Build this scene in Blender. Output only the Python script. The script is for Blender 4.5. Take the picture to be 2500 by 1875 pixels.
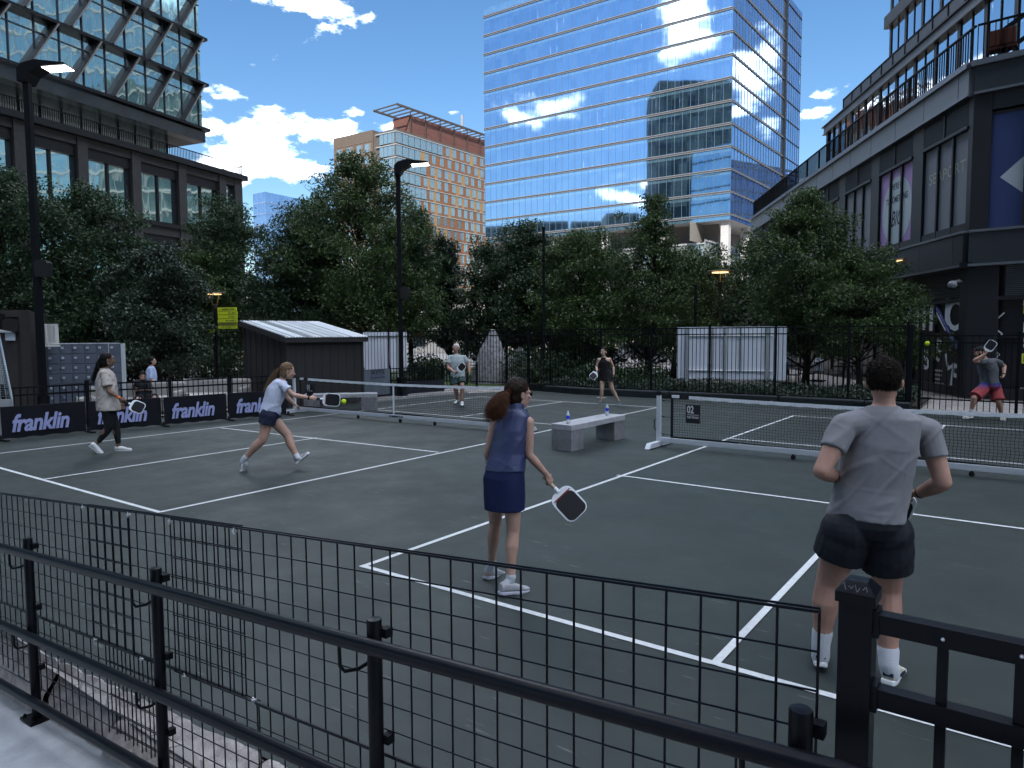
import bpy, bmesh, math, random
import numpy as np
from mathutils import Vector, Matrix, noise as mnoise
R = math.radians
for o in list(bpy.data.objects): bpy.data.objects.remove(o)
SC = bpy.context.scene
COL = SC.collection
# ------------------------------------------------------------------ camera (solved from the court lines)
CF, CYAW, CPITCH, CROLL, CH = 1709.04, -0.635969, -0.0686230, -0.00573757, 1.91713
_fw = Vector((math.sin(CYAW)*math.cos(CPITCH), math.cos(CYAW)*math.cos(CPITCH), math.sin(CPITCH)))
_r0 = Vector((math.cos(CYAW), -math.sin(CYAW), 0)); _u0 = _r0.cross(_fw)
_rt = _r0*math.cos(CROLL)+_u0*math.sin(CROLL); _up = -_r0*math.sin(CROLL)+_u0*math.cos(CROLL)
CAMP = Vector((0, 0, CH))
cam = bpy.data.cameras.new('camera'); camo = bpy.data.objects.new('camera', cam); COL.objects.link(camo)
cam.sensor_fit = 'HORIZONTAL'; cam.sensor_width = 36; cam.lens = CF/2500*36
cam.clip_start = 0.05; cam.clip_end = 3000
_M = Matrix((_rt, _up, -_fw)).transposed().to_4x4(); _M.translation = CAMP
camo.matrix_world = _M
SC.camera = camo
def ray(x, y): return _fw + _rt*((x-1250)/CF) - _up*((y-937.5)/CF)
def G(x, y, z=0.0):                       # photo pixel -> point on the level plane z
    d = ray(x, y); return CAMP + d*((z-CH)/d.z)
def D(x, y, dep): return CAMP + ray(x, y)*dep      # photo pixel at a known depth
def PY(x, y, yy): d = ray(x, y); return CAMP + d*(yy/d.y)
def depth(P): return (Vector(P)-CAMP).dot(_fw)
def HZ(x, y, P):                          # height at which the pixel's ray passes the upright through P
    d = ray(x, y); P = Vector(P)
    t = (P.x*d.x+P.y*d.y)/(d.x*d.x+d.y*d.y); return (CAMP+d*t).z
# ------------------------------------------------------------------ sky, clouds, sun
SUN_EL, SUN_AZ = R(43), R(150)            # azimuth measured from +y towards +x
SUN_DIR = Vector((math.sin(SUN_AZ)*math.cos(SUN_EL), math.cos(SUN_AZ)*math.cos(SUN_EL), math.sin(SUN_EL)))
SC.view_settings.view_transform = 'Standard'; SC.view_settings.look = 'None'
SC.view_settings.exposure = 2.32; SC.view_settings.gamma = 1.0
W = bpy.data.worlds.new("World"); SC.world = W; W.use_nodes = True
nt = W.node_tree; nt.nodes.clear(); N = nt.nodes; L = nt.links
wo = N.new('ShaderNodeOutputWorld'); bg = N.new('ShaderNodeBackground'); bg.inputs[1].default_value = 0.13
sky = N.new('ShaderNodeTexSky'); sky.sky_type = 'NISHITA'; sky.sun_disc = False
sky.sun_elevation = SUN_EL; sky.sun_rotation = SUN_AZ; sky.air_density = 1.1; sky.dust_density = 0.35; sky.ozone_density = 3.0
tc = N.new('ShaderNodeTexCoord')
def cloud_at(d, sx, sy, w=1.0, tilt=0.0):
    d = Vector(d).normalized(); rt = d.cross(Vector((0, 0, 1))).normalized(); up = rt.cross(d)
    q = Matrix((rt, up, d)).transposed().to_3x3() @ Matrix.Rotation(tilt, 3, 'Z')
    mp = N.new('ShaderNodeMapping'); mp.vector_type = 'TEXTURE'
    mp.inputs['Location'].default_value = d; mp.inputs['Rotation'].default_value = q.to_euler()
    mp.inputs['Scale'].default_value = (sx, sy, max(sx, sy)*1.5)
    L.new(tc.outputs['Generated'], mp.inputs[0])
    ln = N.new('ShaderNodeVectorMath'); ln.operation = 'LENGTH'; L.new(mp.outputs[0], ln.inputs[0])
    m = N.new('ShaderNodeMath'); m.operation = 'MULTIPLY_ADD'; L.new(ln.outputs['Value'], m.inputs[0])
    m.inputs[1].default_value = -w; m.inputs[2].default_value = w
    return m
CL = []
def cpx(x, y, wx, wy, w=1.0, tilt=0.0): CL.append(cloud_at(ray(x, y), wx/CF, wy/CF, w, tilt))
# seen directly
cpx(640, 330, 125, 62, 1.1); cpx(560, 400, 150, 50, 1.0, -.1); cpx(500, 300, 90, 45, .9); cpx(575, 235, 70, 16, .8)
cpx(905, 28, 30, 20, .55); cpx(700, -5, 170, 22, .9); cpx(815, 322, 75, 32, 1.0); cpx(865, 275, 42, 12, .8); cpx(960, 305, 50, 18, .8)
cpx(1000, 345, 90, 20, .8); cpx(1100, 273, 25, 7, .6); cpx(560, 440, 110, 30, .9); cpx(2010, 232, 60, 20, .75); cpx(2000, 268, 50, 13, .6); cpx(1975, 455, 45, 30, 1.0); cpx(750, 410, 40, 8, .7)
# towards the left and behind, where the facades look
def caz(az, el, w, h, wt=1.0, tilt=0):
    az, el = R(az), R(el)
    CL.append(cloud_at((math.sin(az)*math.cos(el), math.cos(az)*math.cos(el), math.sin(el)), w, h, wt, tilt))
CLOUDS_REFLECTED = []  # filled below from the tower's facade
def refl(x, y, n, wx, wy, w=1.0, tilt=0.0):
    d = ray(x, y).normalized(); n = Vector(n).normalized(); d = d - 2*d.dot(n)*n
    CL.append(cloud_at(d, wx/CF, wy/CF, w, tilt))
TN = (0.063, -0.998, 0)                   # south face of the glass tower
refl(1590, 20, TN, 85, 40, 1.0); refl(1620, 105, TN, 80, 26, .9); refl(1560, 135, TN, 70, 18, .85); refl(1255, 265, TN, 110, 30, 1.15); refl(1200, 290, TN, 60, 30, 1.1)
refl(1550, 470, TN, 120, 34, 1.2, .3); refl(1470, 490, TN, 90, 22, 1.0, .2); refl(1610, 400, TN, 60, 30, 1.0)
TE = (0.999, -0.04, 0)
refl(1880, 170, TE, 90, 55, 1.0, .5); refl(1940, 120, TE, 40, 60, 1.0); refl(1850, 270, TE, 60, 20, .7)
refl(1940, 300, TE, 30, 30, .8); refl(1815, 400, TE, 40, 18, .9)
caz(-54, 30.5, .22, .07, 1.0); caz(-56, 40, .34, .10, 1.1); caz(-84, 24, .14, .08, 1.0); caz(-48, 56, .2, .09, .9)
# unseen bright clouds added overhead and behind the viewer for more fill light
caz(40, 74, .42, .30, 1.2); caz(150, 66, .5, .26, 1.2); caz(110, 36, .4, .16, 1.1); caz(-120, 62, .3, .16, 1.0); caz(175, 30, .35, .13, 1.0); caz(60, 40, .3, .14, 1.0)
acc = CL[0]
for m in CL[1:]:
    mx = N.new('ShaderNodeMath'); mx.operation = 'MAXIMUM'; L.new(acc.outputs[0], mx.inputs[0]); L.new(m.outputs[0], mx.inputs[1]); acc = mx
cn = N.new('ShaderNodeTexNoise'); cn.inputs['Scale'].default_value = 13.0; cn.inputs['Detail'].default_value = 9.0; cn.inputs['Roughness'].default_value = .62
cmap = N.new('ShaderNodeMapping'); cmap.inputs['Scale'].default_value = (1, 1, 1.9); L.new(tc.outputs['Generated'], cmap.inputs[0]); L.new(cmap.outputs[0], cn.inputs['Vector'])
ad = N.new('ShaderNodeMath'); ad.operation = 'MULTIPLY_ADD'; L.new(cn.outputs[0], ad.inputs[0]); ad.inputs[1].default_value = 3.8
sb = N.new('ShaderNodeMath'); sb.operation = 'SUBTRACT'; L.new(acc.outputs[0], sb.inputs[0]); sb.inputs[1].default_value = 2.02; L.new(sb.outputs[0], ad.inputs[2])
cr = N.new('ShaderNodeMapRange'); cr.interpolation_type = 'SMOOTHSTEP'; cr.inputs['From Min'].default_value = 0.05; cr.inputs['From Max'].default_value = 1.15
L.new(ad.outputs[0], cr.inputs['Value'])
ck = N.new('ShaderNodeMapRange'); ck.inputs['From Min'].default_value = .3; ck.inputs['From Max'].default_value = 1.1; ck.inputs['To Min'].default_value = 1.0; ck.inputs['To Max'].default_value = .72
L.new(ad.outputs[0], ck.inputs['Value'])
cc = N.new('ShaderNodeMix'); cc.data_type = 'RGBA'; cc.inputs['A'].default_value = (10.2, 11.4, 13.2, 1); cc.inputs['B'].default_value = (16.8, 17.6, 18.8, 1); L.new(ck.outputs[0], cc.inputs['Factor'])
hs = N.new('ShaderNodeHueSaturation'); hs.inputs['Saturation'].default_value = 1.2; hs.inputs['Value'].default_value = 0.275; L.new(sky.outputs[0], hs.inputs['Color'])
mixc = N.new('ShaderNodeMix'); mixc.data_type = 'RGBA'; L.new(cr.outputs[0], mixc.inputs['Factor']); L.new(hs.outputs[0], mixc.inputs['A']); L.new(cc.outputs['Result'], mixc.inputs['B'])
L.new(mixc.outputs['Result'], bg.inputs[0]); L.new(bg.outputs[0], wo.inputs[0])
sl = bpy.data.lights.new('sun', 'SUN'); sl.energy = 2.0; sl.angle = R(.53); sl.color = (1, .93, .82)
so = bpy.data.objects.new('sun', sl); COL.objects.link(so); so.rotation_euler = SUN_DIR.to_track_quat('Z', 'Y').to_euler()
SC.cycles.max_bounces = 8; SC.cycles.diffuse_bounces = 3; SC.cycles.glossy_bounces = 4; SC.cycles.transmission_bounces = 6; SC.cycles.transparent_max_bounces = 16
SC.cycles.caustics_reflective = False; SC.cycles.caustics_refractive = False; SC.cycles.sample_clamp_indirect = 6
SC.cycles.use_denoising = True
# ------------------------------------------------------------------ materials
MATS = {}
def mat(name, col, rough=.6, metal=0, var=0.0, scale=6.0, bump=0.0, bscale=40.0, emit=None, estr=0, spec=.22, col2=None, stretch=None, detail=5, sss=0, trans=0, alpha=1, cells=None):
    if name in MATS: return MATS[name]
    m = bpy.data.materials.new(name); m.use_nodes = True; t = m.node_tree; b = t.nodes['Principled BSDF']
    b.inputs['Roughness'].default_value = rough; b.inputs['Metallic'].default_value = metal; b.inputs['Specular IOR Level'].default_value = spec
    c = (*col, 1) if len(col) == 3 else col
    b.inputs['Base Color'].default_value = c
    if trans: b.inputs['Transmission Weight'].default_value = trans; b.inputs['IOR'].default_value = 1.33
    if sss:
        b.inputs['Subsurface Weight'].default_value = sss; b.inputs['Subsurface Radius'].default_value = (.02, .008, .004); b.inputs['Subsurface Scale'].default_value = .5
    if var or bump or col2:
        tcn = t.nodes.new('ShaderNodeTexCoord'); mp = t.nodes.new('ShaderNodeMapping'); t.links.new(tcn.outputs['Object'], mp.inputs[0])
        if stretch: mp.inputs['Scale'].default_value = stretch
    if var or col2:
        n = t.nodes.new('ShaderNodeTexNoise'); n.inputs['Scale'].default_value = scale; n.inputs['Detail'].default_value = detail; n.inputs['Roughness'].default_value = .6
        t.links.new(mp.outputs[0], n.inputs['Vector'])
        rp = t.nodes.new('ShaderNodeValToRGB'); rp.color_ramp.elements[0].position = .3; rp.color_ramp.elements[1].position = .7
        if col2: a, bb = col, col2
        else: a = tuple(x*(1-var) for x in col[:3]); bb = tuple(min(1, x*(1+var)) for x in col[:3])
        rp.color_ramp.elements[0].color = (*a[:3], 1); rp.color_ramp.elements[1].color = (*bb[:3], 1)
        t.links.new(n.outputs[0], rp.inputs[0]); t.links.new(rp.outputs[0], b.inputs['Base Color'])
    if bump:
        n2 = t.nodes.new('ShaderNodeTexNoise'); n2.inputs['Scale'].default_value = bscale; n2.inputs['Detail'].default_value = 4
        t.links.new(mp.outputs[0], n2.inputs['Vector']); bp = t.nodes.new('ShaderNodeBump'); bp.inputs['Strength'].default_value = bump; bp.inputs['Distance'].default_value = .01
        t.links.new(n2.outputs[0], bp.inputs['Height']); t.links.new(bp.outputs[0], b.inputs['Normal'])
    if emit: b.inputs['Emission Color'].default_value = (*emit, 1); b.inputs['Emission Strength'].default_value = estr
    MATS[name] = m; return m
# ------------------------------------------------------------------ mesh builder
class MB:
    def __init__(s): s.v = []; s.f = []; s.m = []; s.mi = 0
    def add(s, vs, fs):
        o = len(s.v); s.v += [tuple(v) for v in vs]; s.f += [tuple(i+o for i in f) for f in fs]; s.m += [s.mi]*len(fs); return s
    def box(s, c, size, rz=0.0, ax=None, bev=0):
        """centre, full sizes; ax = (X, Y, Z) axes"""
        c = Vector(c); hx, hy, hz = size[0]/2, size[1]/2, size[2]/2
        if ax is None: ax = (Vector((math.cos(rz), math.sin(rz), 0)), Vector((-math.sin(rz), math.cos(rz), 0)), Vector((0, 0, 1)))
        X, Y, Z = [Vector(a) for a in ax]
        vs = [c+X*(hx*a)+Y*(hy*b)+Z*(hz*d) for a in (-1, 1) for b in (-1, 1) for d in (-1, 1)]
        return s.add(vs, [(0, 1, 3, 2), (4, 6, 7, 5), (0, 4, 5, 1), (2, 3, 7, 6), (0, 2, 6, 4), (1, 5, 7, 3)])
    def slab(s, a, b, z0, z1, th, side=0.0):
        """upright wall between plan points a,b; side shifts it to the left(+)"""
        a = Vector((a[0], a[1], 0)); b = Vector((b[0], b[1], 0)); X = (b-a); ln = X.length; X.normalize(); Y = Vector((-X.y, X.x, 0))
        return s.box((a+b)/2+Y*side+Vector((0, 0, (z0+z1)/2)), (ln, th, z1-z0), ax=(X, Y, (0, 0, 1)))
    def bar(s, a, b, w, h=None, up=(0, 0, 1)):
        a = Vector(a); b = Vector(b); h = h or w; X = (b-a); ln = X.length
        if ln < 1e-6: return s
        X.normalize(); Z = Vector(up)
        if abs(X.dot(Z)) > .98: Z = Vector((1, 0, 0))
        Y = Z.cross(X).normalized(); Z = X.cross(Y)
        return s.box((a+b)/2, (ln, w, h), ax=(X, Y, Z))
    def tube(s, pts, r, n=8, caps=True):
        pts = [Vector(p) for p in pts]; rs = r if isinstance(r, (list, tuple)) else [r]*len(pts); vs = []; fs = []
        T0 = (pts[1]-pts[0]).normalized(); ref = Vector((0, 0, 1)) if abs(T0.z) < .9 else Vector((1, 0, 0)); U = T0.cross(ref).normalized()
        for i, p in enumerate(pts):
            T = (pts[min(i+1, len(pts)-1)]-pts[max(i-1, 0)]).normalized()
            U = (U-T*U.dot(T)).normalized(); V = T.cross(U)
            vs += [p+(U*math.cos(2*math.pi*k/n)+V*math.sin(2*math.pi*k/n))*rs[i] for k in range(n)]
        for i in range(len(pts)-1):
            for k in range(n): k2 = (k+1) % n; fs.append((i*n+k, i*n+k2, (i+1)*n+k2, (i+1)*n+k))
        if caps: fs.append(tuple(range(n))[::-1]); fs.append(tuple(range((len(pts)-1)*n, len(pts)*n)))
        return s.add(vs, fs)
    def lathe(s, c, prof, n=20, rot=None):
        c = Vector(c); vs = []; fs = []; rot = rot or Matrix.Identity(3)
        for (r, z) in prof: vs += [c+rot@Vector((r*math.cos(2*math.pi*k/n), r*math.sin(2*math.pi*k/n), z)) for k in range(n)]
        for i in range(len(prof)-1):
            for k in range(n): k2 = (k+1) % n; fs.append((i*n+k, i*n+k2, (i+1)*n+k2, (i+1)*n+k))
        fs.append(tuple(range(n))[::-1]); fs.append(tuple(range((len(prof)-1)*n, len(prof)*n)))
        return s.add(vs, fs)
    def ball(s, c, r, n=16, m=10, sc=(1, 1, 1), rot=None):
        prof = [(math.sin(math.pi*(i+.02)/(m+.04))*r, -math.cos(math.pi*(i+.02)/(m+.04))*r) for i in range(m+1)]
        o = len(s.v); s.lathe((0, 0, 0), prof, n); rot = rot or Matrix.Identity(3); c = Vector(c)
        for i in range(o, len(s.v)): v = s.v[i]; s.v[i] = tuple(c+rot@Vector((v[0]*sc[0], v[1]*sc[1], v[2]*sc[2])))
        return s
    def prism(s, pts, off):
        """closed outline (3D points) extruded by off"""
        n = len(pts); off = Vector(off); vs = [Vector(p) for p in pts]+[Vector(p)+off for p in pts]
        return s.add(vs, [tuple(range(n))[::-1], tuple(range(n, 2*n))]+[(i, (i+1) % n, n+(i+1) % n, n+i) for i in range(n)])
    def quad(s, a, b, c, d): return s.add([a, b, c, d], [(0, 1, 2, 3)])
    def build(s, name, ms, parent=None, smooth=False, bevel=0):
        me = bpy.data.meshes.new(name); me.from_pydata(s.v, [], s.f)
        ms = ms if isinstance(ms, (list, tuple)) else [ms]
        for m in ms: me.materials.append(m)
        if len(ms) > 1: me.polygons.foreach_set('material_index', s.m)
        bm = bmesh.new(); bm.from_mesh(me); bmesh.ops.recalc_face_normals(bm, faces=bm.faces); bm.to_mesh(me); bm.free()
        if smooth: me.polygons.foreach_set('use_smooth', [True]*len(me.polygons)); me.set_sharp_from_angle(angle=R(40))
        o = bpy.data.objects.new(name, me); COL.objects.link(o)
        if parent:
            o.parent = parent
            p = parent
            M = Matrix.Identity(4)
            while p: M = p.matrix_basis @ M; p = p.parent
            if M != Matrix.Identity(4): o.matrix_basis = M.inverted()      # geometry is written in world space
        if bevel:
            bv = o.modifiers.new('bevel', 'BEVEL'); bv.width = bevel; bv.segments = 2; bv.limit_method = 'ANGLE'
        return o
def build_each(mb, name, m, parent=None, bevel=0, limit=100):
    """every loose piece of the builder as an object of its own"""
    par = list(range(len(mb.v)))
    def find(a):
        while par[a] != a: par[a] = par[par[a]]; a = par[a]
        return a
    for f in mb.f:
        r = find(f[0])
        for q in f[1:]: par[find(q)] = r
    gr = {}
    for f in mb.f: gr.setdefault(find(f[0]), []).append(f)
    ks = list(gr)
    ks.sort(key=lambda k: (Vector(mb.v[k])-CAMP).length)
    rest = MB()
    for i, k in enumerate(ks):
        idx = sorted({q for f in gr[k] for q in f}); mp = {q: j for j, q in enumerate(idx)}; vs = [mb.v[q] for q in idx]; fs = [tuple(mp[q] for q in f) for f in gr[k]]
        if i < limit: MB().add(vs, fs).build(name, m, parent, bevel=bevel)
        else: rest.add(vs, fs)
    if rest.v: rest.build(name, m, parent)['kind'] = 'stuff'
def tag(o, label, cat, group=None):
    o['label'] = label; o['category'] = cat
    if group: o['group'] = group
    return o
def thing(name, label, cat, loc=(0, 0, 0), group=None):
    o = bpy.data.objects.new(name, None); o.empty_display_size = .2; COL.objects.link(o); o.location = loc
    return tag(o, label, cat, group)
def struct(o): o['kind'] = 'structure'; return o
def dup(src, dloc, label, group=None, rz=0):
    def cp(o, par):
        c = o.copy(); COL.objects.link(c)
        if par: c.parent = par
        for ch in o.children: cp(ch, c)
        return c
    r = cp(src, None); r.location = Vector(src.location)+Vector(dloc); r.rotation_euler.z += rz; r['label'] = label
    if group: r['group'] = group
    return r
def text(txt, name, m, parent, origin, X, Z, size, shear=0.0, bold=0.0, ext=.003, align='LEFT', sx=1.0, space=1.0):
    """lettering as mesh: origin, direction of writing X, up Z"""
    cu = bpy.data.curves.new('lettering', 'FONT'); cu.body = txt; cu.size = size; cu.shear = shear; cu.offset = bold; cu.extrude = ext; cu.align_x = align; cu.space_character = space; cu.resolution_u = 3
    to = bpy.data.objects.new('lettering', cu); COL.objects.link(to)
    bpy.context.view_layer.update()
    me = bpy.data.meshes.new_from_object(to.evaluated_get(bpy.context.evaluated_depsgraph_get())); bpy.data.objects.remove(to)
    X = Vector(X).normalized(); Z = Vector(Z).normalized(); Y = Z.cross(X); Mx = Matrix((X*sx, Z, -Y)).transposed().to_4x4(); Mx.translation = Vector(origin)
    me.transform(Mx); me.materials.clear(); me.materials.append(m)
    o = bpy.data.objects.new(name, me); COL.objects.link(o)
    if parent:
        o.parent = parent; M = Matrix.Identity(4); p = parent
        while p: M = p.matrix_basis @ M; p = p.parent
        o.matrix_basis = M.inverted()
    return o
def rnd(a, b): return random.uniform(a, b)
random.seed(7)
# ------------------------------------------------------------------ ground and court
def court_mat():
    m = mat('court_acrylic', (.078, .094, .090), .62, spec=.2); t = m.node_tree; b = t.nodes['Principled BSDF']; n = t.nodes; l = t.links
    tcn = n.new('ShaderNodeTexCoord')
    def noise(sc, det=4, st=None, ro=.6):
        q = n.new('ShaderNodeTexNoise'); q.inputs['Scale'].default_value = sc; q.inputs['Detail'].default_value = det; q.inputs['Roughness'].default_value = ro
        mp = n.new('ShaderNodeMapping'); l.new(tcn.outputs['Object'], mp.inputs[0])
        if st: mp.inputs['Rotation'].default_value = (0, 0, st[0]); mp.inputs['Scale'].default_value = (st[1], st[2], 1)
        l.new(mp.outputs[0], q.inputs['Vector']); return q
    def rng(src, a, b_, c, d, sm=False):
        q = n.new('ShaderNodeMapRange'); q.inputs[1].default_value = a; q.inputs[2].default_value = b_; q.inputs[3].default_value = c; q.inputs[4].default_value = d; l.new(src, q.inputs[0]); return q.outputs[0]
    big = rng(noise(.22, 3).outputs[0], .3, .7, .84, 1.16); mid = rng(noise(1.4, 6).outputs[0], .3, .7, .88, 1.12); fine = rng(noise(160, 2).outputs[0], .3, .7, .90, 1.10)
    def mul(a, b_):
        q = n.new('ShaderNodeMath'); q.operation = 'MULTIPLY'; l.new(a, q.inputs[0]); l.new(b_, q.inputs[1]); return q.outputs[0]
    v = mul(mul(big, mid), fine)
    # scuffs: thin curved streaks left by shoes
    wv = noise(1.3, 2)
    sc_ = []
    for ang, sx, sy, th in ((.4, 1.2, 14, .70), (2.2, 1.5, 16, .715), (1.2, 1.0, 12, .72)):
        q = noise(1.6, 1.5, (ang, sx, sy)); sc_.append(rng(q.outputs[0], th, th+.02, 0, 1))
    s = sc_[0]
    for k in sc_[1:]:
        q = n.new('ShaderNodeMath'); q.operation = 'MAXIMUM'; l.new(s, q.inputs[0]); l.new(k, q.inputs[1]); s = q.outputs[0]
    s = mul(s, rng(noise(7, 3).outputs[0], .42, .62, 0, .42))
    mx = n.new('ShaderNodeMix'); mx.data_type = 'RGBA'; mx.blend_type = 'MULTIPLY'; mx.inputs['Factor'].default_value = 1; mx.inputs['A'].default_value = (.029, .0375, .0355, 1)
    cb = n.new('ShaderNodeCombineColor'); l.new(v, cb.inputs[0]); l.new(v, cb.inputs[1]); l.new(v, cb.inputs[2]); l.new(cb.outputs[0], mx.inputs['B'])
    m2 = n.new('ShaderNodeMix'); m2.data_type = 'RGBA'; l.new(s, m2.inputs['Factor']); l.new(mx.outputs['Result'], m2.inputs['A']); m2.inputs['B'].default_value = (.20, .215, .21, 1)
    # faint joints of the asphalt mats
    br = n.new('ShaderNodeTexBrick'); br.inputs['Scale'].default_value = 1; br.inputs['Mortar Size'].default_value = .004; br.inputs['Brick Width'].default_value = 4.6; br.inputs['Row Height'].default_value = 2.3; br.inputs['Mortar Smooth'].default_value = .3
    mp = n.new('ShaderNodeMapping'); mp.inputs['Rotation'].default_value = (0, 0, .0); l.new(tcn.outputs['Object'], mp.inputs[0]); l.new(mp.outputs[0], br.inputs['Vector'])
    m3 = n.new('ShaderNodeMix'); m3.data_type = 'RGBA'; l.new(rng(br.outputs['Fac'], 0, 1, 0, .4), m3.inputs['Factor']); l.new(m2.outputs['Result'], m3.inputs['A']); m3.inputs['B'].default_value = (.035, .042, .04, 1)
    l.new(m3.outputs['Result'], b.inputs['Base Color'])
    bp = n.new('ShaderNodeBump'); bp.inputs['Strength'].default_value = .25; bp.inputs['Distance'].default_value = .003; l.new(noise(240, 2).outputs[0], bp.inputs['Height']); l.new(bp.outputs[0], b.inputs['Normal'])
    l.new(rng(noise(1.1, 4).outputs[0], .3, .7, .5, .72), b.inputs['Roughness'])
    return m
M_court = court_mat()
M_pave = mat('paver', (.30, .285, .27), .85, var=.25, scale=3, bump=.4, bscale=60)
M_white = mat('line_paint', (.52, .54, .56), .6, var=.10, scale=25)
M_blk = mat('black_powder_coat', (.0035, .004, .006), .34, var=.15, scale=30, bump=.05, bscale=150, spec=.15)
M_blk2 = mat('black_satin_metal', (.005, .006, .008), .6, spec=.1, var=.2, scale=8)
M_conc = mat('walk_concrete', (.32, .335, .36), .85, var=.16, scale=5, bump=.3, bscale=160, detail=8)
M_soil = mat('planting_soil', (.035, .03, .024), .95, var=.4, scale=5, bump=.6, bscale=20)
def ramp_z(x): return .082+.078*x if x > -5.4 else .082-.078*5.4
b = MB(); xs = [-260, -60, -20, -9, -5.4, -1, 2.5, 8]
for i in range(len(xs)-1):
    a, c = xs[i], xs[i+1]; za, zc = ramp_z(a), ramp_z(c)
    b.quad((a, 1.62, za), (a, -14, za), (c, -14, zc), (c, 1.62, zc))
struct(b.build('ramp_walkway', M_conc))
b = MB()
for i in range(-8, 6):                      # saw-cut joints of the walkway
    x = i*1.5-.35; b.quad((x-.004, 1.4, ramp_z(x-.004)+.003), (x-.004, -3, ramp_z(x-.004)+.003), (x+.004, -3, ramp_z(x+.004)+.003), (x+.004, 1.4, ramp_z(x+.004)+.003))
struct(b.build('walkway_joints', mat('joint_dark', (.12, .12, .12), .9)))
struct(MB().quad((-420, -600, -.5), (700, -600, -.5), (700, -14, -.5), (-420, -14, -.5)).build('ground_behind', M_pave))
struct(MB().quad((8, 1.62, -.02), (700, 1.62, -.02), (700, -14, -.5), (8, -14, -.5)).build('ground_side', M_pave))
def pave_mat():
    m = mat('brick_paving', (.3, .28, .27), .85); t = m.node_tree; n = t.nodes; l = t.links
    tcn = n.new('ShaderNodeTexCoord'); mp = n.new('ShaderNodeMapping'); mp.inputs['Rotation'].default_value = (0, 0, .5); l.new(tcn.outputs['Object'], mp.inputs[0])
    br = n.new('ShaderNodeTexBrick'); l.new(mp.outputs[0], br.inputs['Vector']); br.inputs['Scale'].default_value = 1; br.inputs['Brick Width'].default_value = .3; br.inputs['Row Height'].default_value = .15; br.inputs['Mortar Size'].default_value = .006
    br.inputs['Color1'].default_value = (.36, .33, .31, 1); br.inputs['Color2'].default_value = (.25, .235, .23, 1); br.inputs['Mortar'].default_value = (.13, .13, .13, 1)
    l.new(br.outputs[0], n['Principled BSDF'].inputs['Base Color']); return m
struct(MB().quad((-900, 1.6, -.03), (900, 1.6, -.03), (900, 1500, -.03), (-900, 1500, -.03)).build('ground', pave_mat()))
# the acrylic court surface, its outline taken round the planting bed
cb_l = [G(0, 1250), (-17.5, 3.2), (-17.2, 8), (-16.6, 11.6), tuple(G(896, 983))[:2], tuple(G(1050, 966.8))[:2], tuple(G(1138, 960))[:2], tuple(G(1290, 952.5))[:2], (-11.9, 19.72), (-9.2, 19.66), (-5.5, 19.72), (-2.6, 19.6), (-2.1, 20.2), (9, 19.8), (9, 2.1), (-.4, 2.05), (-2.82, 1.79), (-5.2, 1.6), (-17.5, 1.6)]
b = MB(); pts = [Vector((p[0], p[1], 0)) for p in cb_l[1:]]
b.add(pts, [tuple(range(len(pts)))[::-1]]); struct(b.build('court_surface', M_court))
# painted lines
def painted(name, segs, w=.052):
    b = MB()
    for k, (a, c) in enumerate(segs):
        a = Vector(a); c = Vector(c); a.z = c.z = 0; d = (c-a).normalized(); s = Vector((-d.y, d.x, 0))*(w/2); z = Vector((0, 0, .004+.0006*k)); e = d*(w/2)
        b.quad(a-s-e+z, c-s+e+z, c+s+e+z, a+s-e+z)
    return struct(b.build(name, M_white))
def lerp(a, b, t): return Vector(a).lerp(Vector(b), t)
A0 = G(887, 1383); A1 = G(1937, 1015.5); Ac = G(1746, 1621); Ad = G(2306, 1038.8)
ux = (Ac-A0); A0r = A0+ux*2; A1r = A1+(Ad-A1)*2
n0 = lerp(A0, A1, .341); n1 = lerp(A0, A1, .659); n0r = lerp(A0r, A1r, .341); n1r = lerp(A0r, A1r, .659)
n0 = G(1510, 1161.3); n1 = G(1776, 1070.5)
painted('court_lines', [(A0, A1), (A0r, A1r), (A0, A0r), (A1, A1r), (n0, n0r), (n1, n1r), (lerp(A0, A0r, .5), lerp(n0, n0r, .5)), (lerp(A1, A1r, .5), lerp(n1, n1r, .5))])
B0 = G(389, 1251); B1 = G(1605, 995); Bc = G(103.6, 1171.8); B1c = G(1370, 982); B1l = G(1172, 969)
B0l = B0+(Bc-B0)*2; m0 = G(1067.5, 1104.5); m0l = G(541.5, 1045.5); m0c = G(771, 1070); m1 = lerp(B0, B1, .659); m1l = lerp(B0l, B1l, .659); m1c = lerp(m1, m1l, .5)
painted('court_lines', [(B0, B1), (B0l, B1l), (B0, B0l), (B1, B1l), (m0, m0l), (m1, m1l), (Bc, m0c), (B1c, m1c)])
painted('court_marks', [(G(1460, 970), G(1478, 971))], .08)
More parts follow.
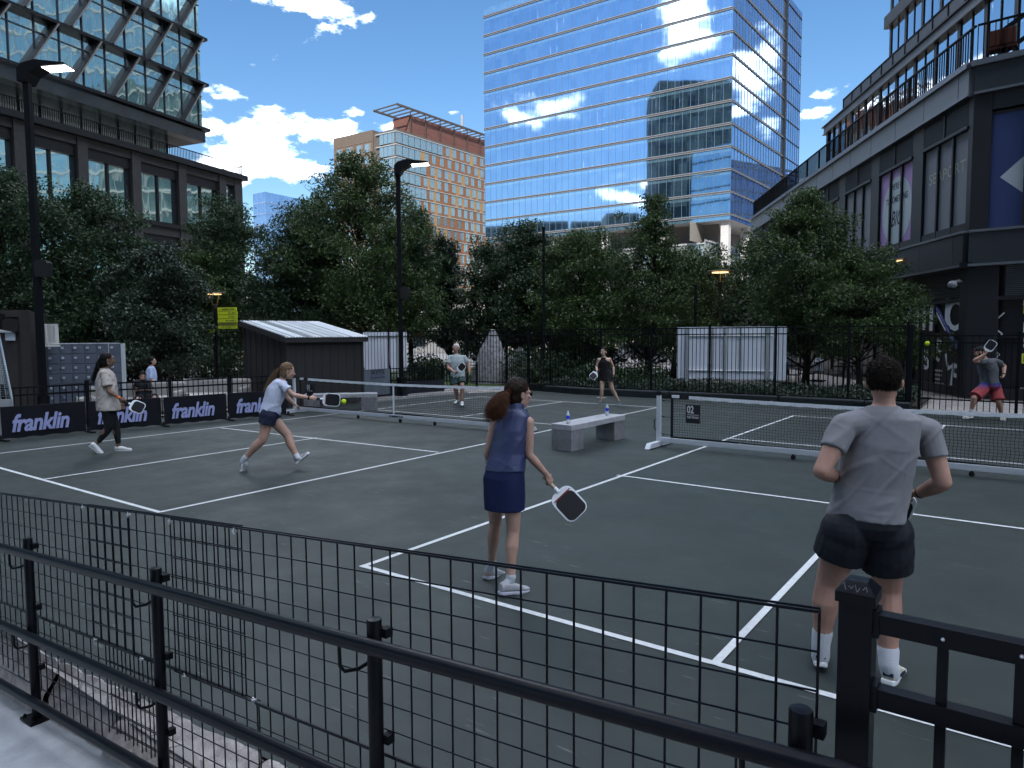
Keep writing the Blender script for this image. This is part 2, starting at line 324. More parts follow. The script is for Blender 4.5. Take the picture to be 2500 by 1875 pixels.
# ------------------------------------------------------------------ granite blocks between the ramp and the court
M_gran = mat('rough_granite', (.20, .18, .172), .9, col2=(.42, .39, .375), scale=14, bump=.9, bscale=45, detail=8)
def granite_block(x0, x1, label):
    t = None; nx, ny = 26, 14; vs = []; fs = []; rr = random.Random(int(x0*100))
    off = rr.uniform(-.02, .03)
    def edge(x): return 1.585+.085*(x+5.2)+.02
    for i in range(nx+1):
        x = x0+(x1-x0)*i/nx; ye = max(1.64, edge(x)); zr = ramp_z(x)
        prof = [(1.52, zr-.05), (1.53+off, zr+.06), (1.56+off, zr+max(.10, -zr*.55)), (1.60+off, min(-.05, zr+.2)), ((1.6+ye)/2, -.015), (ye-.02, .012), (ye, -.0), (ye+.004, -.08)]
        for j in range(ny+1):
            u = j/ny*(len(prof)-1); a = int(min(u, len(prof)-2)); f_ = u-a
            y = prof[a][0]*(1-f_)+prof[a+1][0]*f_; z = prof[a][1]*(1-f_)+prof[a+1][1]*f_
            p = Vector((x*7, y*7, z*7)); e = mnoise.fractal(p, 1, 2, 5)*.016
            ex = min(i, nx-i); k = .0 if ex else 1
            vs.append((x+(.006 if i == 0 else -.006 if i == nx else 0), y-abs(e)*.5-k*.0, z+e-k*.03))
    for i in range(nx):
        for j in range(ny): a = i*(ny+1)+j; fs.append((a, a+1, a+ny+2, a+ny+1))
    b = MB(); b.add(vs, fs); o = b.build('granite_block', M_gran, smooth=True)
    tag(o, label, 'stone block', 'granite edging blocks under the mesh')
gx = [-8.2, -7.0, -5.75, -4.55, -3.75, -2.75, -1.6, -.4, 1.2]
gl = ['rough granite edging block at the far left edge', 'rough granite block seen at the far left behind the wire mesh', 'rough granite edging block seen left of the leftmost railing post', 'rough granite block just right of the leftmost railing post', 'broad pale granite block seen beneath the rail left of the second post', 'rough granite block right of the second railing post beneath the mesh', 'granite edging block at the foot of the third railing post', 'granite edging block nearest the square black fence post']
for i in range(1, 8): granite_block(gx[i], gx[i+1], gl[i])
# ------------------------------------------------------------------ foreground pipe railing
RY = 1.44
rail = thing('pipe_railing', 'black round pipe handrail with three rails along the sloping walkway in front', 'railing', (-2, RY, ramp_z(-2)))
def rail_line(a, c, yy=RY):
    P = PY(*a, yy); Q = PY(*c, yy); s = (Q.z-P.z)/(Q.x-P.x); return lambda x: P.z+(x-P.x)*s
zt = rail_line((0, 1336), (1900, 1847)); zm = rail_line((0, 1528), (700, 1826)); zb = rail_line((0, 1676), (375, 1868))
zm2 = lambda x: zt(x)-(zt(-3.6)-zm(-3.6)); zb2 = lambda x: zt(x)-(zt(-4.2)-zb(-4.2))
for fn, nm in ((zt, 'top_rail'), (zm2, 'middle_rail'), (zb2, 'bottom_rail')):
    MB().tube([(-9.5, RY, fn(-9.5)), (-2, RY, fn(-2)), (.62, RY, fn(.62))], .0245, 20).build(nm, M_blk, rail, smooth=True)
PX = [PY(65.5, 1322, 1.5).x-1.43, PY(77, 1500, 1.5).x, PY(389, 1600, 1.5).x, PY(917, 1700, 1.5).x, PY(1953, 1850, 1.5).x]
for i, x in enumerate(PX):
    z0 = ramp_z(x); z1 = zt(x)+.062+(.02 if i == 4 else 0)
    b = MB(); b.lathe((x, 1.5, z0), [(.0245, 0), (.0245, z1-z0-.004), (.0225, z1-z0), (.004, z1-z0+.002)], 20)
    p = b.build('railing_post', M_blk, rail, smooth=True)
    b = MB().box((x, 1.5, z0+.007), (.16, .12, .014))
    b.build('base_plate', M_blk, p)
    b = MB()
    for sx in (-1, 1):
        for sy in (-1, 1): b.lathe((x+sx*.062, 1.5+sy*.04, z0+.012), [(.009, 0), (.009, .012), (.005, .018)], 8)
    build_each(b, 'anchor_bolt', M_blk2, p)
    b = MB()
    for fn in (zt, zm2):
        b.tube([(x-.02, 1.5, fn(x)-.085), (x-.05, 1.475, fn(x)-.108), (x-.088, 1.45, fn(x)-.118), (x-.10, RY, fn(x)-.10), (x-.103, RY, fn(x)-.02)], .0065, 8)
    build_each(b, 'bracket', M_blk, p)
    b = MB()
    for dz in (.045, .40, .75): b.box((x+.03, 1.525, z1-dz), (.026, .03, .03))
    build_each(b, 'mesh_clamp', M_blk2, p)
# ------------------------------------------------------------------ welded wire panels behind it
wt = rail_line((0, 1206), (2048, 1499), 1.54); wj = rail_line((0, 1475), (700, 1748), 1.54); SLP = .0776
SP = .0862
def wire_panel(x0, x1, ztop, nrow, yy, label, thick=.0032, phase=0):
    b = MB(); x = x0; fn = lambda x: ztop(x)
    h = nrow*SP; n = int(round((x1-x0)/SP))
    for i in range(n+1):
        x = x0+i*SP; w = .0015*math.sin(i*1.7+phase); b.tube([(x, yy, fn(x)+.002), (x+w, yy+.001, fn(x)-h*.5), (x, yy, fn(x)-h)], thick, 6)
    x1 = x0+n*SP
    for j in range(nrow+1):
        z = -j*SP
        b.tube([(x0, yy-.0045, fn(x0)+z), ((x0+x1)/2, yy-.0045, fn((x0+x1)/2)+z+.001), (x1, yy-.0045, fn(x1)+z)], .0026 if 0 < j < nrow else .0036, 6)
        if j in (0, nrow): b.tube([(x0, yy+.006, fn(x0)+z+(.004 if j == 0 else -.004)), (x1, yy+.006, fn(x1)+z+(.004 if j == 0 else -.004))], .003, 6)
    o = b.build('wire_mesh_panel', M_blk, None, smooth=True)
    return tag(o, label, 'wire mesh panel', 'black welded wire panels behind the railing')
xa = PY(314, 1260, 1.545).x; xb0 = PY(203, 1240, 1.55).x; xb1 = PY(585, 1290, 1.55).x; xc0 = PY(402, 1275, 1.54).x
XE = -.335
zj = lambda x: wt(x)-8*SP
wire_panel(xa-SP*29, xa, wt, 8, 1.545, 'upper black wire mesh panel at the far left of the foreground')
wire_panel(xb1-SP*round((xb1-xb0)/SP), xb1, wt, 8, 1.556, 'upper black wire mesh panel doubled over its neighbours around the second railing post', phase=1)
wire_panel(XE-SP*int((XE-xc0)/SP), XE, wt, 8, 1.54, 'long upper black wire mesh panel ending at the square black post', phase=2)
zl = lambda x: wt(x)-8*SP-.012
wire_panel(xa-SP*29+.02, xa+.15, zl, 6, 1.552, 'lower black wire mesh panel at the far left in front of the granite')
wire_panel(xb0+.2, xb1+.1, zl, 6, 1.56, 'lower black wire mesh panel doubled up beside the second railing post', phase=1)
wire_panel(XE-SP*24, XE, zl, 6, 1.548, 'lower black wire mesh panel near the bottom edge, right of the second post', phase=2)
b = MB(); M_zinc = mat('zinc', (.6, .62, .65), .35, .9)
for px, py, yy in ((203, 1238, 1.53), (314, 1257, 1.53), (416, 1273, 1.53), (573, 1297, 1.53), (127, 1530, 1.53), (232, 1563, 1.53), (345, 1610, 1.53), (452, 1652, 1.53), (620, 1710, 1.53)):
    P = PY(px, py, yy); c = MB().box(P, (.012, .016, .009)).tube([P+Vector((0, -.004, -.012)), P+Vector((0, -.004, .014))], .003, 6)
    tag(c.build('wire_clip', M_zinc), 'small zinc clip clamping the top wires of the mesh' if py < 1300 else 'small zinc clip joining the lower mesh panels', 'clip', 'zinc clips on the top wires' if py < 1300 else 'zinc clips on the joint between panels')
# ------------------------------------------------------------------ square post and picket fence at the right front
fence = thing('picket_fence', 'near black metal fence with heavy square capped post at the bottom right corner', 'fence', (-.27, 1.55, 0))
pz = 1.405; pcx, pcy = -.269, 1.582
MB().box((pcx, pcy, pz/2-.1), (.064, .064, pz+.16)).build('square_post', M_blk, fence, bevel=.002)
b = MB(); w = .038; zz = pz-.02
for (r, z) in ((w, zz-.022), (w, zz), (w*.55, zz+.020), (w*.5, zz+.0215)): b.v += [(pcx+sx*r, pcy+sy*r, z) for sx, sy in ((-1, -1), (1, -1), (1, 1), (-1, 1))]
for i in range(3):
    for k in range(4): b.f.append((i*4+k, i*4+(k+1) % 4, i*4+4+(k+1) % 4, i*4+4+k)); b.m.append(0)
b.f.append((12, 13, 14, 15)); b.m.append(0); b.f.append((3, 2, 1, 0)); b.m.append(0)
cap = b.build('post_cap', M_blk, fence)
b = MB(); ph_ = [(u*.052-.026, .010+.004*math.sin(u*31)+.003*math.sin(u*17+1)) for u in np.linspace(0, 1, 40)]
for k0 in (0, 9, 18, 29): b.tube([(pcx+x, pcy-w+.0008+y*.75-.0012, zz+y*.95+.0009) for x, y in ph_[k0:k0+8]], .0005, 4)
b.build('scratched_mark', mat('scratch_grey', (.16, .18, .20), .6), cap)
for a, c, nm in (((2141, 1515), (2500, 1611), 'top_rail'), ((2128, 1702), (2500, 1806), 'lower_rail')):
    P = PY(*a, 1.565); Q = PY(*c, 1.565); zc = (P.z+Q.z)/2; hgt = .040
    MB().box((( -.236+2.4)/2, 1.582, zc), (2.4+.236, .036, hgt)).build(nm, M_blk, fence, bevel=.0015)
    MB().box((-.232, 1.582, zc), (.012, .046, hgt+.016)).build('rail_socket', M_blk, fence)
sp = PY(2490, 1700, 1.565).x-PY(2299, 1640, 1.565).x; x = PY(2299, 1640, 1.565).x; zt_ = PY(2300, 1545, 1.565).z
for i in range(12): MB().box((x+i*sp, 1.582, zt_/2), (.019, .019, zt_)).build('picket', M_blk, fence)
b = MB()
for i in range(12): b.ball((x+i*sp, 1.562, zt_-.012), .004, 8, 5)
build_each(b, 'screw', M_zinc, fence)
# ------------------------------------------------------------------ nets
M_alu = mat('brushed_aluminium', (.52, .55, .61), .42, .15, var=.12, scale=20, stretch=(1, 12, 12))
M_band = mat('net_headband', (.66, .69, .76), .75, var=.12, scale=30, bump=.6, bscale=35)
M_cord = mat('net_cord', (.010, .011, .013), .8)
M_rub = mat('black_rubber', (.012, .012, .013), .7)
def portable_net(P0, P1, label, num, word, strap=False):
    P0 = Vector((P0[0], P0[1], 0)); P1 = Vector((P1[0], P1[1], 0)); X = (P1-P0).normalized(); Y = Vector((-X.y, X.x, 0)); Z = Vector((0, 0, 1)); LN = (P1-P0).length
    at = lambda s, z, o=0: P0+X*s+Z*z+Y*o
    net = thing('portable_net', label, 'pickleball net', P0)
    for s in (0, LN):
        MB().box(at(s, .49), (.075, .055, .80), ax=(X, Y, Z)).build('net_post', M_alu, net, bevel=.006)
        b = MB(); out = [(.0385, 0), (.0385, .05)]+[(.0385*math.cos(a), .05+.03*math.sin(a)) for a in np.linspace(0, math.pi, 9)]+[(-.0385, 0)]
        b.prism([at(s+q[0], .885+q[1], -.029) for q in out], Y*.058).build('post_cap', M_rub, net)
        sd = -1 if s == 0 else 1
        # wide T foot, angled ends
        b = MB(); h = .085; pr = [(-.46, 0), (-.38, h), (.38, h), (.46, 0)]
        b.prism([at(s-.045+0, .012+z, y) for y, z in pr], X*.09).build('foot', M_alu, net, bevel=.004)
        b = MB().box(at(s, .008), (.094, .90, .014), ax=(X, Y, Z)); b.build('foot_pad', M_rub, net)
        MB().tube([at(s+sd*.04, .28), at(s+sd*.085, .30), at(s+sd*.085, .46), at(s+sd*.04, .48)], .009, 8).build('crank_handle', M_rub, net, smooth=True)
    for (a, c) in ((.04, LN/2-.22), (LN/2-.22, LN/2+.22), (LN/2+.22, LN-.04)):
        e = .004 if a > 1 and c < LN-1 else 0
        MB().box((at(a, .125)+at(c, .125))/2, (c-a, .052+e, .085+e), ax=(X, Y, Z)).build('base_beam', M_alu, net, bevel=.004)
    for s in (LN*.33, LN*.5+.17, LN*.67):
        b = MB(); b.tube([at(s, .034, -.018), at(s, .034, .018)], .034, 14); b.box(at(s, .07), (.03, .05, .03), ax=(X, Y, Z)); b.build('caster', M_rub, net, smooth=True)
    top = lambda s: .905-.045*(1-abs(2*s/LN-1)**1.6)
    bot = lambda s: .175+.012*math.sin(s*2.1)
    s0, s1 = .24, LN-.24; NX = int((s1-s0)/.045); NZ = 16
    b = MB(); rr = random.Random(3); J = {}
    for i in range(NX+1):
        for j in range(NZ+1):
            s = s0+(s1-s0)*i/NX; z0 = bot(s); z1 = top(s)-.01
            z = z0+(z1-z0)*j/NZ; J[i, j] = at(s+.006*math.sin(j*1.1+i*.15)+rr.uniform(-.0025, .0025), z+rr.uniform(-.0015, .0015), .012*math.sin(s*3)*(1-j/NZ))
    rd = .0021
    for i in range(NX+1): b.tube([J[i, j] for j in range(NZ+1)], rd, 4, False)
    for j in range(NZ+1): b.tube([J[i, j] for i in range(NX+1)], rd, 4, False)
    b.build('netting', M_cord, net)
    b = MB()
    for side in (-.006, .006):
        vs = []; fs = []; K = 160
        for i in range(K+1):
            s = s0+.30+(s1-s0-.30)*i/K; w_ = .003*math.sin(i*1.3)+.002*math.sin(i*2.9)
            for q, z in enumerate((top(s)+.003, top(s)-.025, top(s)-.052+.003*math.sin(i*.9))): vs.append(at(s, z, side*(1 if q == 0 else 1.3)+w_*(q > 0)))
        for i in range(K):
            for q in (0, 1): a = i*3+q; fs.append((a, a+1, a+4, a+3))
        b.add(vs, fs)
    b.quad(at(s0+.3, top(s0+.3)+.003, -.006), at(s0+.3, top(s0+.3)+.003, .006), at(s1, top(s1)+.003, .006), at(s1, top(s1)+.003, -.006)) if False else None
    b.build('headband', M_band, net, smooth=True)
    MB().box(at(s0+.06, top(s0)-.022), (.13, .016, .05), ax=(X, Y, Z)).build('headband', M_band, net)
    b = MB().box(at(s0+.215, top(s0)-.022), (.17, .010, .04), ax=(X, Y, Z)); b.tube([at(.03, .94), at(s0, top(s0)+.0)], .006, 6); b.build('tension_strap', M_rub, net)
    for s in (s0, s1): MB().box(at(s, .53), (.045, .012, .77), ax=(X, Y, Z)).build('edge_binding', M_rub, net)
    b = MB()
    for i in range(80):
        a = s0+(s1-s0)*i/80; c = s0+(s1-s0)*(i+1)/80; b.bar(at(a, bot(a)-.005, .004*math.sin(i*1.7)), at(c, bot(c)-.005, .004*math.sin((i+1)*1.7)), .008, .04)
    b.build('bottom_binding', M_rub, net)
    b = MB()
    for z in (.80, .52, .22): b.tube([at(.03, z+.01), at(s0*.6, z), at(s0, z-.005)], .004, 6); b.box(at(.09, z, 0), (.03, .014, .018), ax=(X, Y, Z))
    b.build('lacing', M_rub, net)
    if strap: MB().box(at(LN/2-.02, .50, -.008), (.045, .006, .72), ax=(X, Y, Z)).build('centre_strap', M_band, net)
    sg = MB().box(at(s0+.36+.015, .60, -.012), (.245, .006, .31), ax=(X, Y, Z)).build('number_sign', mat('sign_vinyl', (.012, .014, .02), .45), net)
    o = at(s0+.27, .60, -.0165)
    text(num, 'numeral', M_white, sg, o+Z*.015, X, Z, .175, bold=.004, ext=.001, sx=.70)
    MB().box(at(s0+.375, .585, -.0165), (.20, .003, .009), ax=(X, Y, Z)).build('rule', M_white, sg)
    if word: text(word, 'wording', M_white, sg, o-Z*.075, X, Z, .052, bold=.0012, ext=.001, sx=.72)
    return net, at
q0 = G(1608, 1090); q1 = q0+(B1c-B1).normalized()*-6.75*Vector((1, 1, 0)).length/Vector((1, 1, 0)).length
q1 = Vector((q0.x+6.75, q0.y-.02, 0))
portable_net(q0, q1, 'nearer pickleball net with silver posts, marked 02, behind the man in grey', '02', 'THE TWOEY')
n1, at1 = portable_net(G(720, 1008), G(1278, 1058), 'farther pickleball net on the left, marked 01, with a white centre strap', '01', '', True)
mid_ = n1.children[0] if False else None
text('DOMINATOR', 'beam_wording', M_rub, n1, at1(3.55, .108, -.033), at1(1, 0)-at1(0, 0), (0, 0, 1), .055, shear=.25, bold=.002, ext=.001, align='CENTER', sx=1.3)
_X = (Vector(G(1278, 1058))-Vector(G(720, 1008))).normalized()
# ------------------------------------------------------------------ concrete benches
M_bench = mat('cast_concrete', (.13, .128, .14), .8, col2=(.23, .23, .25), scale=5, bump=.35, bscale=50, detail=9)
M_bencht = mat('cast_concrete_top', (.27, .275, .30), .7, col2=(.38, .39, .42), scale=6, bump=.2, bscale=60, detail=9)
def bench(a, ex, ey, lx, ly, h, label):
    """a: near-left foot; ex along the end face, ey along the length"""
    a = Vector((a[0], a[1], 0)); ex = Vector((ex[0], ex[1], 0)).normalized(); ey = Vector((-ex.y, ex.x, 0)) if ey is None else Vector((ey[0], ey[1], 0)).normalized()
    t = thing('concrete_bench', label, 'bench', a); Z = Vector((0, 0, 1)); ax = (ex, ey, Z); th = .095
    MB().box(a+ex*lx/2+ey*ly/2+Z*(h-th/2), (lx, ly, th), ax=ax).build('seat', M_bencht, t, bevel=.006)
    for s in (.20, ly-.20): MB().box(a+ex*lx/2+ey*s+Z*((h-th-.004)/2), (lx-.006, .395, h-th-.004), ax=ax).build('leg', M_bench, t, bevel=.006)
    return t
bz = G(1346, 1097); bzr = G(1395, 1103.5)
bench(bz, bzr-bz, (.005, 1), (bzr-bz).length, G(1516, 1069).y-G(1395, 1103.5).y, .44, 'grey cast concrete bench standing between the two courts with two water bottles on it')
d0 = G(740, 1001); d1 = G(797, 998)
bench(G(748, 1001), (.62, -.62), (.62, .62), .45, 1.85, .44, 'concrete bench against the dark shed, seen through the net marked 01')
# ------------------------------------------------------------------ facades
class Facade:
    """plan line from A to B; s runs A->B, o is outward (towards the viewer), z up"""
    def __init__(s, A, B):
        s.A = Vector((A[0], A[1], 0)); d = Vector((B[0], B[1], 0))-s.A; s.L = d.length; s.X = d.normalized(); s.N = Vector((-s.X.y, s.X.x, 0))
        if s.N.dot(CAMP-s.A) < 0: s.N = -s.N
        s.ax = (s.X, s.N, Vector((0, 0, 1)))
    def P(s, a, o, z): return s.A+s.X*a+s.N*o+Vector((0, 0, z))
    def box(s, b, s0, s1, o0, o1, z0, z1): return b.box(s.P((s0+s1)/2, (o0+o1)/2, (z0+z1)/2), (abs(s1-s0), abs(o1-o0), abs(z1-z0)), ax=s.ax)
    def hit(s, x, y, off=0.0):
        d = ray(x, y); t = (s.A+s.N*off-CAMP).dot(s.N)/d.dot(s.N); p = CAMP+d*t; return (p-s.A).dot(s.X), p.z
def at_z(x, y, z): return D(x, y, (z-CH)/ray(x, y).z)
def glass_mat(name, tint, inner, inner2, rough=.03, wav=.35, wscale=.35, fac=.62, panel=(1.5, 4.0), wz=1.0, zoff=0.0):
    """coated glass: mirror reflection, gently uneven, over the dim blinds and rooms behind it"""
    m = bpy.data.materials.new(name); m.use_nodes = True; t = m.node_tree; n = t.nodes; l = t.links; n.clear()
    out = n.new('ShaderNodeOutputMaterial'); mx = n.new('ShaderNodeMixShader'); df = n.new('ShaderNodeBsdfDiffuse'); gl = n.new('ShaderNodeBsdfGlossy'); gl.inputs['Roughness'].default_value = rough
    gl.inputs['Color'].default_value = (*tint, 1)
    uv = n.new('ShaderNodeUVMap')
    br = n.new('ShaderNodeTexBrick'); br.offset = 0; br.inputs['Scale'].default_value = 1; br.inputs['Mortar Size'].default_value = 0; br.inputs['Brick Width'].default_value = panel[0]; br.inputs['Row Height'].default_value = panel[1]*.5; br.inputs['Bias'].default_value = -.1
    br.inputs['Color1'].default_value = (*inner, 1); br.inputs['Color2'].default_value = (*inner2, 1); l.new(uv.outputs[0], br.inputs['Vector'])
    l.new(br.outputs[0], df.inputs[0])
    fr = n.new('ShaderNodeFresnel'); fr.inputs[0].default_value = 1.45
    ma = n.new('ShaderNodeMath'); ma.operation = 'MULTIPLY_ADD'; ma.inputs[1].default_value = 1-fac; ma.inputs[2].default_value = fac; ma.use_clamp = True; l.new(fr.outputs[0], ma.inputs[0]); l.new(ma.outputs[0], mx.inputs[0])
    ns = n.new('ShaderNodeTexNoise'); ns.inputs['Scale'].default_value = wscale; ns.inputs['Detail'].default_value = 1.5
    mp = n.new('ShaderNodeMapping'); mp.inputs['Scale'].default_value = (1, wz, 1); l.new(uv.outputs[0], mp.inputs[0])
    # every pane leans a little differently
    wn = n.new('ShaderNodeTexWhiteNoise'); wn.noise_dimensions = '3D'; fl = n.new('ShaderNodeVectorMath'); fl.operation = 'DIVIDE'; fl.inputs[1].default_value = (panel[0], panel[1], 1); l.new(uv.outputs[0], fl.inputs[0])
    f2 = n.new('ShaderNodeVectorMath'); f2.operation = 'FLOOR'; l.new(fl.outputs[0], f2.inputs[0]); l.new(f2.outputs[0], wn.inputs['Vector'])
    ad = n.new('ShaderNodeVectorMath'); ad.operation = 'MULTIPLY_ADD'; ad.inputs[1].default_value = (40, 40, 40); l.new(wn.outputs['Color'], ad.inputs[0]); l.new(mp.outputs[0], ad.inputs[2]); l.new(ad.outputs[0], ns.inputs['Vector'])
    bp = n.new('ShaderNodeBump'); bp.inputs['Strength'].default_value = wav; bp.inputs['Distance'].default_value = .05; l.new(ns.outputs[0], bp.inputs['Height']); l.new(bp.outputs[0], gl.inputs['Normal'])
    l.new(df.outputs[0], mx.inputs[1]); l.new(gl.outputs[0], mx.inputs[2]); l.new(mx.outputs[0], out.inputs[0]); return m
def glazing(fc, name, m, parent, s0, s1, z0, z1, o=0.0, lean=0.0):
    """one glass sheet on a facade with metric uv"""
    me = bpy.data.meshes.new(name); me.from_pydata([fc.P(s0, o, z0), fc.P(s1, o, z0), fc.P(s1, o-lean, z1), fc.P(s0, o-lean, z1)], [], [(0, 1, 2, 3)])
    uv = me.uv_layers.new(name='UVMap')
    for k, c in enumerate(((s0, z0), (s1, z0), (s1, z1), (s0, z1))): uv.data[k].uv = c
    me.materials.append(m); me.calc_loop_triangles()
    if Vector(me.polygons[0].normal).dot(fc.N) < 0: me.flip_normals()
    ob = bpy.data.objects.new(name, me); COL.objects.link(ob)
    if parent:
        ob.parent = parent; ob.matrix_basis = parent.matrix_basis.inverted()
    return ob
# ================= the glass tower
bl_y = [16.3, 72.3, 129.8, 186.3, 242.3, 298.4, 354.2, 409.4, 464.6, 519.7]
TC = D(1786, 298.4, 122.8); tz = TC.z
TL = at_z(1184, 403.6, tz)
zlev = [HZ(1788, y, TC) for y in bl_y]; FH = (zlev[0]-zlev[-1])/9; ztop0 = zlev[0]
TF_ = at_z(1916.6, 143.8, zlev[0]); TE_ = at_z(1954.3, 182.6, zlev[0])
M_tg = glass_mat('tower_glass', (.60, .76, .98), (.012, .03, .055), (.06, .12, .18), wav=.22, wscale=.35, fac=.78, panel=(1.52, FH), wz=.18)
M_tg2 = glass_mat('tower_glass_side', (.50, .68, .95), (.03, .06, .10), (.07, .12, .18), wav=.16, wscale=.4, fac=.72, panel=(1.52, FH), wz=.15)
M_span = glass_mat('spandrel_glass', (.62, .80, .98), (.09, .18, .25), (.12, .21, .28), wav=.15, fac=.68, panel=(1.52, 1), wz=.3)
M_mull = mat('white_mullion', (.22, .23, .25), .5); M_dkm = mat('dark_mullion', (.05, .055, .065), .4, .4); M_dkband = mat('shadow_gap', (.055, .06, .07), .6)
tower = thing('glass_tower', 'tall blue glass office tower reflecting clouds and a darker block', 'tower', (TC.x, TC.y, 0))
F1 = Facade(TL, TC); F2 = Facade(TC, TF_); F3 = Facade(TF_, TE_)
zb_ = zlev[-1]-.0
top1 = HZ(1184, 24, TL)
NL = 14; ZT = zlev[0]+FH*3.2
lev = [zlev[-1]+FH*k for k in range(0, 14)]
s_top = [l for l in lev if l < ZT]
ncol = 36; cw = F1.L/ncol
# the top of the south face is cut: its parapet stands just above the level seen at the left edge
zpar = top1
glazing(F1, 'south_glass', M_tg, tower, 0, F1.L, zb_-1.1, zpar-1.2)
glazing(F2, 'east_glass', M_tg2, tower, 0, F2.L, zb_-1.1, zpar)
glazing(F3, 'east_glass', M_tg2, tower, 0, F3.L, zb_-1.1, zpar)
glazing(F1, 'parapet_glass', M_span, tower, 0, F1.L, zpar-1.2, zpar+.1, .02)
b = MB(); b2 = MB(); bs = MB(); bm_ = MB()
k = 0
for z in [zlev[-1]+FH*i for i in range(-0, 20)]:
    if z > zpar: break
    F1.box(b, -.1, F1.L+.05, .02, .22, z-.05, z+.02); F1.box(b2, -.1, F1.L+.05, .01, .16, z-.30, z-.07)
    F1.box(b, -.1, F1.L+.05, .02, .20, z-.37, z-.32)
b.build('floor_edge_trim', M_mull, tower); b2.build('shadow_gap', M_dkband, tower)
for z in [zlev[-1]+FH*i for i in range(0, 20)]:
    if z > zpar: break
    glazing(F1, 'spandrel_panel', M_span, tower, 0, F1.L, z-1.05, z-.46, .015)
for i in range(ncol+1): F1.box(bm_, i*cw-.022, i*cw+.022, .0, .05, zb_-1.1, zpar+.1)
bm_.build('mullion', mat('tower_mullion', (.12, .16, .24), .4, .4), tower)
b = MB(); b2 = MB(); b3 = MB()
for fc in (F2, F3):
    for z in [zlev[-1]+FH*i for i in range(0, 20)]:
        if z > zpar: break
        h = .28 if fc is F2 else .10
        fc.box(b, -.02, fc.L, .01, .16, z-h, z); 
        if fc is F2: fc.box(b2, -.02, fc.L, .02, .20, z-h-.05, z-h-.01)
    n = int(fc.L/1.52)
    for i in range(n+1): fc.box(b3, i*fc.L/n-.025, i*fc.L/n+.025, 0, .07, zb_-1.1, zpar)
b.build('shadow_gap', M_dkband, tower); b2.build('floor_edge_trim', M_mull, tower); b3.build('mullion', M_dkm, tower)
b = MB(); F2.box(b, F2.L-.45, F2.L+.35, -.3, .45, 0, zpar+3); b.build('vertical_fin', mat('fin_black', (.01, .012, .016), .4), tower)
b = MB(); F1.box(b, 9, 13, -4, -2, zpar, zpar+9); F1.box(b, 13, F1.L, -4.5, -4, zpar, zpar+9); b.build('penthouse', mat('penthouse_grey', (.35, .38, .38), .6), tower)
b = MB()
for i in range(28): F1.box(b, 10+i*.9, 10.14+i*.9, -1.9, -1.75, zpar-1, zpar+9)
b.build('penthouse_louvres', mat('louvre_grey', (.30, .31, .32), .6), tower)
MB().prism([F1.P(0, -.1, zb_-1.1), F1.P(F1.L, -.1, zb_-1.1), F2.P(F2.L, -.1, zb_-1.1), F3.P(F3.L, -.1, zb_-1.1), F1.P(0, -30, zb_-1.1)], (0, 0, .3)).build('soffit', mat('soffit_grey', (.35, .36, .37), .7), tower)
MB().prism([F1.P(0, -.2, zpar-.3), F1.P(F1.L, -.2, zpar-.3), F2.P(F2.L, -.2, zpar-.3), F3.P(F3.L, -.2, zpar-.3), F1.P(0, -30, zpar-.3)], (0, 0, .3)).build('roof', mat('roof_grey', (.25, .25, .25), .9), tower)
# recessed storey and podium
b = MB()
for s in (F1.L-1.2, F1.L-13, F1.L-25, F1.L-37): F1.box(b, s-.7, s+.7, -2.2, -.8, 0, zb_-1.1)
for s in (12, 24): F2.box(b, s-.6, s+.6, -2.2, -.9, 0, zb_-1.1)
build_each(b, 'column', mat('pale_column', (.35, .35, .36), .7), tower)
M_pg = glass_mat('podium_glass', (.55, .72, .78), (.12, .15, .15), (.24, .28, .27), wav=.2, fac=.35, panel=(1.6, 3.6), wz=.3)
b = MB(); z1 = zb_-4.6
for fc, L0, L1, off in ((F1, -2, F1.L-3.2, -1.0), (F2, -3.0, F2.L, -3.4)):
    glazing(fc, 'podium_glass', M_pg, tower, L0, L1, 0, z1, off)
    glazing(fc, 'recessed_glass', mat('recess_dark', (.16, .15, .14), .5), tower, L0, L1, z1, zb_-1.1, off-2.8)
    nn = int((L1-L0)/1.6)
    for i in range(nn+1): fc.box(b, L0+i*1.6-.05, L0+i*1.6+.05, off, off+.12, 0, z1)
    for z in (z1-.15, z1-3.8, z1-7.4, z1-11): fc.box(b, L0, L1, off, off+.2, z-.18, z+.1)
b.build('podium_frame', M_mull, tower)
# ================= the brown and orange apartment building
OC = D(967, 332, 172.0); oz = OC.z
OR_ = at_z(1183, 397.5, oz); OL = at_z(815, 395, oz+0)
FO1 = Facade(OC, OR_); FO1.L *= 1.35
lv = Vector((-.998, -.06, 0)); 
OLp = OC+lv*(1)
# plan corners of the two wings
FO2 = Facade(OC+lv*13.2, OC)
s_, _ = FO2.hit(910, 340); s0_, _ = FO2.hit(815, 370)
orange = thing('apartment_building', 'brown and orange panelled apartment block beyond the trees left of the tower', 'building', (OC.x, OC.y, 0))
M_tan = mat('tan_cladding', (.085, .068, .056), .8, var=.1, scale=1.5); M_tan2 = mat('grey_brown_cladding', (.07, .064, .06), .8, var=.1, scale=1)
M_or = [mat('orange_panel', (.16, .075, .036), .6, var=.15, scale=2), mat('ochre_panel', (.22, .145, .07), .6, var=.12, scale=2), mat('terracotta_panel', (.14, .075, .045), .6, var=.12, scale=2)]
M_win = glass_mat('apartment_glass', (.72, .84, .85), (.10, .14, .15), (.32, .38, .36), wav=.1, fac=.42, panel=(1.4, 1.5))
M_slab = mat('pale_slab_edge', (.24, .25, .26), .7)
FHo = 3.1; zr = HZ(967, 313, OC)            # roof line at the corner
zpar_o = zr+3.2 if False else HZ(967, 313, OC)
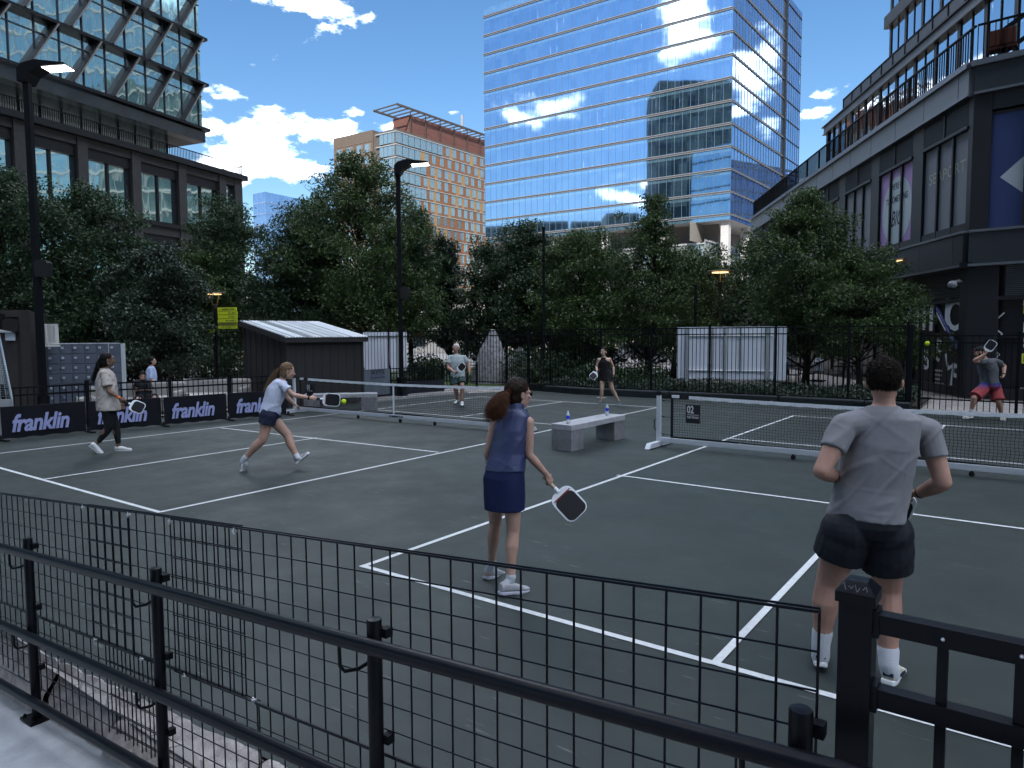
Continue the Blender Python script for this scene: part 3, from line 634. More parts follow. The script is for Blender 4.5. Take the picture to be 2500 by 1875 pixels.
# main east wing: body
b = MB(); W1 = 45
FO1.box(b, 0, W1, -14, -.15, 0, zpar_o); body = b.build('wall', M_tan2, orange)
b = MB(); bw = MB(); rr = random.Random(11); sl = MB(); wins = []
zz = [oz+1.2-FHo*k for k in range(17)]
pan = [MB(), MB(), MB()]
gm = MB(); fr = MB()
for k, z in enumerate(zz):
    if z < 3: break
    FO1.box(sl, 0, W1, -.14, .12, z-.10, z+.12)
    s = .0; first = True
    if k == 0:
        gl_end = 16.5; 
    else: gl_end = 8 if k % 2 else 10
    s = 0
    while s < W1-3:
        if s < gl_end and k < 12:
            FO1.box(gm, s+.12, s+2.0, -.12, .02, z-FHo+.45, z-.15); FO1.box(fr, s+1.02, s+1.10, -.12, .06, z-FHo+.45, z-.15); s += 2.1; continue
        w = rr.choice((1.0, 1.2, 1.5)); c = rr.choice((0, 0, 1, 1, 2)); FO1.box(pan[c], s, s+w, -.12, .03, z-FHo+.12, z-.10); s += w
        FO1.box(gm, s+.02, s+1.45, -.12, .0, z-FHo+.7, z-.2); FO1.box(fr, s+.68, s+.74, -.12, .03, z-FHo+.7, z-.2)
        FO1.box(pan[2], s, s+1.47, -.12, .01, z-FHo+.12, z-FHo+.68); s += 1.5
for c in range(3): build_each(pan[c], ('orange_panel', 'ochre_panel', 'terracotta_panel')[c], M_or[c], orange)
build_each(gm, 'window_glass', M_win, orange); build_each(fr, 'window_frame', mat('grey_frame', (.15, .165, .165), .5), orange); sl.build('floor_bands', M_slab, orange)
# south wing with vertical window strips
b = MB(); w2 = 19.5
FO2b = Facade(FO2.P(s0_, 0, 0), FO2.P(s_, 0, 0))
FO2b.box(b, 0, FO2b.L, -12, 0, 0, HZ(910, 317, FO2.P(s_, 0, 0))); b.build('brick_wing', M_tan, orange)
gm = MB(); tr = MB(); zt2 = HZ(910, 317, FO2.P(s_, 0, 0))
for k in range(16):
    z = zt2-3.2-FHo*k
    if z < 4: break
    for u in (.08, .34, .60, .80): 
        s = FO2b.L*u; FO2b.box(gm, s, s+1.5, 0, .04, z-2.0, z); FO2b.box(tr, s+1.55, s+2.2, 0, .06, z-2.1, z+.1)
    FO2b.box(tr, 0, FO2b.L, 0, .08, z+.5, z+.62)
build_each(gm, 'window_glass', M_win, orange); tr.build('brick_trim', mat('tan_trim', (.13, .10, .085), .8), orange)
FO3 = Facade(FO2.P(s_, 0, 0), OC)
b = MB(); FO3.box(b, 0, FO3.L, -10, -.3, 0, zpar_o); b.build('wall', M_tan2, orange)
gm = MB(); sl = MB(); fr = MB()
for k, z in enumerate(zz):
    if z < 3: break
    FO3.box(sl, 1.0, FO3.L+.1, -.3, .1, z-.1, z+.12)
    for i in range(4): s = FO3.L*.28+i*FO3.L*.18; FO3.box(gm, s+.06, s+FO3.L*.18-.06, -.3, -.05, z-FHo+.5, z-.15)
build_each(gm, 'window_glass', M_win, orange); sl.build('floor_bands', M_slab, orange)
# rooftop screen with its canopy
zs = HZ(1022, 292, FO1.P(7, -3, 0)); zs0 = zpar_o
a_, _ = FO1.hit(1000, 330, -2); 
b = MB(); FO1.box(b, a_, W1, -8, -2, zpar_o-.4, zpar_o+5.2); b.build('roof_screen', mat('rust_screen', (.10, .045, .038), .7, var=.25, scale=.6, stretch=(.2, .2, 9)), orange)
b = MB(); FO1.box(b, a_-4.5, W1, -9.5, -.6, zpar_o+6.2, zpar_o+6.5)
b = MB()
for o in (-9.2, -.8): FO1.box(b, a_-5.5, W1, o-.15, o+.15, zpar_o+6.0, zpar_o+6.5)
for i in range(22): FO1.box(b, a_-5.5+i*2.1, a_-5.3+i*2.1, -9, -.9, zpar_o+6.1, zpar_o+6.4)
for i in range(8): FO1.box(b, a_+i*5.5, a_+.2+i*5.5, -1.8, -1.6, zpar_o, zpar_o+6.1)
b.build('roof_canopy', mat('canopy_brown', (.05, .042, .04), .6), orange)
MB().tube([FO1.P(28, -3, zpar_o+6), FO1.P(28, -3, zpar_o+10.5)], .35, 8).build('flue', M_mull, orange)
# ================= small distant blue office block
DC = D(647, 468, 260)
M_db = glass_mat('distant_glass', (.55, .70, .95), (.05, .10, .2), (.10, .18, .32), wav=.03, fac=.6, panel=(3, 3.6))
dist = thing('distant_office', 'small blue glass office block far off between the left building and the trees', 'building', (DC.x, DC.y, 0))
DR = at_z(790, 498, DC.z); DL = at_z(618, 474, DC.z)
for P_, Q_ in ((DC, DR), (DL, DC)):
    fd = Facade(P_, Q_); glazing(fd, 'curtain_wall', M_db, dist, 0, fd.L, 0, DC.z)
    b = MB()
    for i in range(int(fd.L/3)+1): fd.box(b, i*3-.08, i*3+.08, 0, .1, 0, DC.z)
    for z in range(8, int(DC.z), 4): fd.box(b, 0, fd.L, 0, .1, z-.2, z+.2)
    b.build('grid', mat('blue_grid', (.12, .18, .30), .5), dist)
# ================= left building: stone base with a leaning-fin glass block above
LBc = D(579, 427, 70); zl1 = LBc.z; LB0 = at_z(0, 264, zl1)
FL = Facade(LB0, LBc)
lb = thing('office_block', 'dark stone office block with slanted fins on its glass upper floors at the left', 'building', (LBc.x, LBc.y, 0))
M_stone = mat('dark_stone', (.034, .033, .034), .75, var=.18, scale=2.5, bump=.2, bscale=12); M_bronze = mat('bronze_panel', (.017, .016, .018), .42, .5, var=.12, scale=2)
M_lg = glass_mat('office_glass', (.62, .78, .86), (.02, .03, .035), (.05, .06, .06), wav=.65, wscale=.55, fac=.62, panel=(1.9, 4), wz=.45)
M_lg2 = glass_mat('window_glass', (.68, .82, .88), (.015, .018, .02), (.03, .035, .04), wav=.35, wscale=.5, fac=.68, panel=(1.7, 5), wz=.4)
s_sill, z_sill = FL.hit(389, 544); z2 = z_sill; FHl = zl1-z2
_, z_head = FL.hit(340, 401, -.9)
S0 = -40; S1 = FL.L+.6
pier_s = [FL.hit(x, y)[0] for x, y in ((198, 330), (331, 365), (443, 396), (541, 424))]
bay = (pier_s[-1]-pier_s[0])/3
ps = [pier_s[-1]-bay*i for i in range(-0, 12)]
b = MB()
for s in ps:
    if s < S0: break
    FL.box(b, s-.42, s+.42, -1.2, .12, 0, zl1-.05)
build_each(b, 'pier', M_stone, lb)
b = MB(); FL.box(b, S0, S1, -1.3, 0, zl1-1.15, zl1-.50); FL.box(b, S0, S1, -1.3, .0, z2-1.05, z2-.32); FL.box(b, S0, S1, -1.3, 0, z2-FHl-1.2, z2-FHl)
FL.box(b, S1-1.0, S1, -1.2, .05, 0, zl1); b.build('spandrel', M_stone, lb)
b = MB(); FL.box(b, S0, S1+.3, -1.3, .55, zl1-.50, zl1); FL.box(b, S0, S1+.1, -1.3, .30, z2-.32, z2+.05); b.build('cornice', M_bronze, lb)
b = MB(); g = MB()
for lo, hi in ((z2+.05, zl1-1.15), (z2-FHl+.05, z2-1.05), (0.2, z2-FHl-1.2)):
    if hi < 1: continue
    for s in ps:
        a, c = s-bay+.42, s-.42
        if c < S0: break
        FL.box(b, a, c, -1.0, -.18, hi-.85, hi)                      # bronze head panel
        FL.box(b, (a+c)/2-.09, (a+c)/2+.09, -1.0, -.28, lo, hi)
        FL.box(b, a, a+.08, -1.0, -.2, lo, hi); FL.box(b, c-.10, c, -1.0, -.2, lo, hi); FL.box(b, a, c, -1, -.3, lo, lo+.15)
b.build('window_frame', M_bronze, lb)
glazing(FL, 'window_glass', M_lg2, lb, S0, S1-.5, 0, zl1-1, -.42)
MB().prism([FL.P(S0, -1.0, 0), FL.P(S1, -1.0, 0), FL.P(S1+1, -14, 0), FL.P(S0, -14, 0)], (0, 0, zl1-.1)).build('core', M_bronze, lb) if False else None
b = MB(); fe = Facade(FL.P(S1, 0, 0), FL.P(S1, -16, 0)); b.quad(fe.P(0, 0, 0), fe.P(16, 0, 0), fe.P(16, 0, zl1), fe.P(0, 0, zl1)); b.quad(FL.P(S0, 0, zl1-.02), FL.P(S1, 0, zl1-.02), FL.P(S1, -16, zl1-.02), FL.P(S0, -16, zl1-.02)); b.build('end_wall', M_stone, lb)
# terrace railing
b = MB(); zr_ = HZ(577.5, 403.5, FL.P(FL.hit(577.5, 427)[0], 0, 0))
ns = int((S1+6)/.17)
for i in range(int((S1-S0)/.17)): FL.box(b, S0+i*.17, S0+i*.17+.03, .28, .34, zl1, zr_-.04)
FL.box(b, S0, S1, .26, .36, zr_-.06, zr_)
for i in range(90): b.bar(FL.P(S1, .3-i*.17, zl1), FL.P(S1, .3-i*.17, zr_), .03)
b.bar(FL.P(S1, .3, zr_), FL.P(S1, -15, zr_), .06); b.build('terrace_railing', M_blk2, lb)
# upper glass block
OFF = 0.0
sE, zE = FL.hit(505, 319.6, OFF); z_a = FL.hit(250, 144+.345*250, OFF)[1]; 
z_bot = FL.hit(498, 348, OFF)[1]; S2 = FL.hit(500, 348, OFF)[0]
belt0 = zE; belt1 = FL.hit(502, 209, OFF)[1]; belt2 = FL.hit(499, 99.7, OFF)[1]; BH = (belt2-belt0)/2
b = MB(); FL.box(b, S0-20, S2, -1, OFF+.1, z_bot, belt0-.25); b.build('soffit_band', mat('brushed_bronze', (.055, .053, .056), .32, .7, var=.2, scale=.7), lb)
glazing(FL, 'recessed_glass', M_lg2, lb, S0-20, S2-1.5, zl1, z_bot, -3.2)
b = MB()
for i in range(60): s = S2-1.5-i*1.7; FL.box(b, s-.04, s+.04, -3.2, -3.1, zl1, z_bot)
FL.quad = None
b.quad(FL.P(S0-20, 0, z_bot+.01), FL.P(S2, 0, z_bot+.01), FL.P(S2, -16, z_bot+.01), FL.P(S0-20, -16, z_bot+.01)); b.build('soffit', M_bronze, lb)
NB = 9
ZTOP = belt0+BH*NB
glazing(FL, 'curtain_wall', M_lg, lb, S0-20, S2, belt0-.1, ZTOP, OFF-.25)
fE = Facade(FL.P(S2, OFF-.25, 0), FL.P(S2, -16, 0)); glazing(fE, 'curtain_wall', M_lg, lb, 0, fE.L, z_bot, ZTOP)
b = MB()
for k in range(NB+1): FL.box(b, S0-20, S2+.35, OFF-.3, OFF+.42, belt0+BH*k-.12, belt0+BH*k+.12); b.bar(FL.P(S2+.15, OFF+.2, belt0+BH*k), FL.P(S2+.15, -16, belt0+BH*k), .4, .3)
b.build('belt_course', M_bronze, lb)
b = MB(); fe_ = MB(); sp_ = BH*.42
mp_ = [FL.hit(x, y, OFF)[0] for x, y in ((172, 198), (271, 234), (364, 266), (443, 294))]; mt_ = [FL.hit(x, y, OFF)[0] for x, y in ((239, 101), (331, 141), (416, 179), (489, 210))]
fsp = (mp_[-1]-mp_[0])/3; lean = sum(t-p for t, p in zip(mt_, mp_))/4
up_b = [FL.hit(x, y, OFF)[0] for x, y in ((165, 59), (266, 104), (359, 142), (440, 180))]
shift = (sum(up_b)-sum(mp_))/4
for k in range(NB):
    for i in range(-1, 20):
        s = mp_[-1]-i*fsp+(shift*(k % 2))
        if s < S0-18 or s+lean > S2+.2: continue
        z0, z1_ = belt0+BH*k+.12, belt0+BH*(k+1)-.12
        b.bar(FL.P(s, OFF+.05, z0), FL.P(s+lean, OFF+.05, z1_), .85, .14, up=tuple(FL.X)); fe_.bar(FL.P(s+.02, OFF+.50, z0), FL.P(s+lean+.02, OFF+.50, z1_), .05, .10, up=tuple(FL.X))
build_each(b, 'slanted_fins', mat('fin_shaded_bronze', (.014, .014, .015), .6), lb); build_each(fe_, 'fin_lit_edges', mat('fin_lit_metal', (.16, .155, .15), .45, .3), lb)  # dark body and pale strip put the fins' shaded and lit sides into colour
b = MB()
for i in range(80):
    s = S2-.4-i*1.9
    if s < S0-18: break
    FL.box(b, s-.035, s+.035, OFF-.25, OFF-.14, belt0, ZTOP)
for k in range(NB): FL.box(b, S0-20, S2, OFF-.25, OFF-.16, belt0+BH*(k+.74)-.04, belt0+BH*(k+.74)+.04)
b.build('mullion', M_dkm, lb)
MB().prism([FL.P(S0-20, -.3, ZTOP), FL.P(S2, -.3, ZTOP), FL.P(S2, -16, ZTOP), FL.P(S0-20, -16, ZTOP)], (0, 0, .3)).build('roof', M_bronze, lb)
# ================= right building (restaurant block)
RC = Vector((-1.51, 24.82, 0)); az = R(-30.4); RD = Vector((math.sin(az), math.cos(az), 0))
RW = Facade(RC+RD*27, RC); az2 = R(95.2); RE = Facade(RC, RC+Vector((math.sin(az2), math.cos(az2), 0))*45)
LW = RW.L
rb = thing('commercial_building', 'black metal clad commercial building with glazed upper floors on the right', 'building', RC)
M_rb = mat('black_cladding', (.014, .016, .020), .5, var=.1, scale=2); M_fascia = mat('grey_fascia', (.15, .165, .19), .45, .1, var=.05, scale=1.2)
M_fascia2 = mat('dark_fascia', (.028, .032, .040), .4, .2, var=.06, scale=2); M_bl = mat('grey_shade_panel', (.165, .18, .21), .7, var=.06, scale=3)
M_rg = glass_mat('restaurant_glass', (.80, .86, .93), (.02, .02, .02), (.04, .04, .04), wav=.55, wscale=.5, fac=.78, panel=(1.6, 3.3), wz=.3)
z646, z599 = 3.94, 4.50; z232, z162 = 8.85, 9.66
def wbox(b, s0, s1, o0, o1, z0, z1): RW.box(b, s0, s1, o0, o1, z0, z1)
# fascias
b = MB(); RW.box(b, 0, LW+.02, -.3, .22, z646, z599+.35); RE.box(b, -.0, 45, -.3, .22, z646, z599+.35); b.build('lower_fascia', M_fascia2, rb)
b = MB(); RW.box(b, 0, LW+.02, -.3, .22, z232, z162-.10); b.build('upper_fascia', M_fascia, rb)
b = MB(); RE.box(b, 0, 45, -.3, .22, z232, z162-.10); b.build('upper_fascia', M_fascia2, rb)
b = MB(); RW.box(b, -.1, LW+.1, -.35, .34, z162-.10, z162+.06); RE.box(b, -.1, 45, -.35, .34, z162-.10, z162+.06); RW.box(b, 0, LW+.05, -.3, .27, z232-.07, z232); RE.box(b, 0, 45, -.3, .27, z232-.07, z232)
RW.box(b, 0, LW+.05, -.3, .28, z646-.07, z646); RE.box(b, 0, 45, -.3, .28, z646-.07, z646); RW.box(b, 0, LW+.05, -.3, .28, z599+.35, z599+.42); RE.box(b, 0, 45, -.3, .28, z599+.35, z599+.42)
b.build('edge_trim', mat('trim_grey', (.12, .13, .15), .35, .5), rb)
b = MB()
for i in range(12):
    s = LW-.55-i*2.15; RW.box(b, s-.012, s+.012, .2, .226, z232, z162-.1); RW.box(b, s-.012, s+.012, .2, .226, z646, z599+.35)
build_each(b, 'panel_joint', M_dkm, rb)
# second storey: piers, louvres and printed shades
za, zb2_ = z599+.42, z232-.07
p1 = RW.hit(2358, 480)[0]; p1b = RW.hit(2383, 470)[0]; p2 = RW.hit(2238, 560)[0]; p2b = RW.hit(2156, 560)[0]; p3b = RW.hit(2135, 560)[0]
bays = []; w1 = p1-p2
s = LW-.35
bw_ = RW.hit(2358, 560)[0]-RW.hit(2250, 560)[0]; pw = .75
ed = RW.hit(2360, 560)[0]
while ed-bw_ > .3: bays.append((ed-bw_, ed)); ed -= bw_+pw
b = MB()
prev = LW+.02
for (a, c) in bays: RW.box(b, c, prev, -.3, .05, za, zb2_); prev = a
RW.box(b, 0, prev, -.3, .10, za, zb2_); build_each(b, 'pier', M_rb, rb)
b = MB(); lf = MB(); zlv = za+(zb2_-za)*.78
M_pur = mat('lilac_print', (.33, .22, .44), .6); M_pale = mat('pale_disc', (.38, .46, .50), .6)
for i, (a, c) in enumerate(bays):
    RW.box(lf, a, c, -.3, .02, za, za+.28)
    for k in range(1, 3): s = a+(c-a)*k/3; RW.box(lf, s-.04, s+.04, -.2, .03, za+.02, zlv)
    RW.box(lf, a, c, -.2, .10, zlv, zlv+.09)
    n = 12
    for k in range(n): z = zlv+.12+(zb2_-zlv-.12)*k/n; RW.box(b, a, c, -.16, .05, z, z+.022)
    RW.box(lf, (a+c)/2-.03, (a+c)/2+.03, -.15, .08, zlv, zb2_)
    bb = MB(); RW.box(bb, a, c, -.25, -.05, za+.28, zlv); bb.build('window_shade', M_pur if i == 1 else M_bl, rb)
lf.build('window_frame', M_rb, rb); b.build('louvres', M_fascia2, rb)
# lilac print: disc and wording
a, c = bays[1]; cs = (a+c)/2; zc = za+(zlv-za)*.50
b = MB(); b.add([RW.P(cs+1.02*math.cos(t)*(c-a)/2*.86, -.045, zc+math.sin(t)*(zlv-za)*.40) for t in np.linspace(0, 2*math.pi, 49)[:-1]], [tuple(range(48))]); disc = b.build('printed_disc', M_pale, rb)
M_ink = mat('dark_ink', (.03, .035, .05), .7)
Zv = Vector((0, 0, 1))
for tx, dz, sz, sh in (("WE'RE UP", .78, .32, 0), ('TO SOMETHING', .30, .34, 0), ('BIG', -.55, .80, .3)):
    text(tx, 'wording', M_ink, disc, RW.P(cs, -.04, zc+dz), RW.X, Zv, sz, shear=sh, bold=.004, ext=.001, align='CENTER', sx=.72)
a, c = bays[0]
text('SEAPORT', 'shade_wording', mat('print_gold', (.34, .37, .30), .6), rb, RW.P((a+c)/2, -.04, za+(zlv-za)*.62), RW.X, Zv, .50, ext=.001, align='CENTER', sx=1.05, space=1.05)
# east side second storey: the big blue print with a white diamond
ea = RE.hit(2412, 560)[0]; b = MB(); RE.box(b, -.02, ea, -.3, .12, za, zb2_); RE.box(b, ea+12, 45, -.3, .12, za, zb2_); build_each(b, 'pier', M_rb, rb)
zbl0 = HZ(2420, 577, RE.P(ea, 0, 0)); zbl1 = HZ(2430, 279, RE.P(ea, 0, 0))
b = MB(); RE.box(b, ea, ea+12, -.3, -.04, zbl0, zbl1); b.build('window_print', mat('blue_print', (.028, .046, .135), .45, var=.05, scale=1), rb)
b = MB(); RE.box(b, ea, ea+12, -.3, .05, za, zbl0); RE.box(b, ea, ea+12, -.3, -.02, zbl1, zbl1+.08)
e2 = RE.hit(2497, 560)[0]; RE.box(b, e2-.03, e2+.09, -.2, .10, za, zb2_)
for k in range(1, 4): RE.box(b, e2+k*(e2-ea)-.03, e2+k*(e2-ea)+.09, -.2, .1, za, zb2_)
b.build('window_frame', M_rb, rb)
b = MB()
for k in range(16): z = zbl1+.14+(zb2_-zbl1-.14)*k/16; RE.box(b, ea, ea+12, -.22, .04, z, z+.028)
b.build('louvres', M_fascia2, rb)
d1 = RE.hit(2441, 432); b = MB(); hw = 1.15
b.add([RE.P(d1[0], -.035, d1[1]), RE.P(d1[0]+hw, -.035, d1[1]-hw*.93), RE.P(d1[0]+2*hw, -.035, d1[1]), RE.P(d1[0]+hw, -.035, d1[1]+hw*.93)], [(0, 1, 2, 3)]); dm = b.build('white_diamond', mat('print_white', (.36, .40, .45), .6), rb)
text('A', 'monogram', M_ink, dm, RE.P(d1[0]+.80, -.03, d1[1]-.05), RE.X, Zv, .5, bold=.02, ext=.001)
# ground floor, west side: black shopfront with oversized white lettering
M_shop = mat('shopfront_black', (.012, .013, .017), .28, var=.1, scale=3); M_wl = mat('vinyl_white', (.72, .76, .84), .5)
b = MB(); RW.box(b, 0, LW+.02, -.5, -.22, 0, z646-.07); RE.box(b, 0, 45, -.5, -.22, 0, z646-.07); b.build('shopfront', M_shop, rb)
b = MB(); lz = z646-.95
for i in range(14): z = lz+.05+i*.062; RW.box(b, 0, LW-.45, -.22, -.12, z, z+.022)
for i in range(16): z = lz+.02+i*.055; RE.box(b, .9, 45, -.22, -.02, z, z+.025)
b.build('louvres', mat('louvre_metal', (.10, .11, .13), .35, .4), rb)
b = MB(); RW.box(b, LW-.42, LW+.02, -.3, .03, 0, z646-.07); RE.box(b, -.02, .75, -.3, .08, 0, z646-.07); RW.box(b, 0, LW-.4, -.3, -.12, lz-.12, lz); RE.box(b, .75, 45, -.3, .02, lz-.12, lz)
RW.box(b, 0, LW-.4, -.3, -.1, 0, .28); RE.box(b, .7, 45, -.3, .05, 0, .30)
for i in range(15): s = LW-.72-1.62*(i+1); RW.box(b, s-.05, s+.05, -.25, -.16, .2, lz)
for i in range(8): s = .75+1.9*(i+1); RE.box(b, s-.05, s+.05, -.25, -.08, .2, lz)
RE.box(b, .75, 45, -.25, -.10, 1.78, 1.86); RW.box(b, LW-6, LW-.4, -.25, -.17, 1.88, 1.93)
b.build('shopfront_frame', M_rb, rb)
def glyph(fc, ch, px, py, sz, rot=0, sh=0, bold=.02, m=M_wl, sx=1.0, off=-.205):
    s, z = fc.hit(px, py, off); X = fc.X*math.cos(rot)+Zv*math.sin(rot); Z = -fc.X*math.sin(rot)+Zv*math.cos(rot)
    text(ch, 'giant_letter', m, rb, fc.P(s, off, z), X, Z, sz, shear=sh, bold=bold, ext=.002, align='CENTER', sx=sx)
glyph(RW, 'O', 2331, 806, 1.4, .0, bold=.02, sx=.95); glyph(RW, 'N', 2291, 806, 1.5, .0, bold=.02, sx=1.25); glyph(RW, 'I', 2256, 803, 1.45, .1, bold=.03); glyph(RW, 'M', 2226, 800, 1.5, bold=.02)
glyph(RW, 'E', 2285, 876, .95, -.38, bold=.02); glyph(RW, 'S', 2262, 900, .95, .2, bold=.02); glyph(RW, 'L', 2318, 900, .75, .35, bold=.02); glyph(RW, 'F', 2326, 944, 1.05, -.18, bold=.02)
for k, tx in enumerate(('LOUNGE AND', 'DARTS CLUB', '07-08-23', 'SEAPORT BOSTON')):
    glyph(RW, tx, 2288, 907+k*10.5, .10, 0, bold=.001, sx=1.0)
b = MB(); r0_ = RW.hit(2274, 727, -.19); r1_ = RW.hit(2337, 850, -.19)
b.bar(RW.P(r0_[0], -.19, r0_[1]), RW.P(r1_[0], -.19, r1_[1]), .16, .01, up=tuple(RW.N)); rib = b.build('printed_ribbon', mat('ribbon_blue', (.09, .12, .42), .5), rb)
dv = (RW.P(r1_[0], -.18, r1_[1])-RW.P(r0_[0], -.18, r0_[1])).normalized(); nv = dv.cross(RW.N) if dv.cross(RW.N).z > 0 else -dv.cross(RW.N)
text('COMING SOON * COMING SOON * COMING SOON', 'ribbon_wording', M_wl, rib, RW.P(r0_[0], -.175, r0_[1]-.02), dv, nv, .085, ext=.001)
b = MB(); zig = [(2452, 763), (2433, 781), (2421, 796), (2447, 815), (2430, 832), (2418, 846), (2440, 866), (2428, 878)]
for (p, q) in zip(zig[:-1], zig[1:]):
    if p[0] == 2433: pass
    A = RE.hit(*p, -.19); B = RE.hit(*q, -.19); b.bar(RE.P(A[0], -.19, A[1]), RE.P(B[0], -.19, B[1]), .035, .012, up=tuple(RE.N))
b.build('zigzag_line', M_wl, rb)
for px, py, ch, mm in ((2496, 740, '[', 0), (2496, 765, 'E', 1), (2496, 805, '[ A', 0), (2496, 842, '[ B', 0), (2492, 881, '[ C', 1), (2490, 950, '>> FOLLOW', 0)):
    s, z = RE.hit(px, py, -.2); text(ch, 'shop_wording', M_wl if not mm else mat('vinyl_yellow', (.55, .62, .08), .5), rb, RE.P(s, -.205, z), RE.X, Zv, .30 if len(ch) < 5 else .09, bold=.006 if len(ch) < 5 else .001, ext=.002)
# dome camera and floodlight on the corner
cm = thing('security_camera', 'dome security camera on a bracket at the corner of the black building', 'camera', RE.P(.4, .1, 3))
c0 = RE.P(RE.hit(2356, 690)[0]-.25, .42, HZ(2352, 694, RE.P(0, .4, 0)))
MB().ball(c0, .13, 16, 10, (1, 1, .9)).build('dome', mat('camera_grey', (.16, .17, .19), .35), cm, smooth=True); MB().ball(c0-Vector((0, 0, .07)), .09, 14, 8).build('lens_bubble', M_shop, cm, smooth=True)
MB().tube([c0+Vector((.02, .05, .08)), c0+Vector((.15, .30, .12)), c0+Vector((.2, .45, .10))], .045, 10).build('bracket', mat('camera_grey', (.16, .17, .19), .35), cm, smooth=True)
fl = thing('floodlight', 'small black floodlight box above the dome camera', 'light fitting', c0+Vector((.3, .2, .5)))
MB().box(c0+Vector((.30, .22, .56)), (.32, .22, .18), rz=.1).build('housing', M_blk2, fl); MB().tube([c0+Vector((.3, .3, .6)), c0+Vector((.3, .5, .66))], .02, 6).build('arm', M_blk2, fl)
# terrace railing on the second-storey roof
b = MB(); zt0 = z162+.06; zrr = zt0+1.07
for i in range(int(LW/.14)): RW.box(b, i*.14, i*.14+.022, .05, .08, zt0, zrr-.03)
for i in range(int(LW/1.9)): RW.box(b, i*1.9, i*1.9+.06, .03, .10, zt0, zrr)
RW.box(b, 0, LW, .03, .10, zrr-.05, zrr)
for i in range(60): RE.box(b, i*.14, i*.14+.022, .05, .08, zt0, zrr-.03)
RE.box(b, 0, 12, .03, .10, zrr-.05, zrr); b.build('terrace_railing', M_blk2, rb)
# third storey, set back
OFW = -4.5
s3a, z3t = RW.hit(2024.7, 308.8, OFW); _, z3b = RW.hit(2024.7, 324, OFW)
M_rm = mat('black_mullion', (.018, .02, .024), .45)
glazing(RW, 'third_floor_glass', M_rg, rb, s3a, LW+2.8, zt0-.1, z3b, OFW+.05)
cols = [(300, 322), (398, 432), (508, 550), (630, 672), (770, 826), (940, 995), (1130, 1188), (1335, 1400), (1570, 1640), (1850, 1930)]
cs_ = [RW.hit(1950+(p+q)/2/4.016, 308.8-.9187*((p+q)/2/4.016+1950-2024.7), OFW)[0] for p, q in cols]
step = (cs_[-2]-cs_[1])/(len(cs_)-3)
b = MB(); i = 0
s = cs_[1]
RW.box(b, s3a-.1, s3a+.2, OFW-.2, OFW+.15, zt0, z3b)
while s < LW+2.6: 
    RW.box(b, s-.12, s+.12, OFW-.1, OFW+.10, zt0, z3b); RW.box(b, s+step/2-.03, s+step/2+.03, OFW-.1, OFW+.09, zt0, z3b); s += step
RW.box(b, cs_[1]-step/2-.06, cs_[1]-step/2+.06, OFW-.1, OFW+.12, zt0, z3b)
build_each(b, 'column', M_rm, rb)
b = MB(); zf3 = z3t
RW.box(b, s3a-.4, LW+2.8, -16, OFW+.22, z3b, zf3); b.build('upper_fascia', M_fascia, rb)
b = MB(); RW.box(b, s3a-.5, LW+2.8, -16, OFW+.34, zf3, zf3+.07); RW.box(b, s3a-.5, LW+2.8, OFW, OFW+.27, z3b-.05, z3b); b.build('edge_trim', M_rm, rb)
b = MB()
s3r, zrt = RW.hit(1950+400/4.016, 1065/4.016, OFW+.2)
for i in range(int((LW-s3r)/1.4)+1): RW.box(b, s3r+i*1.4, s3r+i*1.4+.07, OFW-.05, OFW+.02, zf3+.07, zf3+.92)
RW.box(b, s3r, LW+2.8, OFW-.06, OFW+.03, zf3+.88, zf3+.94); b.build('roof_railing', M_blk2, rb)
b = MB(); RW.box(b, s3r, LW+2.8, OFW-.03, OFW-.01, zf3+.1, zf3+.88); b.build('railing_mesh', mat('dark_screen', (.05, .055, .065), .4), rb)
# fourth and fifth storeys
OF4 = OFW-2.4
s4, _ = RW.hit(1950+912/4.016, 90, OF4)
glazing(RW, 'upper_glass', M_rg, rb, s4, LW+2.8, zf3, zf3+14, OF4+.05)
b = MB(); s = s4+.05
while s < LW+2.6: RW.box(b, s-.12, s+.12, OF4-.1, OF4+.10, zf3, zf3+14); RW.box(b, s+step/2-.03, s+step/2+.03, OF4-.1, OF4+.09, zf3, zf3+14); s += step
for z in (HZ(2178, 52, RW.P(s4, OF4, 0)), HZ(2178, 52, RW.P(s4, OF4, 0))+4.2, HZ(2178, 52, RW.P(s4, OF4, 0))+8.4): RW.box(b, s4-.3, LW+2.8, OF4-.1, OF4+.35, z-.35, z+.35)
build_each(b, 'column', M_rm, rb)
b = MB(); RW.box(b, s4, LW+2.8, -16, OF4-1.3, zf3, zf3+14); RW.box(b, s3a, LW+2.8, -16, OFW-.5, zt0, z3b); RW.box(b, 0, LW, -16, -.55, 0, zt0-.2); RE.box(b, 0, 45, -16, -.4, 0, zt0-.21); b.build('core', M_rm, rb)
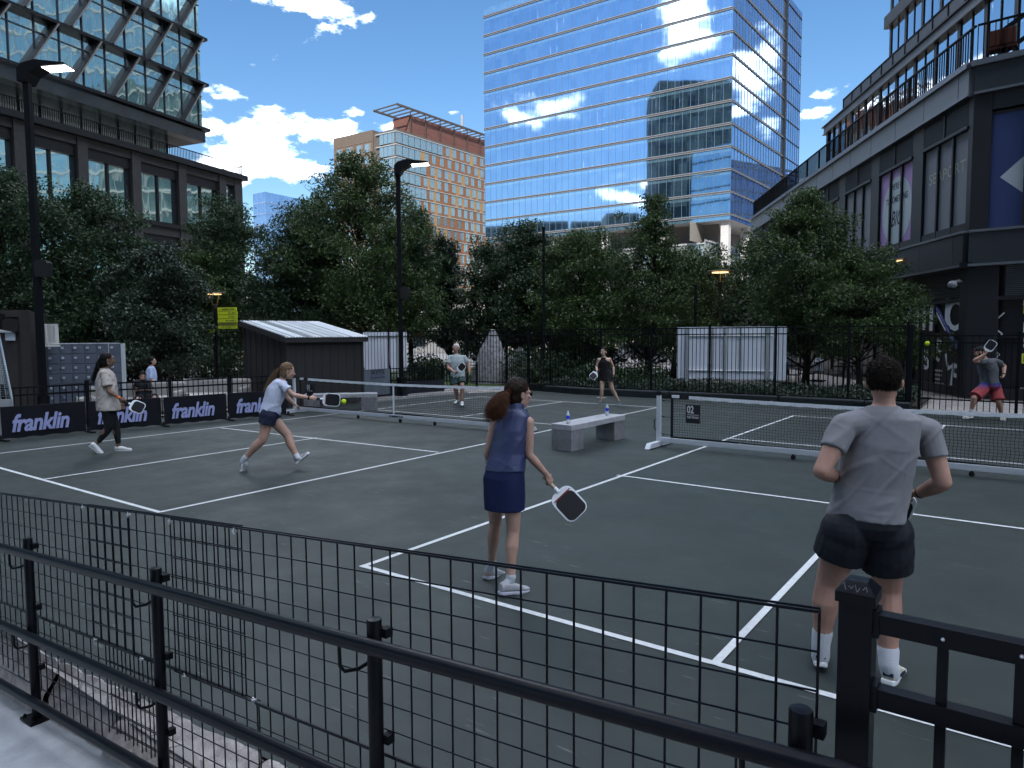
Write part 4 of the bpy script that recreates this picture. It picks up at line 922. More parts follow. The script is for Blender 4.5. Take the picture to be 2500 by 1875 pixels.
# east return of the upper storeys, with the glazed terrace behind the railing
GE = Facade(RW.P(LW+2.8, OFW, 0), RW.P(LW+2.8, OFW, 0)+RE.X*44)
glazing(GE, 'third_floor_glass', M_rg, rb, 0, 44, zt0, zf3+13)
b = MB()
for i in range(14): GE.box(b, i*1.55-.12, i*1.55+.12, 0, .2, zt0, zf3+13)
GE.box(b, 0, 44, -.1, .5, z3b, zf3); build_each(b, 'column', M_rm, rb)
b = MB(); q0_ = RE.hit(2429, 88, -.8); q1_ = RE.hit(2500, 43, -.8); b.bar(RE.P(q0_[0], -.8, q0_[1]), RE.P(q1_[0]+1.5, -.8, q1_[1]+.95), .10)
q0_ = RE.hit(2429, 146, -.8); q1_ = RE.hit(2500, 97, -.8); b.bar(RE.P(q0_[0], -.8, q0_[1]), RE.P(q1_[0]+1.5, -.8, q1_[1]+1), .10); b.build('stair_stringer', M_blk2, rb)
for k, (px, lab) in enumerate(((2459, 'rust coloured terrace chair behind the roof railing, the right one'), (2437, 'rust coloured terrace chair low behind the roof railing, the left one'))):
    s, _ = RE.hit(px, 140, -.6); ch = thing('terrace_chair', lab, 'chair', RE.P(s, -.6, zt0)); mc = mat('rust_fabric', (.06, .014, .008), .7)
    bb = MB(); RE.box(bb, s-.24, s+.24, -.8, -.38, zt0+.40, zt0+.48); bb.build('seat', mc, ch); bb = MB(); RE.box(bb, s-.22+.0, s+.22, -.42, -.36, zt0+.48, zt0+.95); bb.build('backrest', mc, ch, bevel=.03)
    for u in (-.2, .2):
        for o in (-.76, -.42): bb = MB(); RE.box(bb, s+u-.015, s+u+.015, o-.015, o+.015, zt0, zt0+.4); bb.build('leg', M_blk2, ch)
# ================= blocks out of view: a pair added for shade, the rest mirrored in glass
def slab_block(name, label, P0, P1, depth_, z, m, mg, bayw=3.0, fh=4.0):
    t = thing(name, label, 'building', ((P0[0]+P1[0])/2, (P0[1]+P1[1])/2, 0)); fc = Facade(P0, P1)
    b = MB(); fc.box(b, 0, fc.L, -depth_, -.3, 0, z); b.build('wall', m, t)
    glazing(fc, 'window_glass', mg, t, 0, fc.L, 0, z-1)
    b = MB()
    for k in range(int(z/fh)+1): fc.box(b, 0, fc.L, -.1, .25, k*fh-.5, k*fh)
    for i in range(int(fc.L/bayw)+1): fc.box(b, i*bayw-.12, i*bayw+.12, -.1, .15, 0, z-1)
    b.build('facade_grid', m, t); return t
M_bgrey = mat('block_grey', (.14, .15, .15), .7); M_gg = glass_mat('green_glass', (.35, .42, .40), (.01, .018, .022), (.05, .068, .048), wav=.1, fac=.02, panel=(3, 4))
sd = Vector((SUN_DIR.x, SUN_DIR.y, 0)).normalized(); sn = Vector((-sd.y, sd.x, 0))      # sn points to the right-hand side (+x+y)
def cs2(c, s): return sn*c - sd*s                                                      # c across the sunbeams, s along them
T_ = math.tan(SUN_EL)
slab_block('shade_block', 'unseen grey block added behind the viewer to shade the court', cs2(-16, -60), cs2(48, -60), 20, (60+64)*T_, M_bgrey, M_gg)
slab_block('tall_shade_block', 'unseen tall grey block added behind the viewer to shade the left building', cs2(-80, -62), cs2(-13, -62), 20, (62+62)*T_+66, M_bgrey, M_gg)
slab_block('banded_office', 'white banded office block out of sight to the north, mirrored in the left building', (-14, 132), (70, 118), 20, 92, mat('white_band', (.24, .27, .26), .6), glass_mat('pale_green_glass', (.5, .66, .66), (.05, .10, .12), (.12, .2, .2), wav=.1, fac=.45, panel=(3, 4)), 3.2, 4.6)
# the dark block mirrored in the tower
nT = F1.N; mir = lambda p: p-2*(p-F1.A).dot(nT)*nT
def virt(x, y, dd): return mir(D(x, y, dd))
vL = virt(1606, 500, 235); vR = virt(1800, 500, 235); vz = HZ(1700, 196, D(1700, 500, 235))
slab_block('reflected_office', 'dark green glass office mirrored in the tower', vL, vR+(vR-vL)*.45, 20, vz, mat('block_dark', (.025, .03, .026), .7), M_gg)
for k, (xa_, xb_, yt, dd) in enumerate(((1150, 1300, 552, 260), (1300, 1385, 540, 280), (1390, 1460, 560, 250), (1395, 1480, 540, 330), (1480, 1560, 520, 270))):
    a = virt(xa_, 600, dd); c = virt(xb_, 600, dd); slab_block('skyline_block', ['long low grey block', 'plain mid-height block', 'short brick block', 'wide flat block', 'stepped green block'][k]+' of the skyline mirrored low in the tower', a, c, 15, HZ((xa_+xb_)/2, yt, D((xa_+xb_)/2, 600, dd)), M_bgrey, M_gg)
# the blue block mirrored in the tower's east face
nE = F2.N; mirE = lambda p: p-2*(p-F2.A).dot(nE)*nE
a = mirE(D(1780, 500, 240)); c = mirE(D(1975, 500, 260)); slab_block('blue_office', 'blue glass office mirrored in the east face of the tower', a, c, 15, HZ(1880, 405, D(1880, 500, 250)), mat('block_blue', (.05, .07, .12), .6), glass_mat('deep_blue_glass', (.2, .28, .5), (.02, .04, .1), (.05, .08, .16), wav=.1, fac=.5))
# ================= curb, fences
M_curb = mat('painted_curb', (.014, .019, .022), .7, var=.2, scale=3, bump=.2)
cpts = [G(x, y) for x, y in ((1285, 952), (1412, 963), (1632, 973.7), (1900, 986.2), (2110, 999), (2222, 1006))]
clab = ['low dark padded curb segment at the left end of the back edge', 'low dark curb segment behind the woman in black', 'low dark curb segment below the white signboard', 'low dark curb segment right of the white signboard', 'short dark curb end beside the corner fence post']
for i in range(5):
    a, c = cpts[i], cpts[i+1]; X = (c-a).normalized(); Y = Vector((-X.y, X.x, 0)); Y = Y if Y.y > 0 else -Y
    b = MB().prism([a+X*.02, a+X*.02+Vector((0, 0, .19)), a+X*.02+Y*.03+Vector((0, 0, .215)), a+X*.02+Y*.28+Vector((0, 0, .215)), a+X*.02+Y*.3], (c-a)-X*.05)
    tag(b.build('curb', M_curb, None, bevel=.008), clab[i], 'curb', 'dark curb along the back of the courts')
def sag(P, Q, d, n=10): return [Vector(P).lerp(Vector(Q), i/n)-Vector((0, 0, d*math.sin(math.pi*i/n))) for i in range(n+1)]
b = MB()
for a, c, d in ((1555, 1615, .08), (1690, 1755, .10), (1762, 1840, .12), (1842, 1895, .09), (1905, 1960, .08), (2080, 2170, .05)):
    ya = 19.62; A = PY(a, 950, ya); C = PY(c, 955, ya); A.z = C.z = .20; b.tube(sag(A, C, d), .007, 5)
tag(b.build('drooping_cable', M_rub), 'black cable drooping in loops along the dark curb', 'cable')
def picket_fence(name, label, pts, z0, z1, posts_px=None, sp=.115, pk=.016, rail_z=(None,), post=.052, gap=.0, skirt=.06, zt_end=None, pspace=2.4):
    t = thing(name, label, 'fence', (pts[0][0], pts[0][1], z0))
    P = [Vector((p[0], p[1], 0)) for p in pts]; b = MB(); r = MB(); post_at = []
    acc = 0
    for i in range(len(P)-1):
        A, C = P[i], P[i+1]; X = (C-A); ln = X.length; X.normalize(); Y = Vector((-X.y, X.x, 0)); n = max(1, int(ln/sp))
        for k in range(n): q = A+X*((k+.5)*ln/n); b.box(q+Vector((0, 0, (z0+skirt+z1)/2)), (pk, pk, z1-z0-skirt), ax=(X, Y, (0, 0, 1)))
        for z in rail_z: r.box((A+C)/2+Vector((0, 0, z)), (ln, .034, .034), ax=(X, Y, (0, 0, 1)))
        if i == 0: post_at.append((A, X, Y))
        m = max(1, round(ln/pspace))
        for k in range(1, m+1): post_at.append((A+X*(ln*k/m), X, Y))
    if posts_px: post_at = posts_px
    b.build('pickets', M_blk2, t); r.build('rails', M_blk2, t)
    for (q, X, Y) in post_at:
        c = MB().box(q+Vector((0, 0, (z0+z1+.05)/2)), (post, post, z1-z0+.05), ax=(X, Y, (0, 0, 1))); zz = z1+.05
        c.box(q+Vector((0, 0, zz+.008)), (post+.02, post+.02, .02), ax=(X, Y, (0, 0, 1))); c.build('post', M_blk2, t)
    return t
fy = 20.02
def fp(px): p = PY(px, 900, fy); p.z = 0; return p
ztall = HZ(1600, 801, PY(1600, 900, fy))
kL = [D(x, 900, d) for x, d in ((1237, 25.6), (1140, 26.4), (950, 27.0), (600, 27.2), (152, 26.4), (-150, 26))]
post_px = [(fp(x), Vector((1, 0, 0)), Vector((0, 1, 0))) for x in (1290, 1344, 1466, 1589, 1732, 1893, 2072, 2214)]
picket_fence('tall_picket_fence', 'tall black metal picket fence along the back of the courts behind the dark curb', [fp(1290), fp(2214)], .12, ztall, post_px, sp=.118, rail_z=(ztall-.02, ztall-.20, .22))
picket_fence('tall_picket_fence', 'tall black picket fence curving left behind the granite stones and the shed', [fp(1290)]+kL, .1, ztall, None, sp=.12, rail_z=(ztall-.02, ztall-.20, .22), pspace=2.5)
ga = G(2243, 1001); gb = G(2500, 1015.5); gb2 = ga+(gb-ga)*3
zr3 = HZ(2400, 817.5, G(2400, 1009))
gp = [(ga+(gb-ga)*t, (gb-ga).normalized(), Vector((0, 1, 0))) for t in (0, (2468-2243)/257*1.06, 2.1, 3.0)]
picket_fence('gate_fence', 'black picket fence section with a lower top rail behind the man in the cap', [ga, gb2], 0, zr3, gp, sp=.128, rail_z=(zr3-.02, zr3-.19, .30), skirt=.05, post=.065)
gate_post = thing('gate_post', 'thick black gate post where the tall fence meets the lower fence on the right', 'post', fp(2222)); MB().box(fp(2222)*Vector((1, 1, 0)) if False else Vector((fp(2222).x, fp(2222).y, ztall/2)), (.10, .10, ztall)).build('shaft', M_blk2, gate_post)
# low fence on the left behind the banners
lf = [G(-250, 1085), G(0, 1066), G(208, 1046), G(412, 1031), G(560, 1017.5), G(668, 1008)]
off = Vector((-.30, .25, 0)); lf = [p+off*.6 for p in lf]
zlo = HZ(208, 936, lf[2])
picket_fence('low_picket_fence', 'low black picket fence behind the banners at the left', lf, 0, zlo, None, sp=.115, rail_z=(zlo-.02, zlo-.17, .12), pspace=2.4, post=.065)
lg = [D(888, 950, 21.6), D(952, 950, 22.6), D(1081, 950, 24.5), D(1165, 950, 25.4)]
zl2 = HZ(960, 899, lg[1])
picket_fence('low_picket_fence', 'low black picket fence between the shed and the granite stones', lg, 0, zl2, None, sp=.115, rail_z=(zl2-.02, zl2-.17, .1), pspace=2.6)
M_pcurb = mat('pale_curb', (.30, .30, .30), .8, var=.2, scale=5)
b = MB(); cp = [G(893, 983.5), G(1050, 966.8), G(1138, 960)]
for i in range(2): b.bar(cp[i]+Vector((0, .06, .03)), cp[i+1]+Vector((0, .06, .03)), .10, .08)
tag(b.build('pale_curb', M_pcurb), 'pale concrete curb at the far left corner of the court behind the net', 'curb')
# dark windscreen cloth on the corner behind the man in the pale shirt
b = MB(); 
for i in range(2): P_ = lg[i]; Q_ = lg[i+1]; b.slab(P_, Q_, .02, .42, .012, side=-.08)
tag(b.build('windscreen', mat('windscreen_cloth', (.010, .012, .020), .9)), 'dark cloth strip fixed low on the fence behind the left net', 'windscreen')
# ================= planting
M_leafs = {}
def leaf_mat(name, a, b_, tr=.35):
    m = bpy.data.materials.new(name); m.use_nodes = True; t = m.node_tree; n = t.nodes; l = t.links; n.clear()
    out = n.new('ShaderNodeOutputMaterial'); mix = n.new('ShaderNodeMixShader'); mix.inputs[0].default_value = tr; df = n.new('ShaderNodeBsdfPrincipled'); df.inputs['Roughness'].default_value = .45; df.inputs['Specular IOR Level'].default_value = .35; tl = n.new('ShaderNodeBsdfTranslucent')
    g = n.new('ShaderNodeNewGeometry'); cr_ = n.new('ShaderNodeValToRGB'); cr_.color_ramp.elements[0].color = (*a, 1); cr_.color_ramp.elements[1].color = (*b_, 1); cr_.color_ramp.elements[0].position = .15
    l.new(g.outputs['Random Per Island'], cr_.inputs[0]); l.new(cr_.outputs[0], df.inputs['Base Color']); l.new(cr_.outputs[0], tl.inputs[0]); l.new(df.outputs[0], mix.inputs[1]); l.new(tl.outputs[0], mix.inputs[2]); l.new(mix.outputs[0], out.inputs[0])
    return m
ML_dark = leaf_mat('leaf_dark', (.016, .035, .018), (.052, .092, .036)); ML_mid = leaf_mat('leaf_mid', (.024, .050, .018), (.085, .13, .040)); ML_pine = leaf_mat('needle', (.016, .030, .020), (.042, .066, .038), .2)
ML_lite = leaf_mat('leaf_light', (.05, .085, .02), (.14, .19, .05), .45)
M_bark = mat('bark', (.022, .019, .016), .9, var=.35, scale=8, bump=.8, bscale=30, stretch=(1, 1, .3))
def leaves_mesh(name, cen, size, m, parent, rs, droop=.3, aspect=.5, blade=False):
    """cen: (n,3) leaf positions; each leaf a folded blade of two quads pointing its own way"""
    n = len(cen); d = rs.normal(size=(n, 3)); d[:, 2] -= droop; d /= np.linalg.norm(d, axis=1)[:, None]
    up = rs.normal(size=(n, 3)); up[:, 2] += 1.0; sd_ = np.cross(d, up); sd_ /= np.linalg.norm(sd_, axis=1)[:, None]+1e-9
    s = size*rs.uniform(.6, 1.35, n)[:, None]; a = cen; tip = cen+d*s; mid = cen+d*s*.45; nn = np.cross(sd_, d)
    v = np.stack([a, mid+sd_*s*aspect*.5+nn*s*.08, tip, mid-sd_*s*aspect*.5+nn*s*.08], 1).reshape(-1, 3)
    me = bpy.data.meshes.new(name); me.vertices.add(4*n); me.vertices.foreach_set('co', v.astype(np.float32).ravel())
    me.loops.add(4*n); me.loops.foreach_set('vertex_index', np.arange(4*n, dtype=np.int32)); me.polygons.add(n); me.polygons.foreach_set('loop_start', np.arange(0, 4*n, 4, dtype=np.int32))
    me.update(calc_edges=True); me.materials.append(m); o = bpy.data.objects.new(name, me); COL.objects.link(o)
    if parent: o.parent = parent; o.matrix_basis = parent.matrix_basis.inverted()
    return o
def grow(name, label, base, H, prof, nleaf, lsize, m, seed, trunk_r=.14, first=.22, nb=46, group='trees behind the courts', gapf=.36, lean=(0, 0), clump=.55, asym=None):
    """prof(u, ang) -> crown radius at height fraction u; limbs run out to leaf clumps near the envelope"""
    rs = np.random.RandomState(seed); base = Vector(base); t = thing(name, label, 'tree', base, group)
    tb = MB(); tr = [base+Vector((lean[0]*u+.12*math.sin(u*5+seed), lean[1]*u+.12*math.cos(u*4+seed), H*u)) for u in np.linspace(0, .93, 12)]
    tb.tube(tr, [trunk_r*(1-u*.88)*(1.25 if u == 0 else 1) for u in np.linspace(0, 1, 12)], 9)
    cl = []; lim = MB()
    for k in range(nb):
        u = first+(1-first)*((k+.5)/nb)**.85; ang = k*2.39996+rs.uniform(-.5, .5); rad = prof(u, ang)*rs.uniform(.55, 1.0)
        if asym: rad *= asym(ang, u)
        us = max(.10, (u-rs.uniform(.10, .24))*.93); i = us/.93*11; i0 = int(min(i, 10)); st = tr[i0].lerp(tr[i0+1], i-i0)
        en = base+Vector((lean[0]*u+math.cos(ang)*rad, lean[1]*u+math.sin(ang)*rad, H*u)); mid = st.lerp(en, .5)+Vector((rs.uniform(-.2, .2), rs.uniform(-.2, .2), rs.uniform(-.05, .25)))
        r0 = trunk_r*(.42-.25*u); lim.tube([st, mid, en], [r0, r0*.55, r0*.18], 5, False)
        for q in range(4):
            w = rs.uniform(.35, 1.0); p = mid.lerp(en, (w-.35)/.65); c = p+Vector(rs.uniform(-1, 1, 3)*np.array([.6, .6, .35])*clump); cl.append((c, clump*rs.uniform(.55, 1.15)*(1.1-.45*u))); lim.tube([p, p.lerp(c, .6)+Vector((0, 0, .03)), c], [r0*.22, r0*.12, .006], 4, False)
    tb.build('trunk', M_bark, t, smooth=True); lim.build('limbs', M_bark, t, smooth=True)
    w = np.array([c[1]**2 for c in cl]); w /= w.sum(); idx = rs.choice(len(cl), nleaf, p=w); C = np.array([tuple(c[0]) for c in cl]); Rr = np.array([c[1] for c in cl])
    g = rs.normal(size=(nleaf, 3)); g /= np.linalg.norm(g, axis=1)[:, None]; g *= (rs.uniform(0, 1, nleaf)**.45)[:, None]; g[:, 2] *= .55
    pos = C[idx]+g*Rr[idx][:, None]*1.15
    fil = np.sin(pos[:, 0]*3.1+seed)*np.sin(pos[:, 1]*2.7)*np.sin(pos[:, 2]*3.7+seed*.3)+rs.uniform(-.35, .35, nleaf); pos = pos[fil > -gapf]
    leaves_mesh('crown', pos, lsize, m, t, rs)
    return t
def oval(R0, lo=.75, wob=.22): return lambda u, a: R0*(max(.0, math.sin(math.pi*min(1, max(0, (u-.06)/.94))**.72))**.55 if 0 < u < 1 else .05)*(1+wob*math.sin(a*2+u*7))
def pyr(R0): return lambda u, a: R0*max(.05, (1-u)**.75)*(.8+.25*math.sin(u*40))
def place(px, dep, ytop, zg=0): P = D(px, 900, dep); P.z = zg; return P, HZ(px, ytop, P)-zg
def tree(px, dep, ytop, halfpx, kind, seed, label, m=ML_dark, nl=24000, ls=.16, **kw):
    P, H = place(px, dep, ytop); R0 = halfpx*dep/CF*1.22; nl = int(nl*1.8); ls *= .80
    nm = 'pine_tree' if kind == 'pine' else 'tree'
    pr = pyr(R0) if kind == 'pine' else oval(R0)
    return grow(nm, label, P, H, pr, nl, ls, m, seed, **kw)
tree(30, 24, 418, 190, 'b', 1, 'dense dark leafy tree filling the left edge above the container', nl=30000, ls=.15, nb=64, clump=.8, first=.2)
tree(235, 27, 455, 165, 'b', 2, 'dark leafy tree left of the yellow sign, in front of the stone office block', nl=30000, ls=.16, nb=60, clump=.8, first=.2)
tree(395, 25, 605, 120, 'b', 3, 'low dark feathery tree just left of the yellow sign', ML_pine, nl=20000, ls=.15, nb=44, clump=.6, first=.18)
tree(-90, 30, 560, 130, 'b', 31, 'dark tree cut by the left edge behind the container', nl=14000, ls=.2, nb=40, clump=.8)
tree(560, 36, 490, 118, 'b', 4, 'tall dark tree rising between the yellow sign and the shed roof', nl=28000, ls=.18, nb=56, clump=.9, first=.16)
tree(505, 34, 600, 80, 'b', 41, 'mid-height dark tree behind the yellow sign', ML_mid, nl=16000, ls=.18, nb=40, clump=.8, first=.16)
tree(735, 31, 520, 120, 'b', 5, 'rounded dark green tree rising straight behind the shed', ML_dark, nl=26000, ls=.16, nb=56, clump=.85, first=.16)
tree(885, 31, 378, 185, 'b', 6, 'tallest broad tree left of the middle lamp post', ML_mid, nl=42000, ls=.16, nb=96, clump=.85, first=.24, trunk_r=.2)
tree(985, 33, 520, 95, 'b', 61, 'dark tree right behind the middle lamp post', nl=14000, ls=.17, nb=40, clump=.8, first=.32)
tree(1095, 35, 568, 62, 'pine', 7, 'thin ragged pine in front of the orange building', ML_pine, nl=13000, ls=.20, nb=50, clump=.5, first=.24, trunk_r=.13, gapf=.3)
tree(1280, 32, 542, 100, 'b', 8, 'dark bushy tree below the left corner of the glass tower', nl=24000, ls=.16, nb=56, clump=.8, first=.2)
tree(1420, 29, 560, 120, 'b', 9, 'spreading leafy tree behind the woman in black', ML_mid, nl=26000, ls=.14, nb=60, clump=.7, first=.26)
tree(1590, 28, 474, 92, 'b', 10, 'airy tree with a tall open top below the middle of the glass tower', ML_mid, nl=17000, ls=.14, nb=56, clump=.5, first=.22, gapf=.3)
tree(1650, 31, 600, 110, 'b', 11, 'low broad tree behind the white signboard', ML_mid, nl=20000, ls=.15, nb=44, clump=.75, first=.25)
tree(1745, 52, 628, 150, 'b', 12, 'yellow-green tree far off between the two lamps', ML_lite, nl=16000, ls=.24, nb=40, clump=1.2, first=.15)
tree(1960, 24.5, 468, 150, 'b', 13, 'large open leafy tree in front of the right building', ML_mid, nl=30000, ls=.13, nb=84, clump=.6, first=.24, trunk_r=.13, gapf=.42)
tree(2090, 23, 610, 150, 'b', 14, 'smaller leafy tree whose boughs reach across the white shop lettering', ML_mid, nl=22000, ls=.125, nb=56, clump=.6, first=.3, trunk_r=.1, gapf=.42)
tree(1850, 30, 600, 100, 'b', 15, 'dark tree behind the right end of the white signboard', nl=15000, ls=.16, nb=40, clump=.7, first=.22)
tree(1190, 33, 592, 75, 'b', 16, 'dark tree at the left foot of the glass tower', nl=14000, ls=.16, nb=40, clump=.75, first=.18)
tree(1345, 34, 580, 95, 'b', 17, 'mid-height tree behind the pole right of the granite stones', ML_mid, nl=16000, ls=.16, nb=44, clump=.8, first=.18)
tree(1490, 33, 590, 95, 'b', 18, 'bushy tree just left of the airy tall-topped tree', nl=16000, ls=.16, nb=44, clump=.8, first=.18)
tree(1720, 37, 605, 90, 'b', 19, 'green tree behind the lamp right of the glass tower foot', ML_mid, nl=14000, ls=.17, nb=40, clump=.85, first=.18)
tree(770, 34, 470, 95, 'b', 20, 'tree joining the left shoulder of the tallest broad tree', ML_mid, nl=16000, ls=.17, nb=44, clump=.85, first=.2)
tree(1010, 34, 500, 75, 'b', 22, 'tree on the right shoulder of the tallest broad tree', ML_mid, nl=12000, ls=.17, nb=36, clump=.8, first=.36)
# a belt of far bushes closing the view under the crowns, and the bed behind the curb
def bushes(name, label, spots, m, ls, seed, cat='bush', group=None):
    for i, (P, r, h, n) in enumerate(spots):
        rs = np.random.RandomState(seed+i); g = rs.normal(size=(n, 3)); g /= np.linalg.norm(g, axis=1)[:, None]; g *= (rs.uniform(0, 1, n)**.4)[:, None]
        pos = np.array([P.x, P.y, P.z+h*.45])+g*np.array([r, r, h*.55])*(1+.25*np.sin(g[:, :1]*5+i))
        t = thing(name, label[i], cat, P, group); b = MB()
        for k in range(5): a = k*1.26; b.tube([P, P+Vector((math.cos(a)*r*.4, math.sin(a)*r*.4, h*.7))], [.02, .008], 5)
        b.build('stems', M_bark, t); leaves_mesh('foliage', pos, ls, m, t, rs)
def sp(px, dep, r, h, n): P = D(px, 900, dep); P.z = 0; return (P, r, h, n)
bushes('shrub', ['dark shrub behind the lockers', 'dark shrub left of the yellow sign foot', 'dark shrub between the yellow sign and the shed', 'dark clipped shrub right of the middle lamp post', 'dark shrub right of the granite stones', 'leafy shrub behind the fence under the second tree', 'low shrub left of the white signboard', 'dark shrub at the far left behind the container', 'dark shrub right behind the seated people', 'leafy shrub behind the woman in black'],
       [sp(250, 28, 2.6, 2.6, 7000), sp(430, 29, 2.6, 2.8, 7000), sp(570, 31, 2.0, 1.6, 4000), sp(1045, 31, 1.1, 1.1, 3000), sp(1330, 28, 1.6, 1.5, 4000), sp(1400, 30, 2.0, 1.6, 4000), sp(1560, 27, 1.3, .8, 2500), sp(60, 28, 3, 3, 6000), sp(350, 27, 1.8, 1.9, 4000), sp(1470, 26, 1.2, .9, 2500)], ML_dark, .13, 50, group='shrubs behind the fence')
rs = np.random.RandomState(5); n = 26000; xs_ = rs.uniform(-13.8, -2.4, n); ys_ = 20.1+rs.uniform(0, 1, n)**1.3*2.6; hh = (.16+.22*np.clip(np.sin(xs_*2.1)*np.sin(ys_*3+xs_)+.5, 0, 1.4))*rs.uniform(.1, 1, n)
o = leaves_mesh('ground_cover', np.stack([xs_, ys_, .05+hh], 1), .09, ML_pine, None, rs, droop=-.3); o['kind'] = 'stuff'; o['label'] = 'low leafy ground cover in the bed behind the dark curb'
struct(MB().prism([(-14.3, 20.2, .06), (-2.2, 20.0, .06), (-2.2, 23.2, .06), (-14.8, 23.4, .06)], (0, 0, .04)).build('planting_bed', M_soil))
M_grass = mat('lawn', (.045, .075, .022), .9, var=.35, scale=3)
la = [D(900, 900, 27.5), D(1290, 900, 27), D(1500, 900, 30), D(1400, 900, 44), D(850, 900, 44)]
struct(MB().add([Vector((p.x, p.y, -.02)) for p in la], [(0, 1, 2, 3, 4)]).build('lawn', M_grass))
# ================= granite standing stones
def stone(label, px, dep, wpx, ytop, seed, zb=0):
    P = D(px, 900, dep); P.z = zb; H = HZ(px, ytop, P); w = wpx*dep/CF
    rs_ = random.Random(seed); vs = []; fs = []; n = 28; m = 20
    for j in range(m+1):
        v = j/m; rr_ = (1-v**1.9*.86)
        for k in range(n):
            a = 2*math.pi*k/n; cx = abs(math.cos(a))**.7*math.copysign(1, math.cos(a)); sy_ = abs(math.sin(a))**.7*math.copysign(1, math.sin(a))
            p = Vector((cx*w/2*rr_+(.10*w*v), sy_*w*.32*rr_, H*v)); e = mnoise.fractal(p*2+Vector((seed, 0, 0)), 1, 2, 5)*.13
            vs.append(P+p*(1+e*.5)+Vector((e*.3, 0, -e*.1)))
    for j in range(m):
        for k in range(n): fs.append((j*n+k, j*n+(k+1) % n, (j+1)*n+(k+1) % n, (j+1)*n+k))
    fs.append(tuple(range(m*n, (m+1)*n)))
    o = MB().add(vs, fs).build('standing_stone', mat('speckled_granite', (.09, .09, .10), .8, col2=(.30, .30, .32), scale=9, bump=1.0, bscale=18, detail=10), smooth=True)
    return tag(o, label, 'standing stone', 'granite standing stones')
stone('tall pointed granite standing stone behind the fence', 1196, 28.5, 96, 808, 3)
stone('lower rounded granite stone to the right of the tall pointed one', 1262, 29.5, 92, 850, 8)
# ================= white signboard seen from the back
M_wp = mat('white_board', (.52, .56, .65), .55, var=.04, scale=1)
wl = D(1652, 900, 23.8); wr = D(1919, 900, 22.6); fwb = Facade(wl, wr); zt1 = HZ(1652, 799, wl); zb1 = HZ(1652, 924, wl)
sb_ = thing('white_signboard', 'large white signboard seen from its back through the fence', 'signboard', wl)
b = MB(); fwb.box(b, 0, fwb.L, -.03, 0, zb1, zt1); b.build('board', M_wp, sb_)
L_ = fwb.L
for u, w_ in ((.10, .09), (.455, .08), (.60, .05), (.835, .10), (.345, .03)): b = MB(); fwb.box(b, L_*u-w_/2, L_*u+w_/2, .005, .07, 0 if w_ > .06 else zb1+.25, zt1-.02); b.build('upright', mat('galvanised', (.30, .33, .35), .5, .4), sb_)
for z in (zt1-.30, zb1+.28): b = MB(); fwb.box(b, L_*.10, L_*.88, .006, .05, z, z+.035); b.build('cross_rail', mat('bright_rail', (.85, .86, .88), .4), sb_)
wl2 = D(888, 900, 27.6); wr2 = D(994, 900, 28.0); fw2 = Facade(wl2, wr2); b = MB(); fw2.box(b, 0, fw2.L, -.03, 0, HZ(888, 907, wl2), HZ(888, 811, wl2)); wb2 = b.build('board', M_wp); tag(wb2, 'white board behind the tall fence right of the shed', 'signboard')
b = MB(); fw2.box(b, fw2.L*.78, fw2.L*.84, .005, .08, 0, HZ(888, 811, wl2)); fw2.box(b, 0, fw2.L, .005, .04, HZ(888, 824, wl2), HZ(888, 821, wl2)); b.build('upright', mat('galvanised', (.30, .33, .35), .5, .4), wb2)
# ================= shed
c0 = G(704, 996); c1 = G(886, 981); X = (c1-c0); WF = X.length; X.normalize(); Yb = Vector((-X.y, X.x, 0)); Yb = Yb if Yb.dot(c0) > 0 else -Yb
d = ray(600, 900); det = Yb.x*(-d.y)+Yb.y*d.x; tt = (-(c0.x)*(-d.y)-(c0.y)*d.x)/det
tt = max(1.8, min(4.2, abs(tt)))
M_shed = mat('shed_boards', (.028, .027, .028), .75, var=.12, scale=2, bump=.2, bscale=40, stretch=(1, 1, .15))
shed = thing('shed', 'dark boarded shed with a white corrugated lean-to roof beside the left court', 'shed', c0)
hf = HZ(704, 824, c0); bl = c0+Yb*tt; hb = HZ(600, 787, bl)
Z = Vector((0, 0, 1)); o1 = c1+Yb*tt
b = MB(); b.prism([c0, c0+Z*hf, bl+Z*hb, bl], X*WF); b.build('wall', M_shed, shed)
b = MB()
for i in range(1, 7): q = c0+Yb*(tt*i/7)-X*.006; b.bar(q, q+Z*(hf+(hb-hf)*i/7-.05), .012, .012)
for i in range(1, 9): q = c0+X*(WF*i/9)-Yb*.004; b.bar(q, q+Z*(hf-.05), .006, .008)
b.build('board_joints', mat('joint_black', (.02, .02, .02), .9), shed)
b = MB()
for q in (c0, c1, bl): b.bar(q-Yb*.01*(q != bl), q+Z*(hf if q != bl else hb), .07, .07)
e_ = .12; a0 = c0-X*e_-Yb*e_; a1 = c1+X*e_-Yb*e_; a2 = o1+X*e_+Yb*e_; a3 = bl-X*e_+Yb*e_; sl_ = (hb-hf)/tt
zf = hf-sl_*e_; zbk = hb+sl_*e_
b.bar(a0+Z*(zf-.05), a1+Z*(zf-.05), .03, .13); b.bar(a0+Z*(zf-.05), a3+Z*(zbk-.05), .03, .13); b.bar(a1+Z*(zf-.05), a2+Z*(zbk-.05), .03, .13); b.build('fascia_board', M_shed, shed)
vs = []; fs = []; n = 116; WR = (a1-a0).length
for i in range(n+1):
    s = WR*i/n; w_ = .018*math.cos(i*math.pi/2*1.0)
    vs += [a0+X*s-Yb*.03+Z*(zf+.03+w_), a3+X*s+Yb*.03+Z*(zbk+.03+w_)]
for i in range(n): fs.append((2*i, 2*i+1, 2*i+3, 2*i+2))
rf = MB(); rf.add(vs, fs); rr_ = random.Random(2); rf.m = [(0 if rr_.random() < .62 else 1 if rr_.random() < .6 else 2) for _ in fs]
